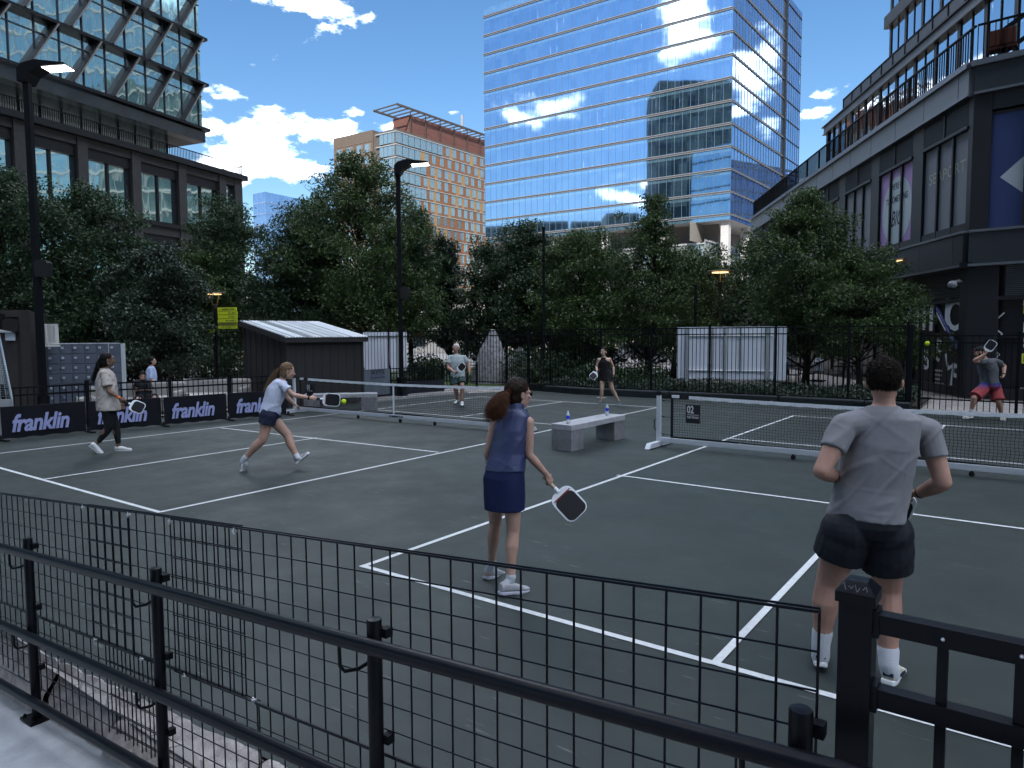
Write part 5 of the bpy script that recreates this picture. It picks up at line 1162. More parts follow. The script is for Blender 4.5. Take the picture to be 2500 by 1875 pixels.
rf.build('corrugated_roof', [mat('white_roof_sheet', (.60, .61, .64), .25, .2, var=.10, scale=1.5), mat('grey_roof_sheet', (.30, .31, .33), .3, .2, var=.2, scale=2), mat('dull_roof_sheet', (.16, .165, .175), .35, .2, var=.2, scale=2)], shed)
# grey banner hanging on the low fence right of the shed
gl_ = D(887, 950, 21.2); gr_ = D(951, 950, 22.1); fgb = Facade(gl_, gr_); b = MB(); zt4, zb4 = HZ(887, 904, gl_), .12
K = 14; vs = []; fs = []
for i in range(K+1):
    for j in range(9): vs.append(fgb.P(fgb.L*i/K, .03+.02*math.sin(i*1.1+j*.3)*(j/8), zt4+(zb4-zt4)*j/8))
for i in range(K):
    for j in range(8): a = i*9+j; fs.append((a, a+1, a+10, a+9))
gban = tag(MB().add(vs, fs).build('hanging_banner', mat('grey_banner', (.10, .12, .15), .7, var=.1, scale=4), smooth=True), 'grey fabric banner hanging on the fence right of the shed', 'banner')
text('SKYPTX', 'wording', M_ink, gban, fgb.P(fgb.L*.5, .065, zt4-.13), fgb.X, Z, .16, bold=.006, ext=.001, align='CENTER'); text('DRY COURTS FASTER', 'wording', mat('ink_blue', (.03, .04, .10), .7), gban, fgb.P(fgb.L*.5, .06, zt4-.27), fgb.X, Z, .062, bold=.002, ext=.001, align='CENTER')
# ================= sponsor banners
bpx = [(-262, 1108), (0, 1077.5), (214, 1056), (398, 1041), (557, 1026.5), (702, 1014)]
btop = [0, 996, 984.5, 971, 960, 950]
M_ban = mat('banner_black', (.004, .005, .009), .75, bump=.2, bscale=8); M_lav = mat('banner_lavender', (.30, .33, .58), .7, var=.05, scale=8)
blab = ['black sponsor banner cut by the left edge of the picture', 'leftmost complete black sponsor banner beneath the container', 'black sponsor banner behind the woman in the beige shirt', 'black sponsor banner between the two women at the left', 'black sponsor banner partly hidden by the running woman']
for i in range(5):
    A = G(*bpx[i]); C = G(*bpx[i+1]); fb = Facade(A, C); hh_ = .62 if i != 1 else .63
    vs = []; fs = []; K = 26; g0, g1 = .03, fb.L-.03
    for k in range(K+1):
        for j in range(7): vs.append(fb.P(g0+(g1-g0)*k/K, .012*math.sin(k*.7+i)*(1-j/6)+.006*math.sin(k*2.1+j), .035+.01*math.sin(k*.9)*(j == 0)+(hh_-.035)*j/6))
    for k in range(K):
        for j in range(6): a = k*7+j; fs.append((a, a+1, a+8, a+7))
    bn = tag(MB().add(vs, fs).build('sponsor_banner', M_ban, smooth=True), blab[i], 'banner', 'sponsor banners along the left court')
    MB().tube([fb.P(g0, -.02, hh_), fb.P(g1, -.02, hh_)], .012, 6).build('top_bar', M_blk2, bn)
    sz = .45
    text('franklin', 'lettering', M_lav, bn, fb.P(fb.L*.12, .028, .165), fb.X, Z, sz, shear=.26, bold=.013, ext=.003, sx=(fb.L*.78)/(sz*3.42)*1.0, space=.96)
    b = MB(); s = fb.L
    for yy in (-.22, .22): b.bar(fb.P(s, 0, .02), fb.P(s+.05, yy, .015), .05, .03)
    b.tube([fb.P(s-.03, -.02, .02), fb.P(s-.03, -.02, hh_)], .012, 6); b.tube([fb.P(s+.01, .03, .02), fb.P(s+.01, .03, .10)], .03, 8); b.build('stand', M_rub, bn)
# ================= left corner: container, lockers, heater, speaker, air conditioner
M_cont = mat('brown_steel', (.030, .027, .026), .6, var=.12, scale=2)
kc = G(86, 1033); kc = kc*1.0; kc = D(84, 1000, 16.2); kc.z = 0; ke = D(-420, 1000, 14.6); ke.z = 0; fk = Facade(ke, kc); hk = HZ(80, 757, kc)
ct = thing('shipping_container', 'brown corrugated steel container at the left edge', 'container', kc)
vs = []; fs = []; n = int(fk.L/.09)
for i in range(n+1):
    s = (fk.L-.2)*i/n; o = .0 if (i % 4) < 2 else -.035; vs += [fk.P(s, o, .15), fk.P(s, o, hk-.16)]
for i in range(n): fs.append((2*i, 2*i+1, 2*i+3, 2*i+2))
MB().add(vs, fs).build('corrugated_side', M_cont, ct)
b = MB(); fk.box(b, fk.L-.20, fk.L, -.3, .03, 0, hk); fk.box(b, 0, fk.L, -.3, .025, hk-.16, hk+.0); fk.box(b, 0, fk.L, -.3, .02, 0, .16); fk.box(b, 0, fk.L-.01, -2.4, -.31, .02, hk-.02); b.build('frame', M_cont, ct)
spk = thing('wall_speaker', 'black loudspeaker mounted high on the container', 'speaker', fk.P(fk.hit(26, 795)[0], .1, 2)); s, z = fk.hit(26, 795, .15)
b = MB(); out = [(-.13, -.13), (.13, -.13), (.14, .06), (.10, .12), (0, .145), (-.10, .12), (-.14, .06)]; b.prism([fk.P(s+u*1.05, .04, z+v*1.1) for u, v in out], fk.N*.2); b.build('cabinet', M_rub, spk)
s, z = fk.hit(25, 822, .06); wbx = thing('white_wall_box', 'small white square box on the container below the loudspeaker', 'box', fk.P(s, .05, z)); b = MB(); fk.box(b, s-.095, s+.095, .02, .10, z-.09, z+.10); b.build('housing', M_wp, wbx, bevel=.02)
s, z = fk.hit(1, 782, .05); b = MB(); fk.box(b, s-.09, s+.08, .02, .10, z-.14, z+.14); tag(b.build('junction_box', M_blk2), 'grey electrical junction box on the container at the very left edge', 'box')
# air conditioner
ap = D(128, 850, 16.5); fa = Facade(D(113, 850, 16.35), D(145, 850, 16.5)); zl_, zh_ = HZ(128, 841, ap), HZ(128, 791, ap)
ac = thing('air_conditioner', 'white louvred air conditioner box hung above the lockers', 'air conditioner', (ap.x, ap.y, zl_))
b = MB(); fa.box(b, 0, fa.L, -.30, -.012, zl_, zh_); fa.box(b, 0, .035, -.02, .0, zl_, zh_); fa.box(b, fa.L-.07, fa.L, -.02, 0, zl_, zh_); fa.box(b, 0, fa.L, -.02, .003, zh_-.025, zh_); fa.box(b, 0, fa.L, -.02, .003, zl_, zl_+.03); fa.box(b, fa.L*.44, fa.L*.5, -.02, .002, zl_, zh_); b.build('casing', mat('offwhite_case', (.55, .54, .52), .5), ac)
b = MB()
for k in range(17): z = zl_+.04+(zh_-zl_-.08)*k/17; fa.box(b, .04, fa.L-.07, -.015, -.004, z, z+.012)
b.build('louvres', mat('louvre_case', (.42, .41, .40), .5), ac)
b = MB(); fa.box(b, -.06, fa.L+.02, -.32, .05, zl_-.05, zl_-.015); b.bar(fa.P(-.09, -.1, zh_-.02), fa.P(.0, -.1, zh_-.02), .2, .012); b.bar(fa.P(-.06, -.1, zh_-.02), fa.P(-.02, -.1, zl_-.02), .18, .03); b.build('support_shelf', mat('offwhite_case', (.55, .54, .52), .5), ac)
# lockers
la_ = D(118, 950, 17.1); lb_ = D(299, 950, 17.9); fl_ = Facade(la_, lb_); zT = HZ(118, 840.5, la_)
lk = thing('locker_bank', 'bank of grey steel lockers with small padlock hasps behind the low fence', 'lockers', la_)
M_lk = mat('locker_grey', (.085, .10, .135), .5, var=.05, scale=3); M_lks = mat('locker_side', (.40, .43, .46), .5); M_hs = mat('hasp_grey', (.36, .40, .46), .35, .5)
b = MB(); fl_.box(b, 0, fl_.L+.0, -.5, -.01, 0, zT-.004); b.build('cabinet', mat('locker_dark', (.07, .085, .11), .5), lk)
b = MB(); fl_.box(b, fl_.L+.002, fl_.L+.10, -.5, .012, 0, zT); fl_.box(b, 0, fl_.L, -.5, .012, zT, zT+.018); fl_.box(b, fl_.L*5/6-.012, fl_.L*5/6+.006, -.4, .014, zT-.30, zT); b.build('end_panel', M_lks, lk)
nc, nr = 6, 7; dw = fl_.L/nc; dh = (zT-.06)/nr; dsrc = None
for i in range(nc):
    for j in range(nr):
        b = MB(); fl_.box(b, i*dw+.018, (i+1)*dw-.018, -.01, .004, .06+j*dh+.012, .06+(j+1)*dh-.010); q = b.build('door', M_lk, lk, bevel=.003)
        b = MB(); fl_.box(b, i*dw+.035, i*dw+.095, .004, .030, .06+(j+.50)*dh, .06+(j+.50)*dh+.055); b.build('hasp', M_hs, q, bevel=.004)
# patio heater
hp = D(-14, 1000, 13.9); hp.z = 0; ht = thing('patio_heater', 'pyramid patio heater with a wire grille at the left edge', 'heater', hp)
zc1 = HZ(28, 812, hp); M_ss = mat('stainless', (.55, .58, .62), .3, .7)
def hw_(z): return .07+.15*(1-max(0, (z-.75))/(zc1-.75))
b = MB(); hx = [(1, 1), (1, -1), (-1, -1), (-1, 1)]
for sx, sy in hx: b.bar(hp+Vector((sx*.235, sy*.235, .0)), hp+Vector((sx*.235, sy*.235, .72)), .03); b.bar(hp+Vector((sx*.235, sy*.235, .72)), hp+Vector((sx*.11, sy*.11, zc1-.02)), .032)
b.build('frame', M_ss, ht)
b = MB()
for k in range(34):
    u = k/34; r_ = .235+( .11-.235)*u; z = .78+(zc1-.85)*u
    for (p, q) in ((0, 1), (1, 2), (2, 3), (3, 0)): b.bar(hp+Vector((hx[p][0]*r_, hx[p][1]*r_, z)), hp+Vector((hx[q][0]*r_, hx[q][1]*r_, z)), .004)
for s_ in (-.6, -.2, .2, .6):
    for (ax_, ay) in ((1, 0), (0, 1), (-1, 0), (0, -1)): b.bar(hp+Vector((ax_*.235+(ay != 0)*s_*.235, ay*.235+(ax_ != 0)*s_*.235, .74)), hp+Vector((ax_*.11+(ay != 0)*s_*.11, ay*.11+(ax_ != 0)*s_*.11, zc1-.05)), .005)
b.build('wire_grille', M_ss, ht)
MB().tube([hp+Vector((0, 0, .75)), hp+Vector((0, 0, zc1-.05))], .05, 12).build('glass_tube', mat('heater_glass', (.4, .5, .55), .1), ht)
MB().box(hp+Vector((0, 0, .37)), (.46, .46, .70)).build('base', M_ss, ht)
MB().lathe(hp+Vector((0, 0, zc1)), [(.05, 0), (.36, .0), (.355, .02), (.18, .06), (.03, .075)], 28).build('reflector_hood', mat('hood_grey', (.35, .36, .38), .3, .6), ht)
# ================= lamp posts
def court_light(label, P, px_top, ytop, w, hx_, hy_, tipx, tipy, box_y):
    t = thing('court_light', label, 'lamp post', P); zt_ = HZ(px_top, ytop, P)
    MB().box(P+Vector((0, 0, zt_/2)), (w, w, zt_), rz=CYAW*-1+.0).build('pole', M_blk2, t)
    MB().box(P+Vector((0, 0, .02)), (w*2.2, w*2.2, .04)).build('base_plate', M_blk2, t)
    MB().box(P+Vector((0, 0, .35)), (w*1.5, w*1.5, .5)).build('base_cover', M_blk2, t)
    T = P+Vector((0, 0, zt_)); X = Vector((hx_, hy_, 0)).normalized(); Y = Vector((-X.y, X.x, 0)); Ln = 1.0
    prof = [(-.10, -.30), (-.10, -.02), (.02, .10), (.30, .17), (.95, .10), (1.0, .06), (.42, .02), (.18, -.12), (.06, -.30)]
    b = MB(); b.prism([T+X*u+Z*v-Y*.20 for u, v in prof], Y*.40); hd = b.build('lamp_head', M_blk2, t, bevel=.01)
    d = (Vector((.97, 0, .052))-Vector((.44, 0, .012)))
    A = T+X*.44+Z*.012; B_ = T+X*.97+Z*.048; dn = Vector((0, 0, -.006))
    b = MB(); b.add([A-Y*.17+dn, A+Y*.17+dn, B_+Y*.17+dn, B_-Y*.17+dn], [(0, 1, 2, 3)]); b.build('led_panel', mat('led_light', (1, 1, 1), .5, emit=(1, .97, .90), estr=3), hd)
    zb = HZ(px_top, box_y, P); rt_ = Vector((math.cos(-CYAW), -math.sin(-CYAW) if False else math.sin(CYAW)*0, 0)); sdv = Vector((_rt.x, _rt.y, 0)).normalized()
    c = P+sdv*(w*.8+.05)+Vector((0, 0, zb)); out = [(-.13, -.16), (.13, -.16), (.145, .10), (.10, .155), (0, .17), (-.10, .155), (-.145, .10)]
    nn_ = Vector((-sdv.y, sdv.x, 0)); b = MB(); b.prism([c+sdv*u*1.05+Z*v*1.15-nn_*.1 for u, v in out], nn_*.2); b.build('pole_speaker', M_rub, t)
    return t
Pa = G(109, 1030); court_light('near tall lamp post with its flat head lit at the far left', Pa, 68, 172, .125, *(Vector((_rt.x, _rt.y)).normalized()), 145, 150, 655)
Pb = G(981, 966); court_light('lamp post with its flat head lit in front of the orange building', Pb, 974, 405, .13, *(Vector((_rt.x, _rt.y)).normalized()), 1042, 400, 715)
M_glow = mat('lamp_glow', (1, .7, .3), .4, emit=(1, .66, .30), estr=.45)
def y_lamp(label, px, dep, y, wpx, lit=1.0):
    P = D(px, 900, dep); P.z = 0; z = HZ(px, y, P); t = thing('y_lamp', label, 'lamp post', P); r_ = wpx*dep/CF/2
    MB().tube([P, P+Z*(z*.62), P+Z*(z-.9)], [.075, .07, .065], 10).build('pole', mat('bronze_pole', (.05, .04, .035), .5), t, smooth=True); MB().lathe(P+Z*(z-.95), [(.06, 0), (.08, .25), (.10, .50), (.02, .51)], 14).build('collar', mat('bronze_pole', (.05, .04, .035), .5), t, smooth=True)
    b = MB()
    for k in range(4): a = k*math.pi/2+.3; b.bar(P+Z*(z-.50)+Vector((math.cos(a)*.08, math.sin(a)*.08, 0)), P+Z*(z-.03)+Vector((math.cos(a)*r_*.62, math.sin(a)*r_*.62, 0)), .018, .012)
    b.build('arms', mat('lit_bronze', (.30, .20, .10), .5), t)
    hd = MB().lathe(P+Z*z, [(r_*.55, -.012), (r_, 0), (r_*.95, .03), (.05, .05)], 28).build('disc_hood', mat('hood_bronze', (.10, .08, .06), .5), t); MB().lathe(P+Z*(z-.02), [(.02, -.02), (r_*.60, -.03), (r_*.60, -.012), (.02, -.010)], 24).build('diffuser', M_glow, hd)
    return t
y_lamp('slim lamp with a glowing disc head above the yellow sign', 530, 27.4, 716, 52)
y_lamp('slim lamp with a glowing disc head right of the glass tower foot', 1755, 30, 663, 66)
y_lamp('slim lamp with a glowing disc head in front of the lilac poster', 2201, 25.0, 634, 62)
for px, dep, y, lab in ((1328, 27.0, 560, 'tall thin black pole right of the granite stones'), (1696, 26.0, 700, 'slim dark pole rising behind the white signboard')):
    P = D(px, 900, dep); P.z = 0; t = thing('steel_pole', lab, 'pole', P); MB().tube([P, P+Z*HZ(px, y, P)], .055, 10).build('shaft', M_blk2, t, smooth=True); MB().lathe(P+Z*HZ(px, y, P), [(.07, 0), (.07, .08), (.02, .1)], 10).build('finial', M_blk2, t)
# yellow finger sign
sp0 = D(531, 900, 27.0); sp0.z = 0; fy_ = Facade(D(537, 900, 26.9), D(583, 900, 26.7)); M_yel = mat('sign_yellow', (.55, .64, .03), .5, emit=(.6, .7, .05), estr=.0)
sg = thing('finger_sign', 'stack of six bright yellow direction boards beside the glowing lamp', 'sign', sp0)
MB().tube([Vector((sp0.x, sp0.y, 0)), Vector((sp0.x, sp0.y, HZ(531, 752, sp0)))], .05, 8).build('pole', M_blk2, sg)
words = ['PRESSED CAFE >', 'LIP LAB >', 'STUDS >', 'SEV LASER >', 'LANNER NOODLES >', 'THE SUPERETTE >']
for k, (y0, y1) in enumerate(((751, 759.5), (760.5, 768.5), (769.5, 777.5), (778.5, 787), (788, 794.5), (795.5, 802.5))):
    za_, zb__ = HZ(540, y1, fy_.A), HZ(540, y0, fy_.A); b = MB(); e = (.0, .03, .02, .015, .01, .0)[k]; fy_.box(b, 0, fy_.L+e, 0, .03, za_, zb__); q = b.build('board', M_yel if k != 4 else mat('sign_yellow_dull', (.25, .28, .04), .6), sg)
    text(words[k], 'wording', M_ink, q, fy_.P(fy_.L-.02, .035, za_+.03), fy_.X, Z, .085, bold=.002, ext=.001, align='RIGHT')
fz_ = Facade(D(485, 900, 26.9), D(528, 900, 26.95)); b = MB(); fz_.box(b, 0, fz_.L, 0, .03, HZ(500, 812, fz_.A), HZ(500, 804, fz_.A)); q = b.build('left_board', M_yel, sg); text('< MERCHANTS ROW', 'wording', M_ink, q, fz_.P(.03, .035, HZ(500, 812, fz_.A)+.03), fz_.X, Z, .075, bold=.002, ext=.001)
# ================= street beyond the trees
M_cream = mat('cream_wall', (.70, .65, .57), .8, var=.06, scale=.5); M_gl_d = mat('street_window', (.05, .06, .07), .2)
def low_building(label, pxa, pxb, dep, ytop, m, rows, seed):
    A = D(pxa, 900, dep); C = D(pxb, 900, dep*.97); A.z = C.z = 0; f_ = Facade(A, C); h = HZ((pxa+pxb)/2, ytop, (A+C)/2); t = thing('low_building', label, 'building', A)
    b = MB(); f_.box(b, 0, f_.L, -8, 0, 0, h); b.build('wall', m, t); b = MB(); rr_ = random.Random(seed)
    for r_ in range(rows):
        z0 = h*(r_+.25)/rows; s = 1.0
        while s < f_.L-2: w_ = rr_.uniform(1, 2.4); f_.box(b, s, s+w_, 0, .05, z0, z0+h/rows*.5); s += w_+rr_.uniform(.8, 3)
    build_each(b, 'window', M_gl_d, t); b = MB(); f_.box(b, -.1, f_.L+.1, -8.1, .15, h-.02, h+.25); b.build('coping', M_slab, t); return t
low_building('cream low building glimpsed bright through the trees behind the middle lamp post', 905, 1180, 84, 742, M_cream, 2, 1)
low_building('pale low building glimpsed through the trees right of the granite stones', 1195, 1420, 92, 770, M_cream, 2, 2)
low_building('beige building seen between the yellow sign and the shed', 520, 592, 60, 790, mat('beige_wall', (.34, .27, .20), .8), 1, 3)
low_building('pale shopfront glimpsed behind the outdoor tables', 1480, 1700, 70, 790, mat('pale_shop', (.45, .42, .38), .8), 1, 4)
rs_ = D(1010, 900, 60); fr_ = Facade(D(990, 900, 60), D(1035, 900, 60)); b = MB(); fr_.box(b, 0, fr_.L, 0, .1, HZ(1010, 822, rs_), HZ(1010, 815, rs_)); q = tag(b.build('red_shop_sign', mat('sign_red', (.65, .04, .02), .5)), 'small red sign glimpsed behind the fence right of the lamp post', 'sign')
fr_ = Facade(D(1245, 900, 62), D(1280, 900, 62)); b = MB(); fr_.box(b, 0, fr_.L, 0, .1, HZ(1262, 845, fr_.A), HZ(1262, 836, fr_.A)); tag(b.build('red_shop_sign', mat('sign_red', (.65, .04, .02), .5)), 'small red patch glimpsed just right of the tall granite stone', 'sign')
def parked_car(label, px, dep, col, rot):
    P = D(px, 900, dep); P.z = 0; t = thing('parked_car', label, 'car', P, 'cars parked beyond the trees'); X = Vector((math.cos(rot), math.sin(rot), 0)); Y = Vector((-X.y, X.x, 0))
    prof = [(-2.2, .35), (-2.25, .75), (-2.0, .95), (-1.3, 1.0), (-.75, 1.42), (.75, 1.45), (1.5, 1.0), (2.15, .85), (2.25, .45), (2.2, .3)]
    MB().prism([P+X*u+Z*v-Y*.88 for u, v in prof], Y*1.76).build('body', mat('car_paint_'+label[:5], col, .25, .2), t, bevel=.05)
    w = MB(); win = [(-1.2, 1.0), (-.72, 1.36), (.70, 1.39), (1.35, 1.0)]; w.prism([P+X*u+Z*v-Y*.89 for u, v in win], Y*1.78); w.build('windows', M_gl_d, t)
    for u in (-1.4, 1.4):
        for v in (-.8, .8):
            b = MB(); R_ = Matrix((X, Z, Y)).transposed(); b.lathe(P+X*u+Y*v+Z*.33-Y*.1, [(.33, 0), (.33, .2)], 16, rot=R_); q = b.build('wheel', M_rub, t); b = MB(); b.lathe(P+X*u+Y*v+Z*.33+Y*(.101 if v > 0 else -.115), [(.2, 0), (.2, .015)], 12, rot=R_); b.build('rim', M_alu, q)
parked_car('white car glimpsed between the trunks near the granite stones', 1185, 52, (.6, .6, .6), .1)
parked_car('silver car glimpsed left of the outdoor tables', 1560, 48, (.45, .46, .48), .15)
parked_car('dark car glimpsed behind the woman in black', 1440, 50, (.03, .03, .035), .1)
# outdoor tables with closed umbrellas
for k, (px, y0, y1, lab) in enumerate(((1926, 843, 900, 'closed white parasol just right of the white signboard'), (1998, 850, 905, 'closed white parasol left of the tree trunk by the outdoor tables'))):
    P = D(px, 900, 27+k*1.5); P.z = 0; t = thing('closed_parasol', lab, 'parasol', P, 'closed parasols at the outdoor tables')
    zt_ = HZ(px, y0, P); zb_p = HZ(px, y1, P); MB().tube([P, P+Z*(zt_+.1)], .025, 8).build('pole', M_blk2, t); MB().box(P+Z*.03, (.5, .5, .06)).build('base', M_blk2, t)
    vs = []; fs = []; n = 24; m = 8
    for j in range(m+1):
        u = j/m; r_ = .03+.20*u**.8*(1-.35*(u > .85))
        for i in range(n): a = 2*math.pi*i/n; rr2 = r_*(1+.22*math.cos(8*a)); vs.append(P+Vector((math.cos(a)*rr2, math.sin(a)*rr2, zt_+(zb_p-zt_)*u)))
    for j in range(m):
        for i in range(n): fs.append((j*n+i, j*n+(i+1) % n, (j+1)*n+(i+1) % n, (j+1)*n+i))
    MB().add(vs, fs).build('canopy', M_wp, t, smooth=True)
def table_set(px, dep, lab):
    P = D(px, 900, dep); P.z = 0; t = thing('cafe_table', lab, 'table', P, 'outdoor cafe tables'); MB().lathe(P+Z*.72, [(.38, 0), (.38, .03)], 20).build('table_top', M_blk2, t); MB().tube([P, P+Z*.72], .03, 8).build('leg', M_blk2, t); MB().lathe(P, [(.22, 0), (.2, .03)], 14).build('foot', M_blk2, t)
table_set(1950, 26.4, 'round black cafe table between the two closed parasols'); table_set(2060, 25.6, 'round black cafe table right of the second parasol'); table_set(2125, 26.5, 'round black cafe table nearest the black shop')
chl = ['left of the first parasol', 'just right of the first parasol', 'in front of the middle parasol', 'left of the tree trunk', 'right of the tree trunk', 'near the black shop wall', 'beside the gate post']
M_chm = mat('cafe_chair_metal', (.04, .04, .042), .5)
for k, px in enumerate((1935, 1968, 1985, 2040, 2085, 2105, 2150)):
    P = D(px, 900, 25.4+.5*(k % 3)); P.z = 0; t = thing('cafe_chair', 'dark cafe chair '+chl[k], 'chair', P, 'outdoor cafe chairs'); a = k*1.3; X = Vector((math.cos(a), math.sin(a), 0)); Y = Vector((-X.y, X.x, 0)); ax = (X, Y, Z)
    MB().box(P+Z*.45, (.42, .42, .03), ax=ax).build('seat', M_chm, t); b = MB()
    for i in range(5): b.bar(P-X*.2+Y*(-.18+i*.09)+Z*.46, P-X*.24+Y*(-.18+i*.09)+Z*.86, .02)
    b.bar(P-X*.24-Y*.2+Z*.86, P-X*.24+Y*.2+Z*.86, .035); b.build('backrest', M_chm, t)
    for u in (-.18, .18):
        for v in (-.18, .18): MB().bar(P+X*u+Y*v, P+X*u+Y*v+Z*.45, .025).build('leg', M_chm, t)
# bottles on the bench
def bottle(P, label):
    P = Vector(P); t = thing('water_bottle', label, 'bottle', P, 'water bottles on the bench'); m = mat('clear_plastic', (.80, .88, .95), .08, trans=.45)
    MB().lathe(P, [(.028, 0), (.031, .01), (.031, .055), (.029, .06), (.031, .065), (.031, .15), (.024, .175), (.012, .195), (.012, .205)], 20).build('bottle_body', m, t, smooth=True)
    MB().lathe(P+Z*.085, [(.0318, 0), (.0318, .055)], 20).build('paper_label', mat('label_blue', (.02, .04, .55), .4), t, smooth=True); MB().lathe(P+Z*.196, [(.014, 0), (.014, .018), (.012, .02)], 14).build('cap', M_wp, t)
    MB().lathe(P+Z*.004, [(.027, 0), (.029, .008), (.029, .03), (.001, .031)], 16).build('water', mat('pale_water', (.75, .8, .88), .1), t)
bottle(G(1387, 1034.5, .442), 'clear water bottle with a blue label at the near end of the bench'); bottle(G(1482, 1014.5, .442), 'clear water bottle with a blue label at the far end of the bench')
# balls in play
def ball(P, r, label):
    bm = bmesh.new(); bmesh.ops.create_icosphere(bm, subdivisions=3, radius=r)
    rr_ = random.Random(4)
    me = bpy.data.meshes.new('pickleball'); bm.to_mesh(me); bm.free(); me.materials.append(mat('ball_yellow', (.50, .70, .02), .5)); me.polygons.foreach_set('use_smooth', [True]*len(me.polygons))
    o = bpy.data.objects.new('pickleball', me); COL.objects.link(o); o.location = P; tag(o, label, 'ball', 'balls in play')
    b = MB()
    for k in range(26):
        z = 1-2*(k+.5)/26; a = k*2.39996; n = Vector((math.sqrt(1-z*z)*math.cos(a), math.sqrt(1-z*z)*math.sin(a), z)); q = n.to_track_quat('Z', 'Y').to_matrix(); b.lathe(Vector(P)+n*r*.985, [(r*.13, 0), (r*.13, r*.022)], 8, rot=q)
    b.build('holes', mat('ball_hole', (.16, .22, .01), .8), o)
ball(D(839, 980.5, 10.6), .040, 'yellow ball just leaving the running woman\'s paddle'); ball(D(2264, 838.5, 11.0), .037, 'yellow ball in the air above the man in grey')
# lounge seats behind the low fence, left
def lounge(P, w, rz, label):
    P = Vector((P[0], P[1], 0)); t = thing('lounge_seat', label, 'sofa', P); M_so = mat('lounge_offwhite', (.28, .27, .26), .8); X = Vector((math.cos(rz), math.sin(rz), 0)); Y = Vector((-X.y, X.x, 0)); ax = (X, Y, Z)
    MB().box(P+Z*.20, (w, .8, .36), ax=ax).build('seat', M_so, t, bevel=.05); MB().box(P+Z*.46+Y*.34, (w, .16, .60), ax=ax).build('backrest', M_so, t, bevel=.06)
    for s in (-1, 1): MB().box(P+X*s*(w/2-.07)+Z*.34, (.14, .8, .42), ax=ax).build('armrest', M_so, t, bevel=.05)
    return t
s1 = D(365, 985, 18.2); lounge(s1, 1.6, .75, 'off-white lounge seat with two people behind the low fence'); lounge(D(520, 985, 19.5), 1.9, .7, 'off-white lounge seat left of the shed'); lounge(D(232, 1000, 16.6), .5, .75, 'off-white seat corner in front of the lockers')
ft = D(440, 985, 18.4); ft.z = 0; t = thing('fire_table', 'low round pale fire table in front of the lounge seats', 'table', ft); MB().lathe(ft, [(.5, 0), (.55, .30), (.62, .34), (.62, .40), (.25, .41)], 28).build('table_top', mat('fire_table_pale', (.35, .34, .33), .7), t, smooth=True); MB().lathe(ft+Z*.405, [(.24, 0), (.24, .02)], 20).build('burner', M_blk2, t)
# ================= people
def skin_mat(name, c, c2): return mat(name, c, .55, col2=c2, scale=9, bump=.12, bscale=90, sss=.08, spec=.35)
def remesh(mb, name, m, parent, vox, smooth=4, fn=None, ms=None):
    me = bpy.data.meshes.new(name+'_src'); me.from_pydata(mb.v, [], mb.f); o = bpy.data.objects.new(name+'_src', me); COL.objects.link(o)
    r = o.modifiers.new('r', 'REMESH'); r.mode = 'VOXEL'; r.voxel_size = vox; r.use_smooth_shade = True
    if smooth: s = o.modifiers.new('s', 'SMOOTH'); s.factor = .5; s.iterations = smooth
    dg = bpy.context.evaluated_depsgraph_get(); dg.update(); ev = bpy.data.meshes.new_from_object(o.evaluated_get(dg)); bpy.data.objects.remove(o); bpy.data.meshes.remove(me)
    ev.name = name
    if fn:
        n = len(ev.vertices); co = np.empty(n*3, np.float32); no = np.empty(n*3, np.float32); ev.vertices.foreach_get('co', co); ev.vertices.foreach_get('normal', no)
        co = co.reshape(-1, 3); no = no.reshape(-1, 3); d = np.array([fn(Vector(p), Vector(q)) for p, q in zip(co.tolist(), no.tolist())], np.float32); co += no*d[:, None]; ev.vertices.foreach_set('co', co.ravel()); ev.update()
    ev.materials.clear(); ev.materials.append(m); ev.polygons.foreach_set('use_smooth', [True]*len(ev.polygons))
    ob = bpy.data.objects.new(name, ev); COL.objects.link(ob)
    if parent: ob.parent = parent; ob.matrix_basis = parent.matrix_basis.inverted() if not parent.parent else (parent.parent.matrix_basis@parent.matrix_basis).inverted()
    return ob
def limb(b, pts, rs):
    """tapering limb through joints with rounded ends; rs one per point"""
    P = []; Rr = []
    for i in range(len(pts)-1):
        for t in (0, .25, .5, .75): P.append(Vector(pts[i]).lerp(Vector(pts[i+1]), t)); Rr.append(rs[i]*(1-t)+rs[i+1]*t)
    P.append(Vector(pts[-1])); Rr.append(rs[-1]); b.tube(P, Rr, 14)
    for p, r in zip(pts, rs): b.ball(p, r*.995, 14, 8)
def rings(b, cs, close=True):
    """cs: (centre, side, front, half width, half depth[, squareness])"""
    n = 28; vs = []; fs = []
    for c in cs:
        q = c[5] if len(c) > 5 else .85
        for k in range(n):
            a = 2*math.pi*k/n; ca, sa = math.cos(a), math.sin(a)
            vs.append(Vector(c[0])+c[1]*(c[3]*abs(ca)**q*math.copysign(1, ca))+c[2]*(c[4]*abs(sa)**q*math.copysign(1, sa)))
    for i in range(len(cs)-1):
        for k in range(n): fs.append((i*n+k, i*n+(k+1) % n, (i+1)*n+(k+1) % n, (i+1)*n+k))
    fs.append(tuple(range(n))[::-1]); fs.append(tuple(range((len(cs)-1)*n, len(cs)*n))); b.add(vs, fs)
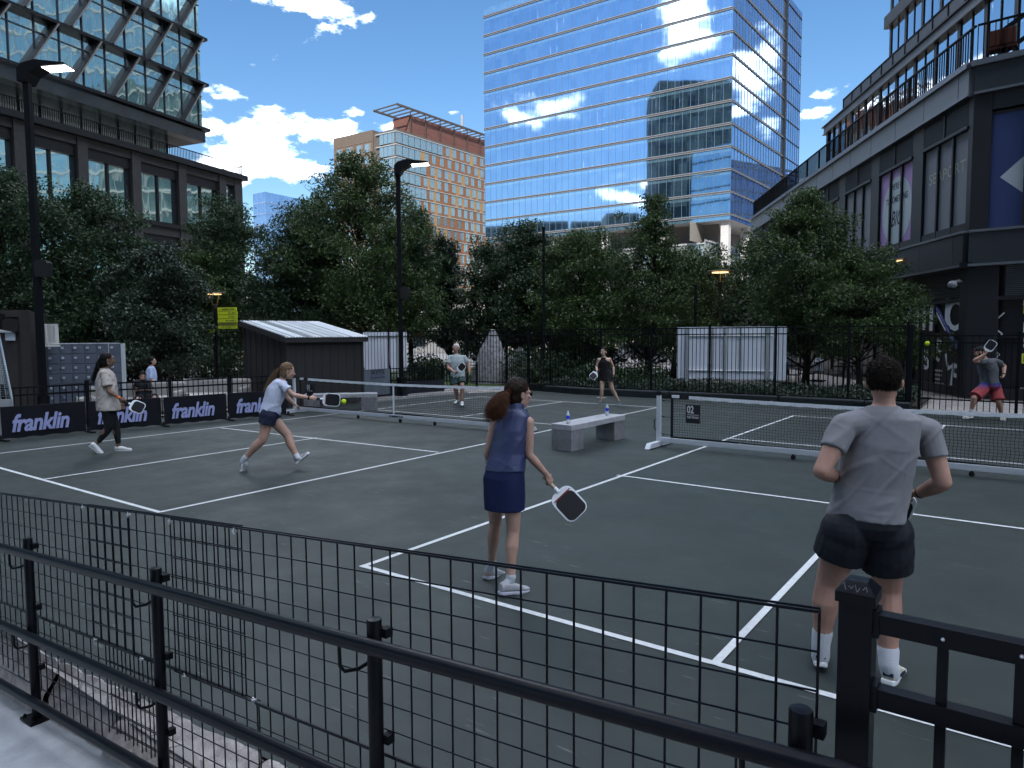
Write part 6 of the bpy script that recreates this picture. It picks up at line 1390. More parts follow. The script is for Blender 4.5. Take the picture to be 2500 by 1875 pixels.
def hand(b, wr, d, pn, th, curl, k=1.0, spread=1.0, thumb_in=.5):
    """wr wrist, d pointing to the knuckles, pn palm normal (fingers curl to it), th thumb side"""
    d = Vector(d).normalized(); pn = Vector(pn); pn = (pn-d*pn.dot(d)).normalized(); t = d.cross(pn); t = t if t.dot(th) > 0 else -t
    R_ = Matrix((t, d, pn)).transposed(); b.ball(wr+d*.045*k, .046*k, 14, 9, (.88, 1.15, .36), R_); limb(b, [wr-d*.01, wr+d*.03*k], [.024*k, .024*k])
    for i, (off, ln, base) in enumerate(((.030, .072, .088), (.010, .080, .093), (-.010, .074, .090), (-.029, .058, .082))):
        p = wr+d*base*k+t*off*k*spread; dd = (d+t*off*3*spread*(1-curl*.6)).normalized(); ax = dd.cross(pn)
        pts = [p-d*.018*k, p]; a = 0
        for s, w in ((.45, .9), (.30, 1.1), (.25, .8)):
            a += curl*w*(1.0+.08*i); v = dd*math.cos(a)+pn*math.sin(a); p = p+v*ln*s*k; pts.append(p)
        limb(b, pts, [.0095*k, .0092*k, .0085*k, .0078*k, .0068*k])
    p = wr+d*.028*k+t*.028*k+pn*.006; v1 = (d*.6+t*.75+pn*.35).normalized(); v2 = (d*.85+t*(.45-thumb_in)+pn*(.3+thumb_in*.8)).normalized()
    limb(b, [wr+d*.02*k+t*.012, p, p+v1*.034*k, p+v1*.034*k+v2*.032*k], [.012*k, .0115*k, .0100*k, .0085*k])
def shoe(heel, toe, up, par, m_up, m_sole, k=1.0, accent=None, vox=.005):
    """heel and toe are points on the sole"""
    heel = Vector(heel); toe = Vector(toe); d = toe-heel; ln = d.length; d.normalize(); up = Vector(up); up = (up-d*up.dot(d)).normalized(); s = d.cross(up)
    W = [(0, .026), (.04, .034), (.2, .037), (.42, .036), (.62, .044), (.78, .047), (.9, .040), (.98, .022), (1.0, .008)]
    out = [heel+d*(ln*u)+s*(w*k) for u, w in W]+[heel+d*(ln*u)-s*(w*k) for u, w in W[::-1]]
    b = MB(); b.prism([p+up*.002 for p in out], up*.026*k); so_ = b.build('sole', m_sole, par, bevel=.006)
    b = MB(); cs = []
    for u, w, h in ((.02, .030, .075), (.12, .036, .088), (.28, .038, .085), (.45, .038, .075), (.62, .043, .056), (.80, .044, .042), (.93, .034, .034), (.985, .016, .026)): cs.append((heel+d*(ln*u)+up*(.018+h*.5)*k, s, up, w*k, h*.5*k, .8))
    rings(b, cs); o = remesh(b, 'shoe', m_up, par, vox, 3)
    so_.parent = o; so_.matrix_basis = Matrix.Identity(4)
    if accent:
        b = MB(); 
        for sg_ in (-1, 1): b.bar(heel+d*ln*.30+s*sg_*.038*k+up*.045*k, heel+d*ln*.62+s*sg_*.043*k+up*.052*k, .004, .016*k, up=tuple(up))
        b.bar(heel+d*ln*.01-s*.024*k+up*.055*k, heel+d*ln*.01+s*.024*k+up*.055*k, .010, .018*k, up=tuple(up)); a_ = b.build('shoe_stripes', accent, o); a_.matrix_basis = Matrix.Identity(4)
    b = MB()
    for q in range(5): u = .36+q*.055; h = (.088-.012*q)*k; b.tube([heel+d*ln*u-s*.017*k+up*(h+.004), heel+d*ln*(u+.012)+up*(h+.010), heel+d*ln*u+s*.017*k+up*(h+.004)], .0028, 5)
    l_ = b.build('laces', mat('laces_white', (.6, .6, .62), .8), o); l_.matrix_basis = Matrix.Identity(4)
    return o
def hair_strands(name, m, par, paths, n, seed, r=.0011, rad=.03, seg=9, wave=.01):
    """many tapering strands following a guide path"""
    rs = np.random.RandomState(seed); b = MB()
    for i in range(n):
        pa, w = paths[i % len(paths)]; o = rs.normal(size=3); o /= np.linalg.norm(o)+1e-9; o *= rs.uniform(0, 1)**.5; o = Vector(o); ph = rs.uniform(0, 6); e = rs.uniform(.72, 1.0); pts = []
        for k in range(seg+1):
            t = k/seg*e*(len(pa)-1); j = int(min(t, len(pa)-2)); f = t-j; p = Vector(pa[j]).lerp(Vector(pa[j+1]), f); ww = w[j]*(1-f)+w[j+1]*f
            pts.append(p+o*ww+Vector((math.sin(ph+k*.9), math.cos(ph+k*.7), 0))*wave*k/seg)
        b.tube(pts, [r*(1-.7*k/seg) for k in range(seg+1)], 3, False)
    return b.build(name, m, par, smooth=True)
M_hair = {k: mat('hair_'+k, c, .55, var=.35, scale=60, stretch=(1, 1, .2), spec=.10) for k, c in dict(dark=(.014, .010, .008), brown=(.017, .010, .007), auburn=(.055, .022, .011), blond=(.13, .085, .05), white=(.50, .49, .47), black=(.008, .007, .007)).items()}
M_eye = mat('eye_dark', (.01, .008, .008), .2); M_lip = mat('lip', (.30, .10, .08), .5); M_ewhite = mat('eye_white', (.6, .6, .6), .3)
def fold_fn(seed, amp=.006, sc=7, dirv=(1, .4, .35), fine=.0004):
    dv = Vector(dirv)
    def f(p, n):
        u = (p.x*.8+p.y*.35)*.72-p.z*.62; v = (p.x*.5+p.y*.5)*.5+p.z*.8; w = p.x*.5-p.y*.8
        q = Vector((u*1.35, v*.28, w*.8))*sc+Vector((seed, seed*.3, 0)); a = mnoise.noise(q); a2 = mnoise.noise(q*2.1+Vector((3, 1, 7))); a3 = mnoise.noise(Vector((u*.4, v*1.1, w*.8))*sc*1.2+Vector((0, seed, 5)))
        return amp*(max(0, 1-abs(a)*5.5))*.9+amp*.45*a2+amp*.5*max(0, 1-abs(a3)*6)*.6+fine*mnoise.noise(p*60)
    return f
def add_hair_tufts(mesh_obj, m, par, n, ln, seed, flow, r=.0012):
    """short hairs standing on a cap mesh"""
    me = mesh_obj.data; rs = np.random.RandomState(seed); idx = rs.randint(0, len(me.vertices), n); b = MB(); M = mesh_obj.matrix_basis; pm = mesh_obj.parent.matrix_basis if mesh_obj.parent else Matrix.Identity(4)
    for i in idx:
        v = me.vertices[int(i)]; p = v.co; nn = v.normal; d = (nn*.55+Vector(flow)*.5+Vector(rs.normal(size=3))*.45).normalized(); l = ln*rs.uniform(.5, 1.2)
        b.tube([p-nn*.003, p+d*l*.5, p+d*l*.8+Vector(rs.normal(size=3))*l*.25], [r, r*.8, r*.2], 3, False)
    return b.build('hair_tufts', m, par)
def person(S):
    """S: pose given by joints (photo x, y, depth offset) round a base depth"""
    d0 = S['d']; foot = Vector(S['root']) if 'root' in S else None
    def J(k): v = S[k]; return D(v[0], v[1], d0+(v[2] if len(v) > 2 else 0))
    c = J('pelvis'); aw = Vector((c.x, c.y, 0)).normalized(); rtv = Vector((aw.y, -aw.x, 0)); Z = Vector((0, 0, 1))
    face = lambda a: aw*math.cos(R(a))+rtv*math.sin(R(a))
    root = thing('person', S['label'], 'person', (c.x, c.y, 0)); k = S.get('k', 1.0); fem = S.get('fem', False); vox = S.get('vox', .008)
    fh, fc_, fhd = face(S['face'][0]), face(S['face'][1]), face(S['face'][2]); sh = fh.cross(Z).normalized(); sc_ = fc_.cross(Z).normalized()
    pel, wai, che, nek, hed = J('pelvis'), J('waist'), J('chest'), J('neck'), J('head')
    spine = (nek-pel).normalized(); fcf = (fc_-spine*fc_.dot(spine)).normalized(); fhf = (fh-spine*fh.dot(spine)*.5).normalized()
    bw = S.get('bw', (.165, .135, .155, .150) if fem else (.165, .150, .175, .175)); bd = S.get('bd', (.115, .095, .115, .085) if fem else (.115, .105, .125, .10))
    shc = che.lerp(nek, .66)
    torso = [(pel-spine*.10, sh, fhf, bw[0]*.62, bd[0]*.75), (pel-spine*.04, sh, fhf, bw[0]*.95, bd[0]), (pel+spine*.03, sh, fhf, bw[0], bd[0]), (pel.lerp(wai, .6), sh, fhf, (bw[0]+bw[1])/2, bd[1]*1.04), (wai, (sh+sc_).normalized(), fcf, bw[1], bd[1]), (wai.lerp(che, .5), sc_, fcf, (bw[1]+bw[2])/2, (bd[1]+bd[2])/2), (che, sc_, fcf, bw[2], bd[2]), (shc, sc_, fcf, bw[3], bd[3]), (shc.lerp(nek, .55), sc_, fcf, bw[3]*.70, bd[3]*.8), (nek, sc_, fcf, .062*k, .060*k)]
    b = MB(); rings(b, torso)
    # head and neck
    tilt = S.get('tilt', 0); hu = (Z+fhd*math.sin(R(tilt))+fhd.cross(Z)*math.sin(R(S.get('roll', 0)))).normalized(); hf_ = (fhd-hu*fhd.dot(hu)).normalized(); hs_ = hf_.cross(hu); H = Matrix((hs_, hf_, hu)).transposed(); hp_ = lambda x, y, z: hed+H@(Vector((x, y, z))*k*S.get('hk', 1))
    kk = k*S.get('hk', 1)
    b.ball(hp_(0, -.012, .025), .1*kk, 20, 14, (.76, .96, .92), H); b.ball(hp_(0, .028, -.030), .1*kk, 18, 12, (.60, .66, .80), H); b.ball(hp_(0, .048, -.088), .036*kk, 14, 8, (1, .95, .72), H)
    for sx in (-1, 1):
        b.ball(hp_(sx*.042, .012, -.062), .03*kk, 12, 8, (.7, 1.1, 1.0), H); b.ball(hp_(sx*.084, -.008, -.012), .028*kk, 12, 8, (.38, .66, 1.2), H); b.ball(hp_(sx*.040, .072, -.020), .022*kk, 10, 6, (1, .6, .8), H); b.ball(hp_(sx*.028, .083, .018), .020*kk, 10, 6, (1.3, .5, .5), H)
    limb(b, [hp_(0, .088, .006), hp_(0, .106, -.030)], [.008*kk, .0125*kk]); b.ball(hp_(0, .084, -.064), .018*kk, 12, 8, (1.3, .7, .5), H)
    for sx in (-1, 1): b.ball(hp_(sx*.010, .098, -.034), .009*kk, 8, 6)
    nr_ = (.047 if fem else .052)*k; limb(b, [hp_(0, -.022, -.045), nek.lerp(hed, .40), nek-spine*.02], [nr_, nr_, nr_*1.12])
    # arms
    A = S['arms']; ar = (.042, .035, .036, .024) if fem else (.050, .042, .043, .029); ar = [q*k*S.get('armk', 1) for q in ar]
    for side in ('L', 'R'):
        s_, e_, w_ = [D(v[0], v[1], d0+v[2]) for v in A[side][:3]]
        b.ball(s_, ar[0]*1.12, 14, 10); limb(b, [shc.lerp(s_, .55), s_], [ar[0]*1.1, ar[0]*1.12]); limb(b, [s_, s_.lerp(e_, .45), e_], [ar[0]*1.05, ar[0]*1.02, ar[1]]); limb(b, [e_, e_.lerp(w_, .30), w_], [ar[1], ar[2]*1.03, ar[3]])
        if len(A[side]) > 3:
            hd = A[side][3]; dd = D(hd['to'][0], hd['to'][1], d0+hd['to'][2])-w_; pn = hd['pn']; pn = aw*pn[0]+rtv*pn[1]+Z*pn[2]; th = hd['th']; th = aw*th[0]+rtv*th[1]+Z*th[2]
            hand(b, w_, dd, pn, th, hd.get('curl', .7), k*.98, hd.get('spread', 1), hd.get('ti', .5))
    # legs
    lr = (.083, .056, .058, .036) if fem else (.085, .060, .062, .040); lr = [q*k*S.get('legk', 1) for q in lr]
    for side in ('L', 'R'):
        h_, n_, a_ = [D(v[0], v[1], d0+v[2]) for v in S['legs'][side][:3]]
        limb(b, [h_, h_.lerp(n_, .5), n_], [lr[0], lr[0]*.90, lr[1]]); bk = -(fh-((a_-n_).normalized())*fh.dot((a_-n_).normalized())).normalized()
        limb(b, [n_, n_.lerp(a_, .32)+bk*.012, n_.lerp(a_, .70)+bk*.004, a_], [lr[1]*.97, lr[2]*1.0, lr[3]*1.12, lr[3]]); 
        f_ = S['legs'][side][3:]
        hl, to = [D(v[0], v[1], d0+v[2]) for v in f_[:2]]; limb(b, [a_, hl.lerp(to, .15)+Z*.05], [lr[3], .032*k]); limb(b, [hl.lerp(to, .12)+Z*.035, hl.lerp(to, .75)+Z*.035], [.030*k, .026*k])
    body = remesh(b, 'body', S['skin'], root, vox, S.get('bs', 5))
    # face details
    for sx in (-1, 1):
        e = MB(); e.ball(hp_(sx*.030, .077, .004), .0105*kk, 10, 6, (1.25, .5, .62), H); e.build('eye', M_ewhite, body, smooth=True); e = MB(); e.ball(hp_(sx*.030, .0835, .004), .0058*kk, 8, 6); e.build('iris', M_eye, body)
        e = MB(); e.tube([hp_(sx*.014, .094, .022), hp_(sx*.032, .091, .027), hp_(sx*.047, .080, .020)], [.0035*kk, .004*kk, .002*kk], 6); e.build('eyebrow', S.get('brow', M_hair['dark']), body)
    e = MB(); e.tube([hp_(-.020, .088, -.062), hp_(0, .100, -.061), hp_(.020, .088, -.062)], [.003*kk, .006*kk, .003*kk], 8); e.build('lips', M_lip, body, smooth=True)
    return dict(root=root, body=body, J=J, pel=pel, wai=wai, che=che, nek=nek, hed=hed, spine=spine, sh=sh, sc=sc_, fh=fhf, fc=fcf, shc=shc, bw=bw, bd=bd, k=k, hp=hp_, H=H, kk=kk, hf=hf_, hs=hs_, hu=hu, aw=aw, rt=rtv, d0=d0, S=S, arm=ar, leg=lr)
def torso_cloth(Q, name, m, t_hem, ease, sleeve=0.0, seed=1, flare=0.0, vox=None, amp=.006, tank=False, neck_r=.075, hem_c=None, sleeve_r=1.45, wide=(1, 1, 1, 1)):
    """shirt: t_hem metres below the pelvis centre"""
    S = Q['S']; sp_ = Q['spine']; b = MB(); bw, bd = Q['bw'], Q['bd']; e = ease
    hc = hem_c or Q['pel']-sp_*t_hem
    cs = [(hc, Q['sh'], Q['fh'], (bw[0]+e+flare)*wide[0], bd[0]+e+flare*.8)]
    if t_hem > -.02: cs.append((Q['pel']+sp_*.05, Q['sh'], Q['fh'], (bw[0]+e*.95+flare*.5)*wide[1], bd[0]+e))
    cs += [(Q['wai'], (Q['sh']+Q['sc']).normalized(), Q['fc'], (bw[1]+e*1.3)*wide[2], bd[1]+e*1.2), (Q['wai'].lerp(Q['che'], .5), Q['sc'], Q['fc'], ((bw[1]+bw[2])/2+e*1.1)*wide[2], (bd[1]+bd[2])/2+e), (Q['che'], Q['sc'], Q['fc'], (bw[2]+e*.9)*wide[3], bd[2]+e*.8), (Q['shc'], Q['sc'], Q['fc'], bw[3]+e*.5-(.045 if tank else 0), bd[3]+e*.6), (Q['shc'].lerp(Q['nek'], .5), Q['sc'], Q['fc'], (bw[3]*.74+.012) if not tank else .10, bd[3]*.85+.012), (Q['nek']-sp_*.004, Q['sc'], Q['fc'], neck_r*Q['k'], neck_r*.95*Q['k'])]
    rings(b, cs)
    if sleeve:
        for side in ('L', 'R'):
            s_, e_ = [D(v[0], v[1], Q['d0']+v[2]) for v in S['arms'][side][:2]]; r = Q['arm'][0]
            L_ = s_.lerp(e_, sleeve); b.ball(s_, r*1.22+.004, 14, 10); limb(b, [Q['shc'].lerp(s_, .5), s_], [r*1.28, r*1.28]); b.tube([s_, s_.lerp(L_, .5), L_], [r*1.28, r*(1.28+sleeve_r)/2, r*sleeve_r], 16)
    return remesh(b, name, m, Q['root'], vox or S.get('vox', .008), 3, fold_fn(seed, amp))
def shorts(Q, m, t_leg, ease, seed=3, amp=.005, top=.06, name='shorts', flare=1.15, vox=None):
    b = MB(); bw, bd, sp_ = Q['bw'], Q['bd'], Q['spine']
    rings(b, [(Q['pel']-sp_*.10, Q['sh'], Q['fh'], bw[0]*.80+ease, bd[0]*.85+ease), (Q['pel']-sp_*.04, Q['sh'], Q['fh'], bw[0]+ease, bd[0]+ease), (Q['pel']+sp_*.03, Q['sh'], Q['fh'], bw[0]+ease*.8, bd[0]+ease*.8), (Q['pel']+sp_*top, Q['sh'], Q['fh'], bw[0]*.93+ease*.5, bd[0]*.95+ease*.5)])
    for side in ('L', 'R'):
        h_, n_ = [D(v[0], v[1], Q['d0']+v[2]) for v in Q['S']['legs'][side][:2]]; r = Q['leg'][0]; t = t_leg if not isinstance(t_leg, dict) else t_leg[side]
        b.ball(h_, r*1.10+ease*.9, 18, 12); b.ball(h_.lerp(Q['pel'], .4)+sp_*.02, r*1.06+ease*.8, 18, 12); b.tube([h_+(h_-n_).normalized()*.03, h_.lerp(n_, t*.5), h_.lerp(n_, t)], [r*1.08+ease*.7, r*1.06+ease, (r*.98+ease)*flare], 18)
    return remesh(b, name, m, Q['root'], vox or Q['S'].get('vox', .008), 3, fold_fn(seed, amp))
def scalp(Q, m, name='hair', grow_=.010, back=1.0, short=False, low=-.04, front=.062, seed=2, amp=.003, vox=None):
    """hair cap following the skull: open towards the face"""
    hp = Q['hp']; H = Q['H']; kk = Q['kk']; b = MB(); b.ball(hp(0, -.020, .030), (.1+grow_)*kk, 22, 16, (.79, .94, .92), H); b.ball(hp(0, -.040, -.015+low*.3 if not short else .004), (.085+grow_)*kk, 18, 12, (.84, .72, .95) if not short else (.78, .66, .72), H)
    for sx in (-1, 1): b.ball(hp(sx*(.060 if not short else .050), -.020, -.008 if not short else .012), .034*kk, 12, 8, (.62, .9, 1.2) if not short else (.6, .8, .9), H)
    # keep only what lies behind the hairline
    o = remesh(b, name, m, Q['root'], vox or max(.005, Q['S'].get('vox', .008)*.8), 2, lambda p, n: amp*mnoise.noise(p*70+Vector((seed, 0, 0)))*2+amp*.8*mnoise.noise(p*25))
    me = o.data; bm = bmesh.new(); bm.from_mesh(me); inv = H.inverted(); hed = Q['hed']; kill = []
    for v in bm.verts:
        q = inv@(v.co-hed)/kk
        if q.y > front-.03*max(0, -(q.z-.05))*10*.0 and q.z < .062+max(0, .1-abs(q.x))*.15: kill.append(v)
        elif q.z < .03 and q.y > .018 and abs(q.x) < .2: kill.append(v)
    bmesh.ops.delete(bm, geom=kill, context='VERTS'); bm.to_mesh(me); bm.free(); return o
def paddle(c, tip, nrm, label, face_m, scale=1.0, red=False, grip_m=None, long_=.245, wid=.198):
    """c centre of the blade, tip direction, face normal"""
    c = Vector(c); t = Vector(tip).normalized(); n = Vector(nrm); n = (n-t*n.dot(t)).normalized(); s = t.cross(n); o = thing('paddle', label, 'paddle', c); k = scale
    def outline(L2, W2, rr_):
        pts = []
        for (sx, sy) in ((1, 1), (-1, 1), (-1, -1), (1, -1)):
            for q in range(7):
                a = math.pi/2*q/6+{(1, 1): 0, (-1, 1): math.pi/2, (-1, -1): math.pi, (1, -1): 1.5*math.pi}[(sx, sy)]; rad = rr_*(1.15 if sy < 0 else 1)
                pts.append((sx*(W2-rad)+rad*math.cos(a), sy*(L2-rad)+rad*math.sin(a)))
        return pts
    L2, W2 = long_/2*k, wid/2*k
    b = MB(); b.prism([c+s*x+t*y-n*.0065 for x, y in outline(L2, W2, .058*k)], n*.013); b.build('edge_guard', mat('paddle_white', (.66, .70, .76), .4), o, bevel=.002)
    for sg_ in (-1, 1):
        b = MB(); yo = .018*k
        b.prism([c+s*x*.88+t*(y*(.80)+yo)+n*sg_*.0066 for x, y in outline(L2, W2, .055*k)], n*sg_*.0012); q = b.build('blade_face', face_m, o)
    if red:
        for sg_ in (-1, 1): b = MB(); b.bar(c-s*W2*.80-t*L2*.63+n*sg_*.0078, c+s*W2*.80-t*L2*.63+n*sg_*.0078, .0012, .010, up=tuple(t)); b.build('red_band', mat('paddle_red', (.20, .02, .02), .5), o)
    b = MB(); b.tube([c-t*(L2-.01), c-t*(L2+.025*k), c-t*(L2+.05*k)], [.020*k, .016, .0145], 8); b.build('throat', mat('paddle_white', (.66, .70, .76), .4), o)
    b = MB(); b.tube([c-t*(L2+.03*k), c-t*(L2+.14*k)], .0155, 8); b.tube([c-t*(L2+.14*k), c-t*(L2+.15*k)], .019, 8); b.build('handle', grip_m or M_rub, o)
    return o
SK_l = skin_mat('skin_light', (.36, .215, .165), (.47, .30, .24)); SK_r = skin_mat('skin_ruddy', (.31, .165, .125), (.42, .25, .195)); SK_d = skin_mat('skin_brown', (.13, .070, .045), (.19, .105, .070)); SK_p = skin_mat('skin_pale', (.38, .25, .19), (.49, .33, .26))
M_sock = mat('white_sock', (.54, .56, .62), .9, bump=.15, bscale=160); M_shw = mat('shoe_white', (.60, .61, .62), .6, var=.12, scale=30); M_shg = mat('shoe_grey', (.30, .31, .34), .7, var=.2, scale=50); M_sole = mat('shoe_sole', (.66, .68, .70), .6); M_shn = mat('shoe_navy', (.012, .018, .04), .6); M_shb = mat('shoe_cream', (.50, .47, .40), .65)
M_pf = mat('paddle_carbon', (.014, .015, .018), .55)
def sock(Q, side, t0, m=M_sock, ex=.004):
    n_, a_ = [D(v[0], v[1], Q['d0']+v[2]) for v in Q['S']['legs'][side][1:3]]; hl, to = [D(v[0], v[1], Q['d0']+v[2]) for v in Q['S']['legs'][side][3:5]]; b = MB(); r = Q['leg'][3]+ex
    limb(b, [n_.lerp(a_, t0), a_, hl.lerp(to, .17)+Vector((0, 0, .055))], [r*1.08, r*.98, r*.95]); return remesh(b, 'sock', m, Q['root'], .006, 2, lambda p, n: .0005*math.sin(p.z*380))
def band(Q, side, t, m, name, r=.029, w=.012):
    e_, w_ = [D(v[0], v[1], Q['d0']+v[2]) for v in Q['S']['arms'][side][1:3]]; p = e_.lerp(w_, t); d = (w_-e_).normalized(); return MB().tube([p-d*w, p+d*w], r, 16).build(name, m, Q['root'], smooth=True)
# ---------------- man in grey, back to us
Q = person(dict(label='man in a grey t-shirt and black shorts seen from behind at the right front', d=3.86, face=(8, 5, 4), vox=.0065, k=1.03, skin=SK_r,
    pelvis=(2113, 1262, .03), waist=(2128, 1190, .03), chest=(2150, 1085, .02), neck=(2159, 990, .0), head=(2159, 930, .0), tilt=6,
    bw=(.165, .158, .168, .168), bd=(.125, .112, .125, .098),
    arms=dict(L=[(2060, 1040, 0), (2006, 1150, -.06), (2052, 1168, .20), dict(to=(2075, 1165, .30), pn=(.2, 1, .2), th=(0, 0, 1), curl=.8)], R=[(2264, 1052, 0), (2302, 1178, -.06), (2244, 1204, .16), dict(to=(2214, 1206, .24), pn=(.3, -.6, -.7), th=(0, 0, 1), curl=1.0)]),
    legs=dict(L=[(2066, 1300, .04), (2024, 1420, .12), (2004, 1572, .14), (2004, 1630, .10), (2000, 1604, .42)], R=[(2162, 1302, .0), (2167, 1440, .06), (2169, 1622, -.02), (2168, 1672, -.06), (2196, 1648, .22)]), armk=1.05, legk=1.16))
Q_gray = Q
M_gry = mat('grey_jersey', (.195, .195, .215), .85, var=.06, scale=3, bump=.15, bscale=300)
torso_cloth(Q, 'tshirt', M_gry, .005, .026, sleeve=.52, seed=5, flare=.006, vox=.0065, amp=.0065, neck_r=.072, sleeve_r=1.24, wide=(1.02, 1, 1.0, .98))
shorts(Q, mat('black_shorts', (.010, .012, .018), .7, bump=.1), dict(L=.50, R=.62), .030, seed=8, amp=.004, flare=1.03, top=.045)
for sd_ in ('L', 'R'): sock(Q, sd_, .80)
c_, t_ = D(2004, 1630, 3.96), D(2000, 1604, 4.28); shoe(c_, t_, (0, -.1, 1), Q['root'], M_shb, M_sole, 1.05, M_shn)
c_, t_ = D(2166, 1674, 3.80), D(2198, 1648, 4.08); shoe(c_, t_, (0, 0, 1), Q['root'], M_shb, M_sole, 1.05, M_shn)
hr = scalp(Q, M_hair['dark'], grow_=.008, amp=.004, front=.075, short=True); add_hair_tufts(hr, M_hair['dark'], Q['root'], 7000, .010, 1, (0, 0, -.5), .0013)
band(Q, 'R', .90, M_rub, 'watch', .033, .014)
pd = paddle(D(2186, 1238, 4.30), (-.25, .3, -.75), (.2, -1, .1), 'dark edged paddle held in front of the man in grey, mostly hidden', M_pf)
text('LEAD', 'shirt_mark', mat('pale_print', (.35, .35, .40), .6), Q['root'], D(2148, 1008, 3.70), _rt, (0, 0, 1), .018, ext=.0003) if False else None
# ---------------- woman in blue, back to us, looking to the right
Q = person(dict(label='woman in a navy sleeveless top and blue skirt standing on the near court', d=5.28, face=(22, 28, 62), vox=.0058, k=.93, hk=1.04, fem=True, skin=SK_l,
    pelvis=(1231, 1162, 0), waist=(1240, 1108, .0), chest=(1249, 1052, .0), neck=(1258, 996, .0), head=(1266, 961, .02), tilt=4,
    bw=(.140, .114, .120, .120), bd=(.120, .098, .105, .080),
    arms=dict(L=[(1209, 1031, .08), (1192, 1108, .10), (1206, 1165, .26), dict(to=(1220, 1190, .34), pn=(1, .5, 0), th=(1, 0, 0), curl=.5)], R=[(1291, 1031, -.04), (1291, 1110, -.03), (1334, 1158, .02), dict(to=(1347, 1181, .05), pn=(.7, -.7, -.1), th=(.5, .7, .2), curl=1.15, ti=.9)]),
    legs=dict(L=[(1212, 1178, .12), (1209, 1276, .20), (1200, 1378, .24), (1186, 1413, .22), (1225, 1408, .42)], R=[(1250, 1180, -.04), (1253, 1296, -.04), (1247, 1414, -.08), (1220, 1451, -.12), (1289, 1445, .02)]), legk=.95, armk=.98))
M_navy = mat('navy_sheen', (.026, .036, .105), .5, var=.12, scale=4, bump=.15, bscale=200, spec=.6)
torso_cloth(Q, 'sleeveless_top', M_navy, -.045, .014, seed=3, vox=.0058, amp=.0055, neck_r=.070)
b = MB(); sp_ = Q['spine']; dn = Vector((0, 0, -1)); hm = D(1232, 1244, 5.28)
rings(b, [(hm, Q['sh'], Q['fh'], .150, .140), (hm.lerp(Q['pel'], .5), Q['sh'], Q['fh'], .156, .142), (Q['pel']-sp_*.01, Q['sh'], Q['fh'], .155, .140), (Q['pel']+sp_*.08, Q['sh'], Q['fh'], .138, .122), (Q['pel']+sp_*.135, Q['sh'], Q['fh'], .124, .108)])
sk = remesh(b, 'skirt', mat('royal_navy_skirt', (.007, .013, .058), .7, var=.05, scale=3), Q['root'], .007, 4, fold_fn(9, .003, 5))
MB().tube([Q['pel']+sp_*.105-Q['fh']*.12-Q['sh']*.13, Q['pel']+sp_*.10-Q['fh']*.155, Q['pel']+sp_*.105-Q['fh']*.12+Q['sh']*.13], .0018, 5).build('waist_seam', mat('seam', (.05, .06, .16), .8), sk)
b = MB(); rings(b, [(Q['nek']-sp_*.03, Q['sc'], Q['fc'], .072, .070), (Q['nek']+sp_*.035, Q['sc'], Q['fc'], .060, .058)]); remesh(b, 'collar', M_navy, Q['root'], .006, 2)
for args in (((1184, 1415, 5.50), (1229, 1408, 5.72)), ((1218, 1453, 5.14), (1291, 1446, 5.30))): shoe(D(*args[0]), D(*args[1]), (0, 0, 1), Q['root'], M_shg, mat('shoe_lilac_sole', (.42, .43, .52), .6), .93)
for sd_ in ('L', 'R'): sock(Q, sd_, .95, mat('grey_sock', (.40, .42, .48), .9))
hr = scalp(Q, M_hair['brown'], grow_=.010, amp=.003, front=.052); hp = Q['hp']
tie = D(1237, 957, 5.22); MB().lathe(tie, [(.018, -.012), (.022, 0), (.018, .012)], 14).build('hair_tie', M_rub, Q['root'])
base = hp(-.01, -.105, .02)
pth = [D(1246, 953, 5.22), tie, D(1222, 975, 5.17), D(1212, 1000, 5.15), D(1204, 1026, 5.14)]
hair_strands('ponytail', M_hair['auburn'], Q['root'], [(pth, [.022, .016, .044, .058, .044])], 2600, 4, r=.0011, wave=.034)
hair_strands('ponytail_core', M_hair['brown'], Q['root'], [(pth, [.018, .013, .040, .042, .012])], 700, 5, r=.002, wave=.006)
# strands swept over the crown towards the tie
pp = [([hp(math.sin(a)*.085, .045*math.cos(a)+.0, .075-abs(math.sin(a))*.05), hp(math.sin(a)*.086, -.045, .060-abs(math.sin(a))*.03), hp(math.sin(a)*.055, -.095, .030), tie], [.010, .010, .010, .006]) for a in np.linspace(-1.4, 1.4, 12)]
hair_strands('swept_hair', M_hair['brown'], Q['root'], pp, 1500, 6, r=.0011, wave=.003)
b = MB(); 
for sx in (-1, 1): b.ball(hp(sx*.034, .094, .004), .021*Q['kk'], 12, 8, (1.1, .25, .8), Q['H'])
b.tube([hp(.06, .088, .008), hp(.080, .02, .010)], .0025, 6); b.tube([hp(-.06, .088, .008), hp(-.080, .02, .010)], .0025, 6); b.tube([hp(-.02, .1, .008), hp(.02, .1, .008)], .0025, 6); b.build('glasses', M_rub, Q['root'])
pc = D(1389, 1229, 5.30); hb_ = D(1349, 1186, 5.33); pd = paddle(pc, pc-hb_, -_fw+Vector((.25, 0, .15)), 'white edged paddle with a black face hanging in the hand of the woman in blue', M_pf, 1.02, red=True, grip_m=mat('grip_tape', (.45, .36, .28), .8))
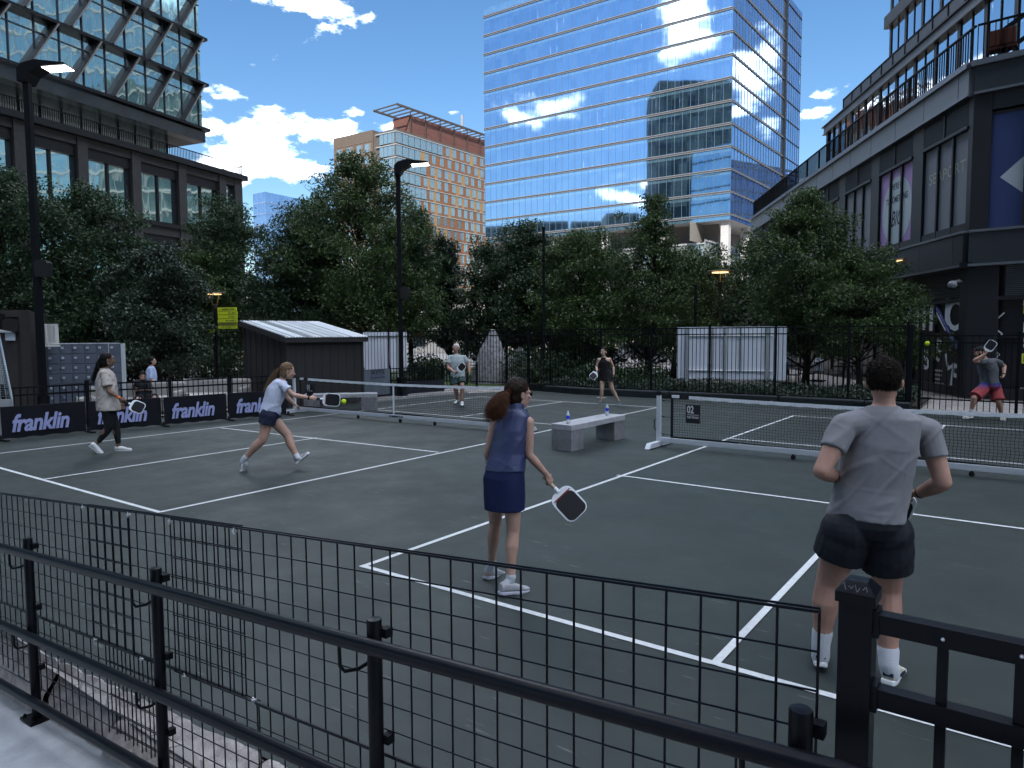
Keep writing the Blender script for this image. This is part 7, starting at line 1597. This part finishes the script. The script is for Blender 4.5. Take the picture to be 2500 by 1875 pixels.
# ---------------- running woman in white t-shirt
Q = person(dict(label='woman in a white t-shirt and navy shorts lunging to hit the ball at the left', d=10.1, face=(78, 82, 88), vox=.0075, k=.94, fem=True, skin=SK_l, hk=1.05,
    pelvis=(659, 1008, 0), waist=(664, 985, .0), chest=(676, 952, .0), neck=(688, 927, .0), head=(702.5, 906, .0), tilt=12,
    arms=dict(L=[(686, 938, .14), (700, 968, .28), (716, 985, .34), dict(to=(724, 990, .38), pn=(0, 0, -1), th=(0, 1, 0), curl=.4)], R=[(690, 941, -.14), (718, 965, -.16), (756, 971.5, -.10), dict(to=(773, 973.5, -.05), pn=(1, 0, -.2), th=(0, .2, 1), curl=1.0, ti=.8)]),
    legs=dict(L=[(655, 1012, .09), (702, 1061, .12), (725, 1117, .10), (727, 1132, .10), (756, 1108, .12)], R=[(656, 1014, -.09), (641, 1074, -.10), (597, 1120, -.06), (594, 1131, -.05), (587, 1165, .0)]), legk=1.18))
M_wt = mat('white_jersey', (.50, .54, .68), .85, bump=.1, bscale=200); M_nvs = mat('navy_shorts', (.012, .017, .040), .7)
torso_cloth(Q, 'tshirt', M_wt, .02, .026, sleeve=.46, seed=11, vox=.008, amp=.010, wide=(.92, .95, 1.05, 1), sleeve_r=1.6)
shorts(Q, M_nvs, .36, .022, seed=12, amp=.004, flare=1.08)
shoe(D(725, 1134, 10.2), D(757, 1107, 10.22), (-.4, 0, 1), Q['root'], M_shg, M_sole, .93, M_shw); shoe(D(592, 1127, 10.05), D(584, 1166, 10.1), (.85, .5, .15), Q['root'], M_shg, M_sole, .93, M_shw)
sock(Q, 'L', .9); sock(Q, 'R', .9)
scalp(Q, M_hair['blond'], grow_=.009, front=.055); tie = D(682, 899, 10.1); hair_strands('ponytail', M_hair['blond'], Q['root'], [([D(688, 898, 10.1), tie, D(670, 912, 10.1), D(659, 935, 10.1), D(648, 956, 10.08)], [.02, .014, .035, .035, .02])], 700, 8, r=.002, wave=.02)
hp = Q['hp']; MB().ball(hp(.080, -.008, -.040), .008, 10, 6).build('earring', M_zinc, Q['root']); band(Q, 'R', .93, M_rub, 'watch', .029, .012)
pc = D(809, 976, 10.08); paddle(pc, D(830, 977.5, 10.05)-D(775, 973.5, 10.05), -_fw, 'paddle with white rim meeting the ball, in the running woman\'s hand', M_pf, 1.0, red=True, long_=.255, wid=.190)
# ---------------- woman in beige t-shirt
Q = person(dict(label='woman in an oversized beige t-shirt and black leggings walking at the far left', d=11.85, face=(80, 84, 84), vox=.0085, k=.97, fem=True, skin=SK_d, hk=1.06,
    pelvis=(264, 992, 0), waist=(262, 965, .0), chest=(259, 930, .0), neck=(255.5, 899, .0), head=(262.5, 879, .0),
    arms=dict(L=[(262, 912, .16), (270, 958, .20), (292, 985, .22), dict(to=(298, 992, .24), pn=(-1, 0, 0), th=(0, 1, 0), curl=.6)], R=[(254, 912, -.16), (266, 955, -.20), (292, 972, -.16), dict(to=(304, 980, -.12), pn=(1, 0, -.3), th=(0, .3, 1), curl=1.0, ti=.8)]),
    legs=dict(L=[(266, 1000, .09), (283, 1040, .10), (289, 1084, .10), (283, 1102, .10), (321, 1100, .12)], R=[(262, 1002, -.09), (266, 1045, -.08), (240, 1079, -.08), (222, 1087, -.10), (250, 1110, -.08)])))
torso_cloth(Q, 'tshirt', mat('beige_jersey', (.38, .345, .32), .85, var=.05, scale=4), .06, .052, sleeve=.72, seed=21, flare=.012, vox=.009, amp=.012, sleeve_r=1.95, wide=(1.05, 1.05, 1.1, 1))
b = MB()
for sd_ in ('L', 'R'):
    h_, n_, a_ = [D(v[0], v[1], 11.85+v[2]) for v in Q['S']['legs'][sd_][:3]]; limb(b, [h_, h_.lerp(n_, .5), n_], [.092, .082, .062]); limb(b, [n_, n_.lerp(a_, .32), n_.lerp(a_, .93)], [.061, .062, .040])
rings(b, [(Q['pel']-Q['spine']*.1, Q['sh'], Q['fh'], .14, .12), (Q['pel']+Q['spine']*.06, Q['sh'], Q['fh'], .165, .12)]); remesh(b, 'leggings', mat('black_leggings', (.010, .011, .014), .75), Q['root'], .009, 4)
shoe(D(281, 1103, 11.95), D(322, 1101, 11.97), (0, 0, 1), Q['root'], M_shw, M_sole, .95); shoe(D(218, 1088, 11.7), D(250, 1112, 11.74), (.5, 0, 1), Q['root'], M_shw, M_sole, .95)
scalp(Q, M_hair['black'], grow_=.008, front=.050, amp=.001); hair_strands('ponytail', M_hair['black'], Q['root'], [([D(252, 873, 11.85), D(246, 878, 11.85), D(242, 895, 11.82), D(238, 915, 11.8), D(229, 934, 11.8)], [.03, .03, .05, .055, .03])], 700, 9, r=.0028, wave=.03)
band(Q, 'R', .92, mat('orange_band', (.85, .16, .03), .6), 'wristband', .030, .014); MB().ball(Q['hp'](.080, -.005, -.045), .010, 10, 6).build('earring', M_zinc, Q['root'])
pc = D(335, 993, 11.7); paddle(pc, D(352, 1000, 11.7)-D(306, 981, 11.72), -_fw+Vector((0, 0, .35)), 'white rimmed paddle held low by the woman in the beige t-shirt', M_pf, 1.0)
# ---------------- older man in pale shirt
Q = person(dict(label='white haired man in a pale t-shirt and green shorts behind the left net', d=19.3, face=(186, 184, 188), vox=.009, k=1.03, skin=SK_r, brow=M_hair['white'],
    pelvis=(1118, 918, 0), waist=(1117.5, 904, .0), chest=(1116, 883, .0), neck=(1114, 865, .0), head=(1113.5, 850, -.02),
    arms=dict(L=[(1133.5, 873, .02), (1144, 892, .05), (1146, 905, -.05), dict(to=(1147, 912, -.08), pn=(0, -1, 0), th=(-1, 0, 0), curl=.35)], R=[(1098.5, 873, .0), (1094, 897, -.05), (1107, 907, -.30), dict(to=(1114, 909.5, -.34), pn=(0, 0, 1), th=(0, 0, 1), curl=1.0)]),
    legs=dict(R=[(1110, 922, .0), (1112, 946, -.06), (1115.5, 974, .10), (1117, 984, .15), (1110, 987.5, -.10)], L=[(1126, 922, .0), (1128.5, 942, -.15), (1128, 977, -.12), (1127, 985, -.05), (1129, 993, -.30)])))
torso_cloth(Q, 'tshirt', mat('pale_tshirt', (.33, .38, .40), .85), .05, .030, sleeve=.58, seed=31, vox=.009, amp=.008, sleeve_r=1.6)
shorts(Q, mat('green_shorts', (.040, .068, .066), .8), .72, .030, seed=32)
for (a, c, uu) in ((D(1118, 984.5, 19.45), D(1109, 988, 19.2), 1), (D(1128, 984, 19.3), D(1128.5, 993.5, 19.0), 1)): shoe(a, c, (0, 0, 1), Q['root'], M_shw, M_shn, 1.0, M_shn, .007)
scalp(Q, M_hair['white'], short=True, grow_=.008, front=.062, amp=.003); band(Q, 'L', .9, mat('orange_band', (.85, .16, .03), .6), 'wristband', .032, .014)
pc = D(1126.5, 897, 18.95); paddle(pc, D(1131, 889, 18.9)-D(1114, 908, 18.95), -_fw+Vector((-.2, 0, .1)), 'white rimmed paddle held across the chest of the white haired man', M_pf, 1.0)
# ---------------- woman in black
Q = person(dict(label='woman in a short black sports dress at the back of the far court', d=19.6, face=(208, 204, 215), vox=.0085, k=.95, fem=True, skin=SK_p, hk=1.03,
    pelvis=(1479, 915, 0), waist=(1477, 900, .0), chest=(1475.5, 885, .0), neck=(1474.5, 871.5, .0), head=(1473.5, 859, -.02),
    arms=dict(R=[(1461.5, 878, .0), (1456.5, 895, .06), (1457.5, 905, -.14), dict(to=(1456.5, 909.5, -.18), pn=(0, 1, 0), th=(-1, 0, .5), curl=1.0)], L=[(1488.5, 877, .0), (1497, 895.5, .05), (1498.5, 912, -.05), dict(to=(1498, 918, -.08), pn=(0, -1, 0), th=(-1, 0, 0), curl=.6)]),
    legs=dict(R=[(1471.5, 921, .0), (1469.5, 951, -.06), (1466.5, 980, .02), (1467, 987, .06), (1462, 991, -.15)], L=[(1486.5, 921, .0), (1495, 951, -.04), (1510, 979, .02), (1511, 987, .06), (1513, 991.5, -.16)])))
M_bd = mat('black_dress', (.007, .007, .009), .8)
torso_cloth(Q, 'dress', M_bd, .165, .014, seed=41, flare=.045, vox=.008, amp=.004, tank=True, neck_r=.066)
for (a, c) in ((D(1468, 987, 19.66), D(1461.5, 991.5, 19.42)), (D(1511, 987, 19.66), D(1513, 992, 19.4))): shoe(a, c, (0, 0, 1), Q['root'], mat('shoe_slate', (.05, .08, .11), .6), M_sole, .92, M_shw, .007)
scalp(Q, M_hair['dark'], grow_=.006, front=.050, amp=.001); hair_strands('ponytail', M_hair['dark'], Q['root'], [([D(1481, 857, 19.7), D(1483, 862, 19.7), D(1482, 868, 19.7)], [.03, .03, .02])], 200, 9, r=.003)
pc = D(1449.3, 917.3, 19.3); paddle(pc, D(1443, 922, 19.3)-D(1457, 908, 19.38), -_fw, 'white rimmed paddle held low by the woman in the black dress', M_pf, .98, long_=.235, wid=.205)
# ---------------- man in cap
Q = person(dict(label='man in a black cap, grey t-shirt and red shorts at the far right', d=15.45, face=(225, 215, 262), vox=.0085, k=1.0, skin=SK_r, hk=1.05,
    pelvis=(2417, 938, 0), waist=(2415, 922, .0), chest=(2412, 898, .0), neck=(2404, 875, -.02), head=(2392, 860, -.06), tilt=6,
    bw=(.170, .160, .185, .175), bd=(.125, .120, .135, .105),
    arms=dict(R=[(2395, 884, -.10), (2380, 880, -.30), (2401, 867, -.40), dict(to=(2408, 861, -.42), pn=(-.5, -.6, .3), th=(0, -.3, 1), curl=1.0)], L=[(2432, 882, .06), (2452, 894, .12), (2451, 916, .0), dict(to=(2446, 926, -.06), pn=(0, -1, .1), th=(-1, 0, .3), curl=1.0)]),
    legs=dict(R=[(2404, 946, .0), (2378, 972, -.10), (2370, 1006, -.02), (2373, 1018, .0), (2353, 1022, -.14)], L=[(2429, 946, .0), (2438, 982, -.12), (2445, 1013, -.02), (2446, 1023, .06), (2450, 1027, -.20)])))
torso_cloth(Q, 'tshirt', mat('charcoal_jersey', (.075, .083, .095), .9, var=.08, scale=5), .05, .022, sleeve=.55, seed=51, vox=.0085, amp=.008, sleeve_r=1.5)
def grad_mat():
    m = mat('blue_red_fade', (.1, .1, .3), .8); t = m.node_tree; n = t.nodes; l = t.links; tcn = n.new('ShaderNodeTexCoord'); sx = n.new('ShaderNodeSeparateXYZ'); l.new(tcn.outputs['Object'], sx.inputs[0]); ns = n.new('ShaderNodeTexNoise'); ns.inputs['Scale'].default_value = 14; l.new(tcn.outputs['Object'], ns.inputs[0])
    a = n.new('ShaderNodeMath'); a.operation = 'MULTIPLY_ADD'; a.inputs[1].default_value = .10; l.new(ns.outputs[0], a.inputs[0]); l.new(sx.outputs[2], a.inputs[2]); r = n.new('ShaderNodeMapRange'); r.inputs[1].default_value = .74; r.inputs[2].default_value = .86; l.new(a.outputs[0], r.inputs[0])
    cr_ = n.new('ShaderNodeValToRGB'); cr_.color_ramp.elements[0].color = (.26, .045, .05, 1); cr_.color_ramp.elements[1].color = (.016, .034, .16, 1); l.new(r.outputs[0], cr_.inputs[0]); l.new(cr_.outputs[0], n['Principled BSDF'].inputs['Base Color']); return m
shorts(Q, grad_mat(), .88, .035, seed=52, amp=.006, flare=1.12)
for (a, c) in ((D(2374, 1019.5, 15.45), D(2352.5, 1022.5, 15.30)), (D(2446, 1022, 15.5), D(2450, 1028, 15.25))): shoe(a, c, (0, 0, 1), Q['root'], M_shb, M_sole, 1.03, None, .007)
sock(Q, 'R', .86); sock(Q, 'L', .86); scalp(Q, M_hair['brown'], grow_=.004, front=.03, amp=.001)
hp, H = Q['hp'], Q['H']; b = MB(); b.ball(hp(0, -.008, .050), .1*Q['kk'], 20, 10, (.82, 1.0, .72), H); cp = remesh(b, 'cap', mat('cap_black', (.010, .010, .012), .8), Q['root'], .008, 2)
me = cp.data; bm = bmesh.new(); bm.from_mesh(me); inv = H.inverted(); bmesh.ops.delete(bm, geom=[v for v in bm.verts if (inv@(v.co-Q['hed'])).z < .030], context='VERTS'); bm.to_mesh(me); bm.free()
b = MB(); out = [hp(.070*math.cos(a), .070+.085*math.sin(a), .032-.012*math.sin(a)) for a in np.linspace(0, math.pi, 12)]; b.prism(out, Q['hu']*.006); b.build('cap_peak', mat('cap_black', (.010, .010, .012), .8), Q['root']); b = MB(); b.ball(hp(0, .086, .062), .022, 12, 6, (1.2, .35, .8), H); b.build('cap_badge', mat('badge_red', (.55, .06, .04), .6), Q['root'])
b = MB(); b.ball(hp(0, .036, -.078), .052*Q['kk'], 16, 10, (1.08, 1.0, .72), H)
for sx in (-1, 1): b.ball(hp(sx*.050, .012, -.055), .030*Q['kk'], 12, 8, (.7, 1, 1.4), H)
b.tube([hp(-.026, .096, -.052), hp(0, .104, -.048), hp(.026, .096, -.052)], .0065, 6); remesh(b, 'beard', M_hair['brown'], Q['root'], .006, 1, lambda p, n: .002*mnoise.noise(p*120))
band(Q, 'L', .93, M_rub, 'watch', .033, .014); band(Q, 'R', .90, mat('tan_band', (.4, .3, .2), .6), 'wristband', .032, .010)
pc = D(2418, 844.5, 14.98); paddle(pc, D(2430, 832, 14.9)-D(2407, 862, 15.02), -_fw+Vector((-.9, 0, 0)), 'white rimmed paddle raised beside the head of the man in the cap', M_pf, 1.0)
# ---------------- the two people behind the low fence
M_drk = mat('dark_clothes', (.020, .022, .028), .85)
Q = person(dict(label='bearded man in dark clothes slumped in the off-white seat behind the low fence', d=17.9, face=(165, 165, 175), vox=.010, k=.98, skin=SK_l, tilt=18,
    pelvis=(352, 968, .1), waist=(351, 953, .08), chest=(349, 938, .02), neck=(348, 926, -.02), head=(348, 918.5, -.06),
    arms=dict(L=[(362, 934, .0), (369, 950, -.1), (358, 950, -.35), dict(to=(353, 949, -.40), pn=(0, 0, -1), th=(0, -1, 0), curl=.6)], R=[(334, 934, .0), (330, 951, -.1), (345, 951, -.35), dict(to=(350, 949, -.4), pn=(0, 0, -1), th=(0, 1, 0), curl=.6)]),
    legs=dict(R=[(343, 972, .0), (338, 974, -.45), (336, 1003, -.45), (336, 1012, -.4), (333, 1016, -.65)], L=[(361, 972, .0), (378, 971, -.42), (385, 1002, -.45), (385, 1011, -.4), (388, 1015, -.65)])))
torso_cloth(Q, 'jumper', M_drk, .04, .03, sleeve=.95, seed=61, vox=.010, sleeve_r=1.2); shorts(Q, M_drk, .98, .02, seed=62, name='trousers', flare=1); scalp(Q, M_hair['black'], grow_=.012, amp=.004, front=.05)
b = MB(); b.ball(Q['hp'](0, .036, -.078), .050, 14, 8, (1.05, 1, .7), Q['H']); remesh(b, 'beard', M_hair['black'], Q['root'], .008, 1)
MB().box(Q['J']('chest')+Vector((.25, -.42, -.12)), (.08, .15, .01)).build('phone', M_rub, None) if False else None
Q = person(dict(label='dark haired person in a pale blue shirt facing right behind the low fence', d=18.9, face=(95, 95, 95), vox=.010, k=.94, skin=SK_l, fem=True,
    pelvis=(371, 948, 0), waist=(370, 934, .0), chest=(369, 915, .0), neck=(369, 894, .0), head=(372, 881.5, .0),
    arms=dict(L=[(370, 901, .14), (376, 925, .16), (384, 938, .16), dict(to=(388, 943, .16), pn=(0, 0, -1), th=(0, 1, 0), curl=.5)], R=[(368, 901, -.14), (369, 925, -.16), (380, 937, -.18), dict(to=(385, 941, -.18), pn=(0, 0, -1), th=(0, 1, 0), curl=.5)]),
    legs=dict(R=[(370, 955, -.09), (386, 962, -.09), (384, 1000, -.09), (381, 1008, -.09), (396, 1009, -.09)], L=[(371, 955, .09), (388, 961, .09), (386, 996, .09), (383, 1005, .09), (398, 1006, .09)])))
torso_cloth(Q, 'shirt', mat('pale_blue_shirt', (.34, .42, .62), .8), .05, .035, sleeve=.95, seed=71, vox=.010, sleeve_r=1.35); shorts(Q, M_drk, .98, .02, seed=72, name='trousers', flare=1); scalp(Q, M_hair['black'], grow_=.012, amp=.002, front=.04)
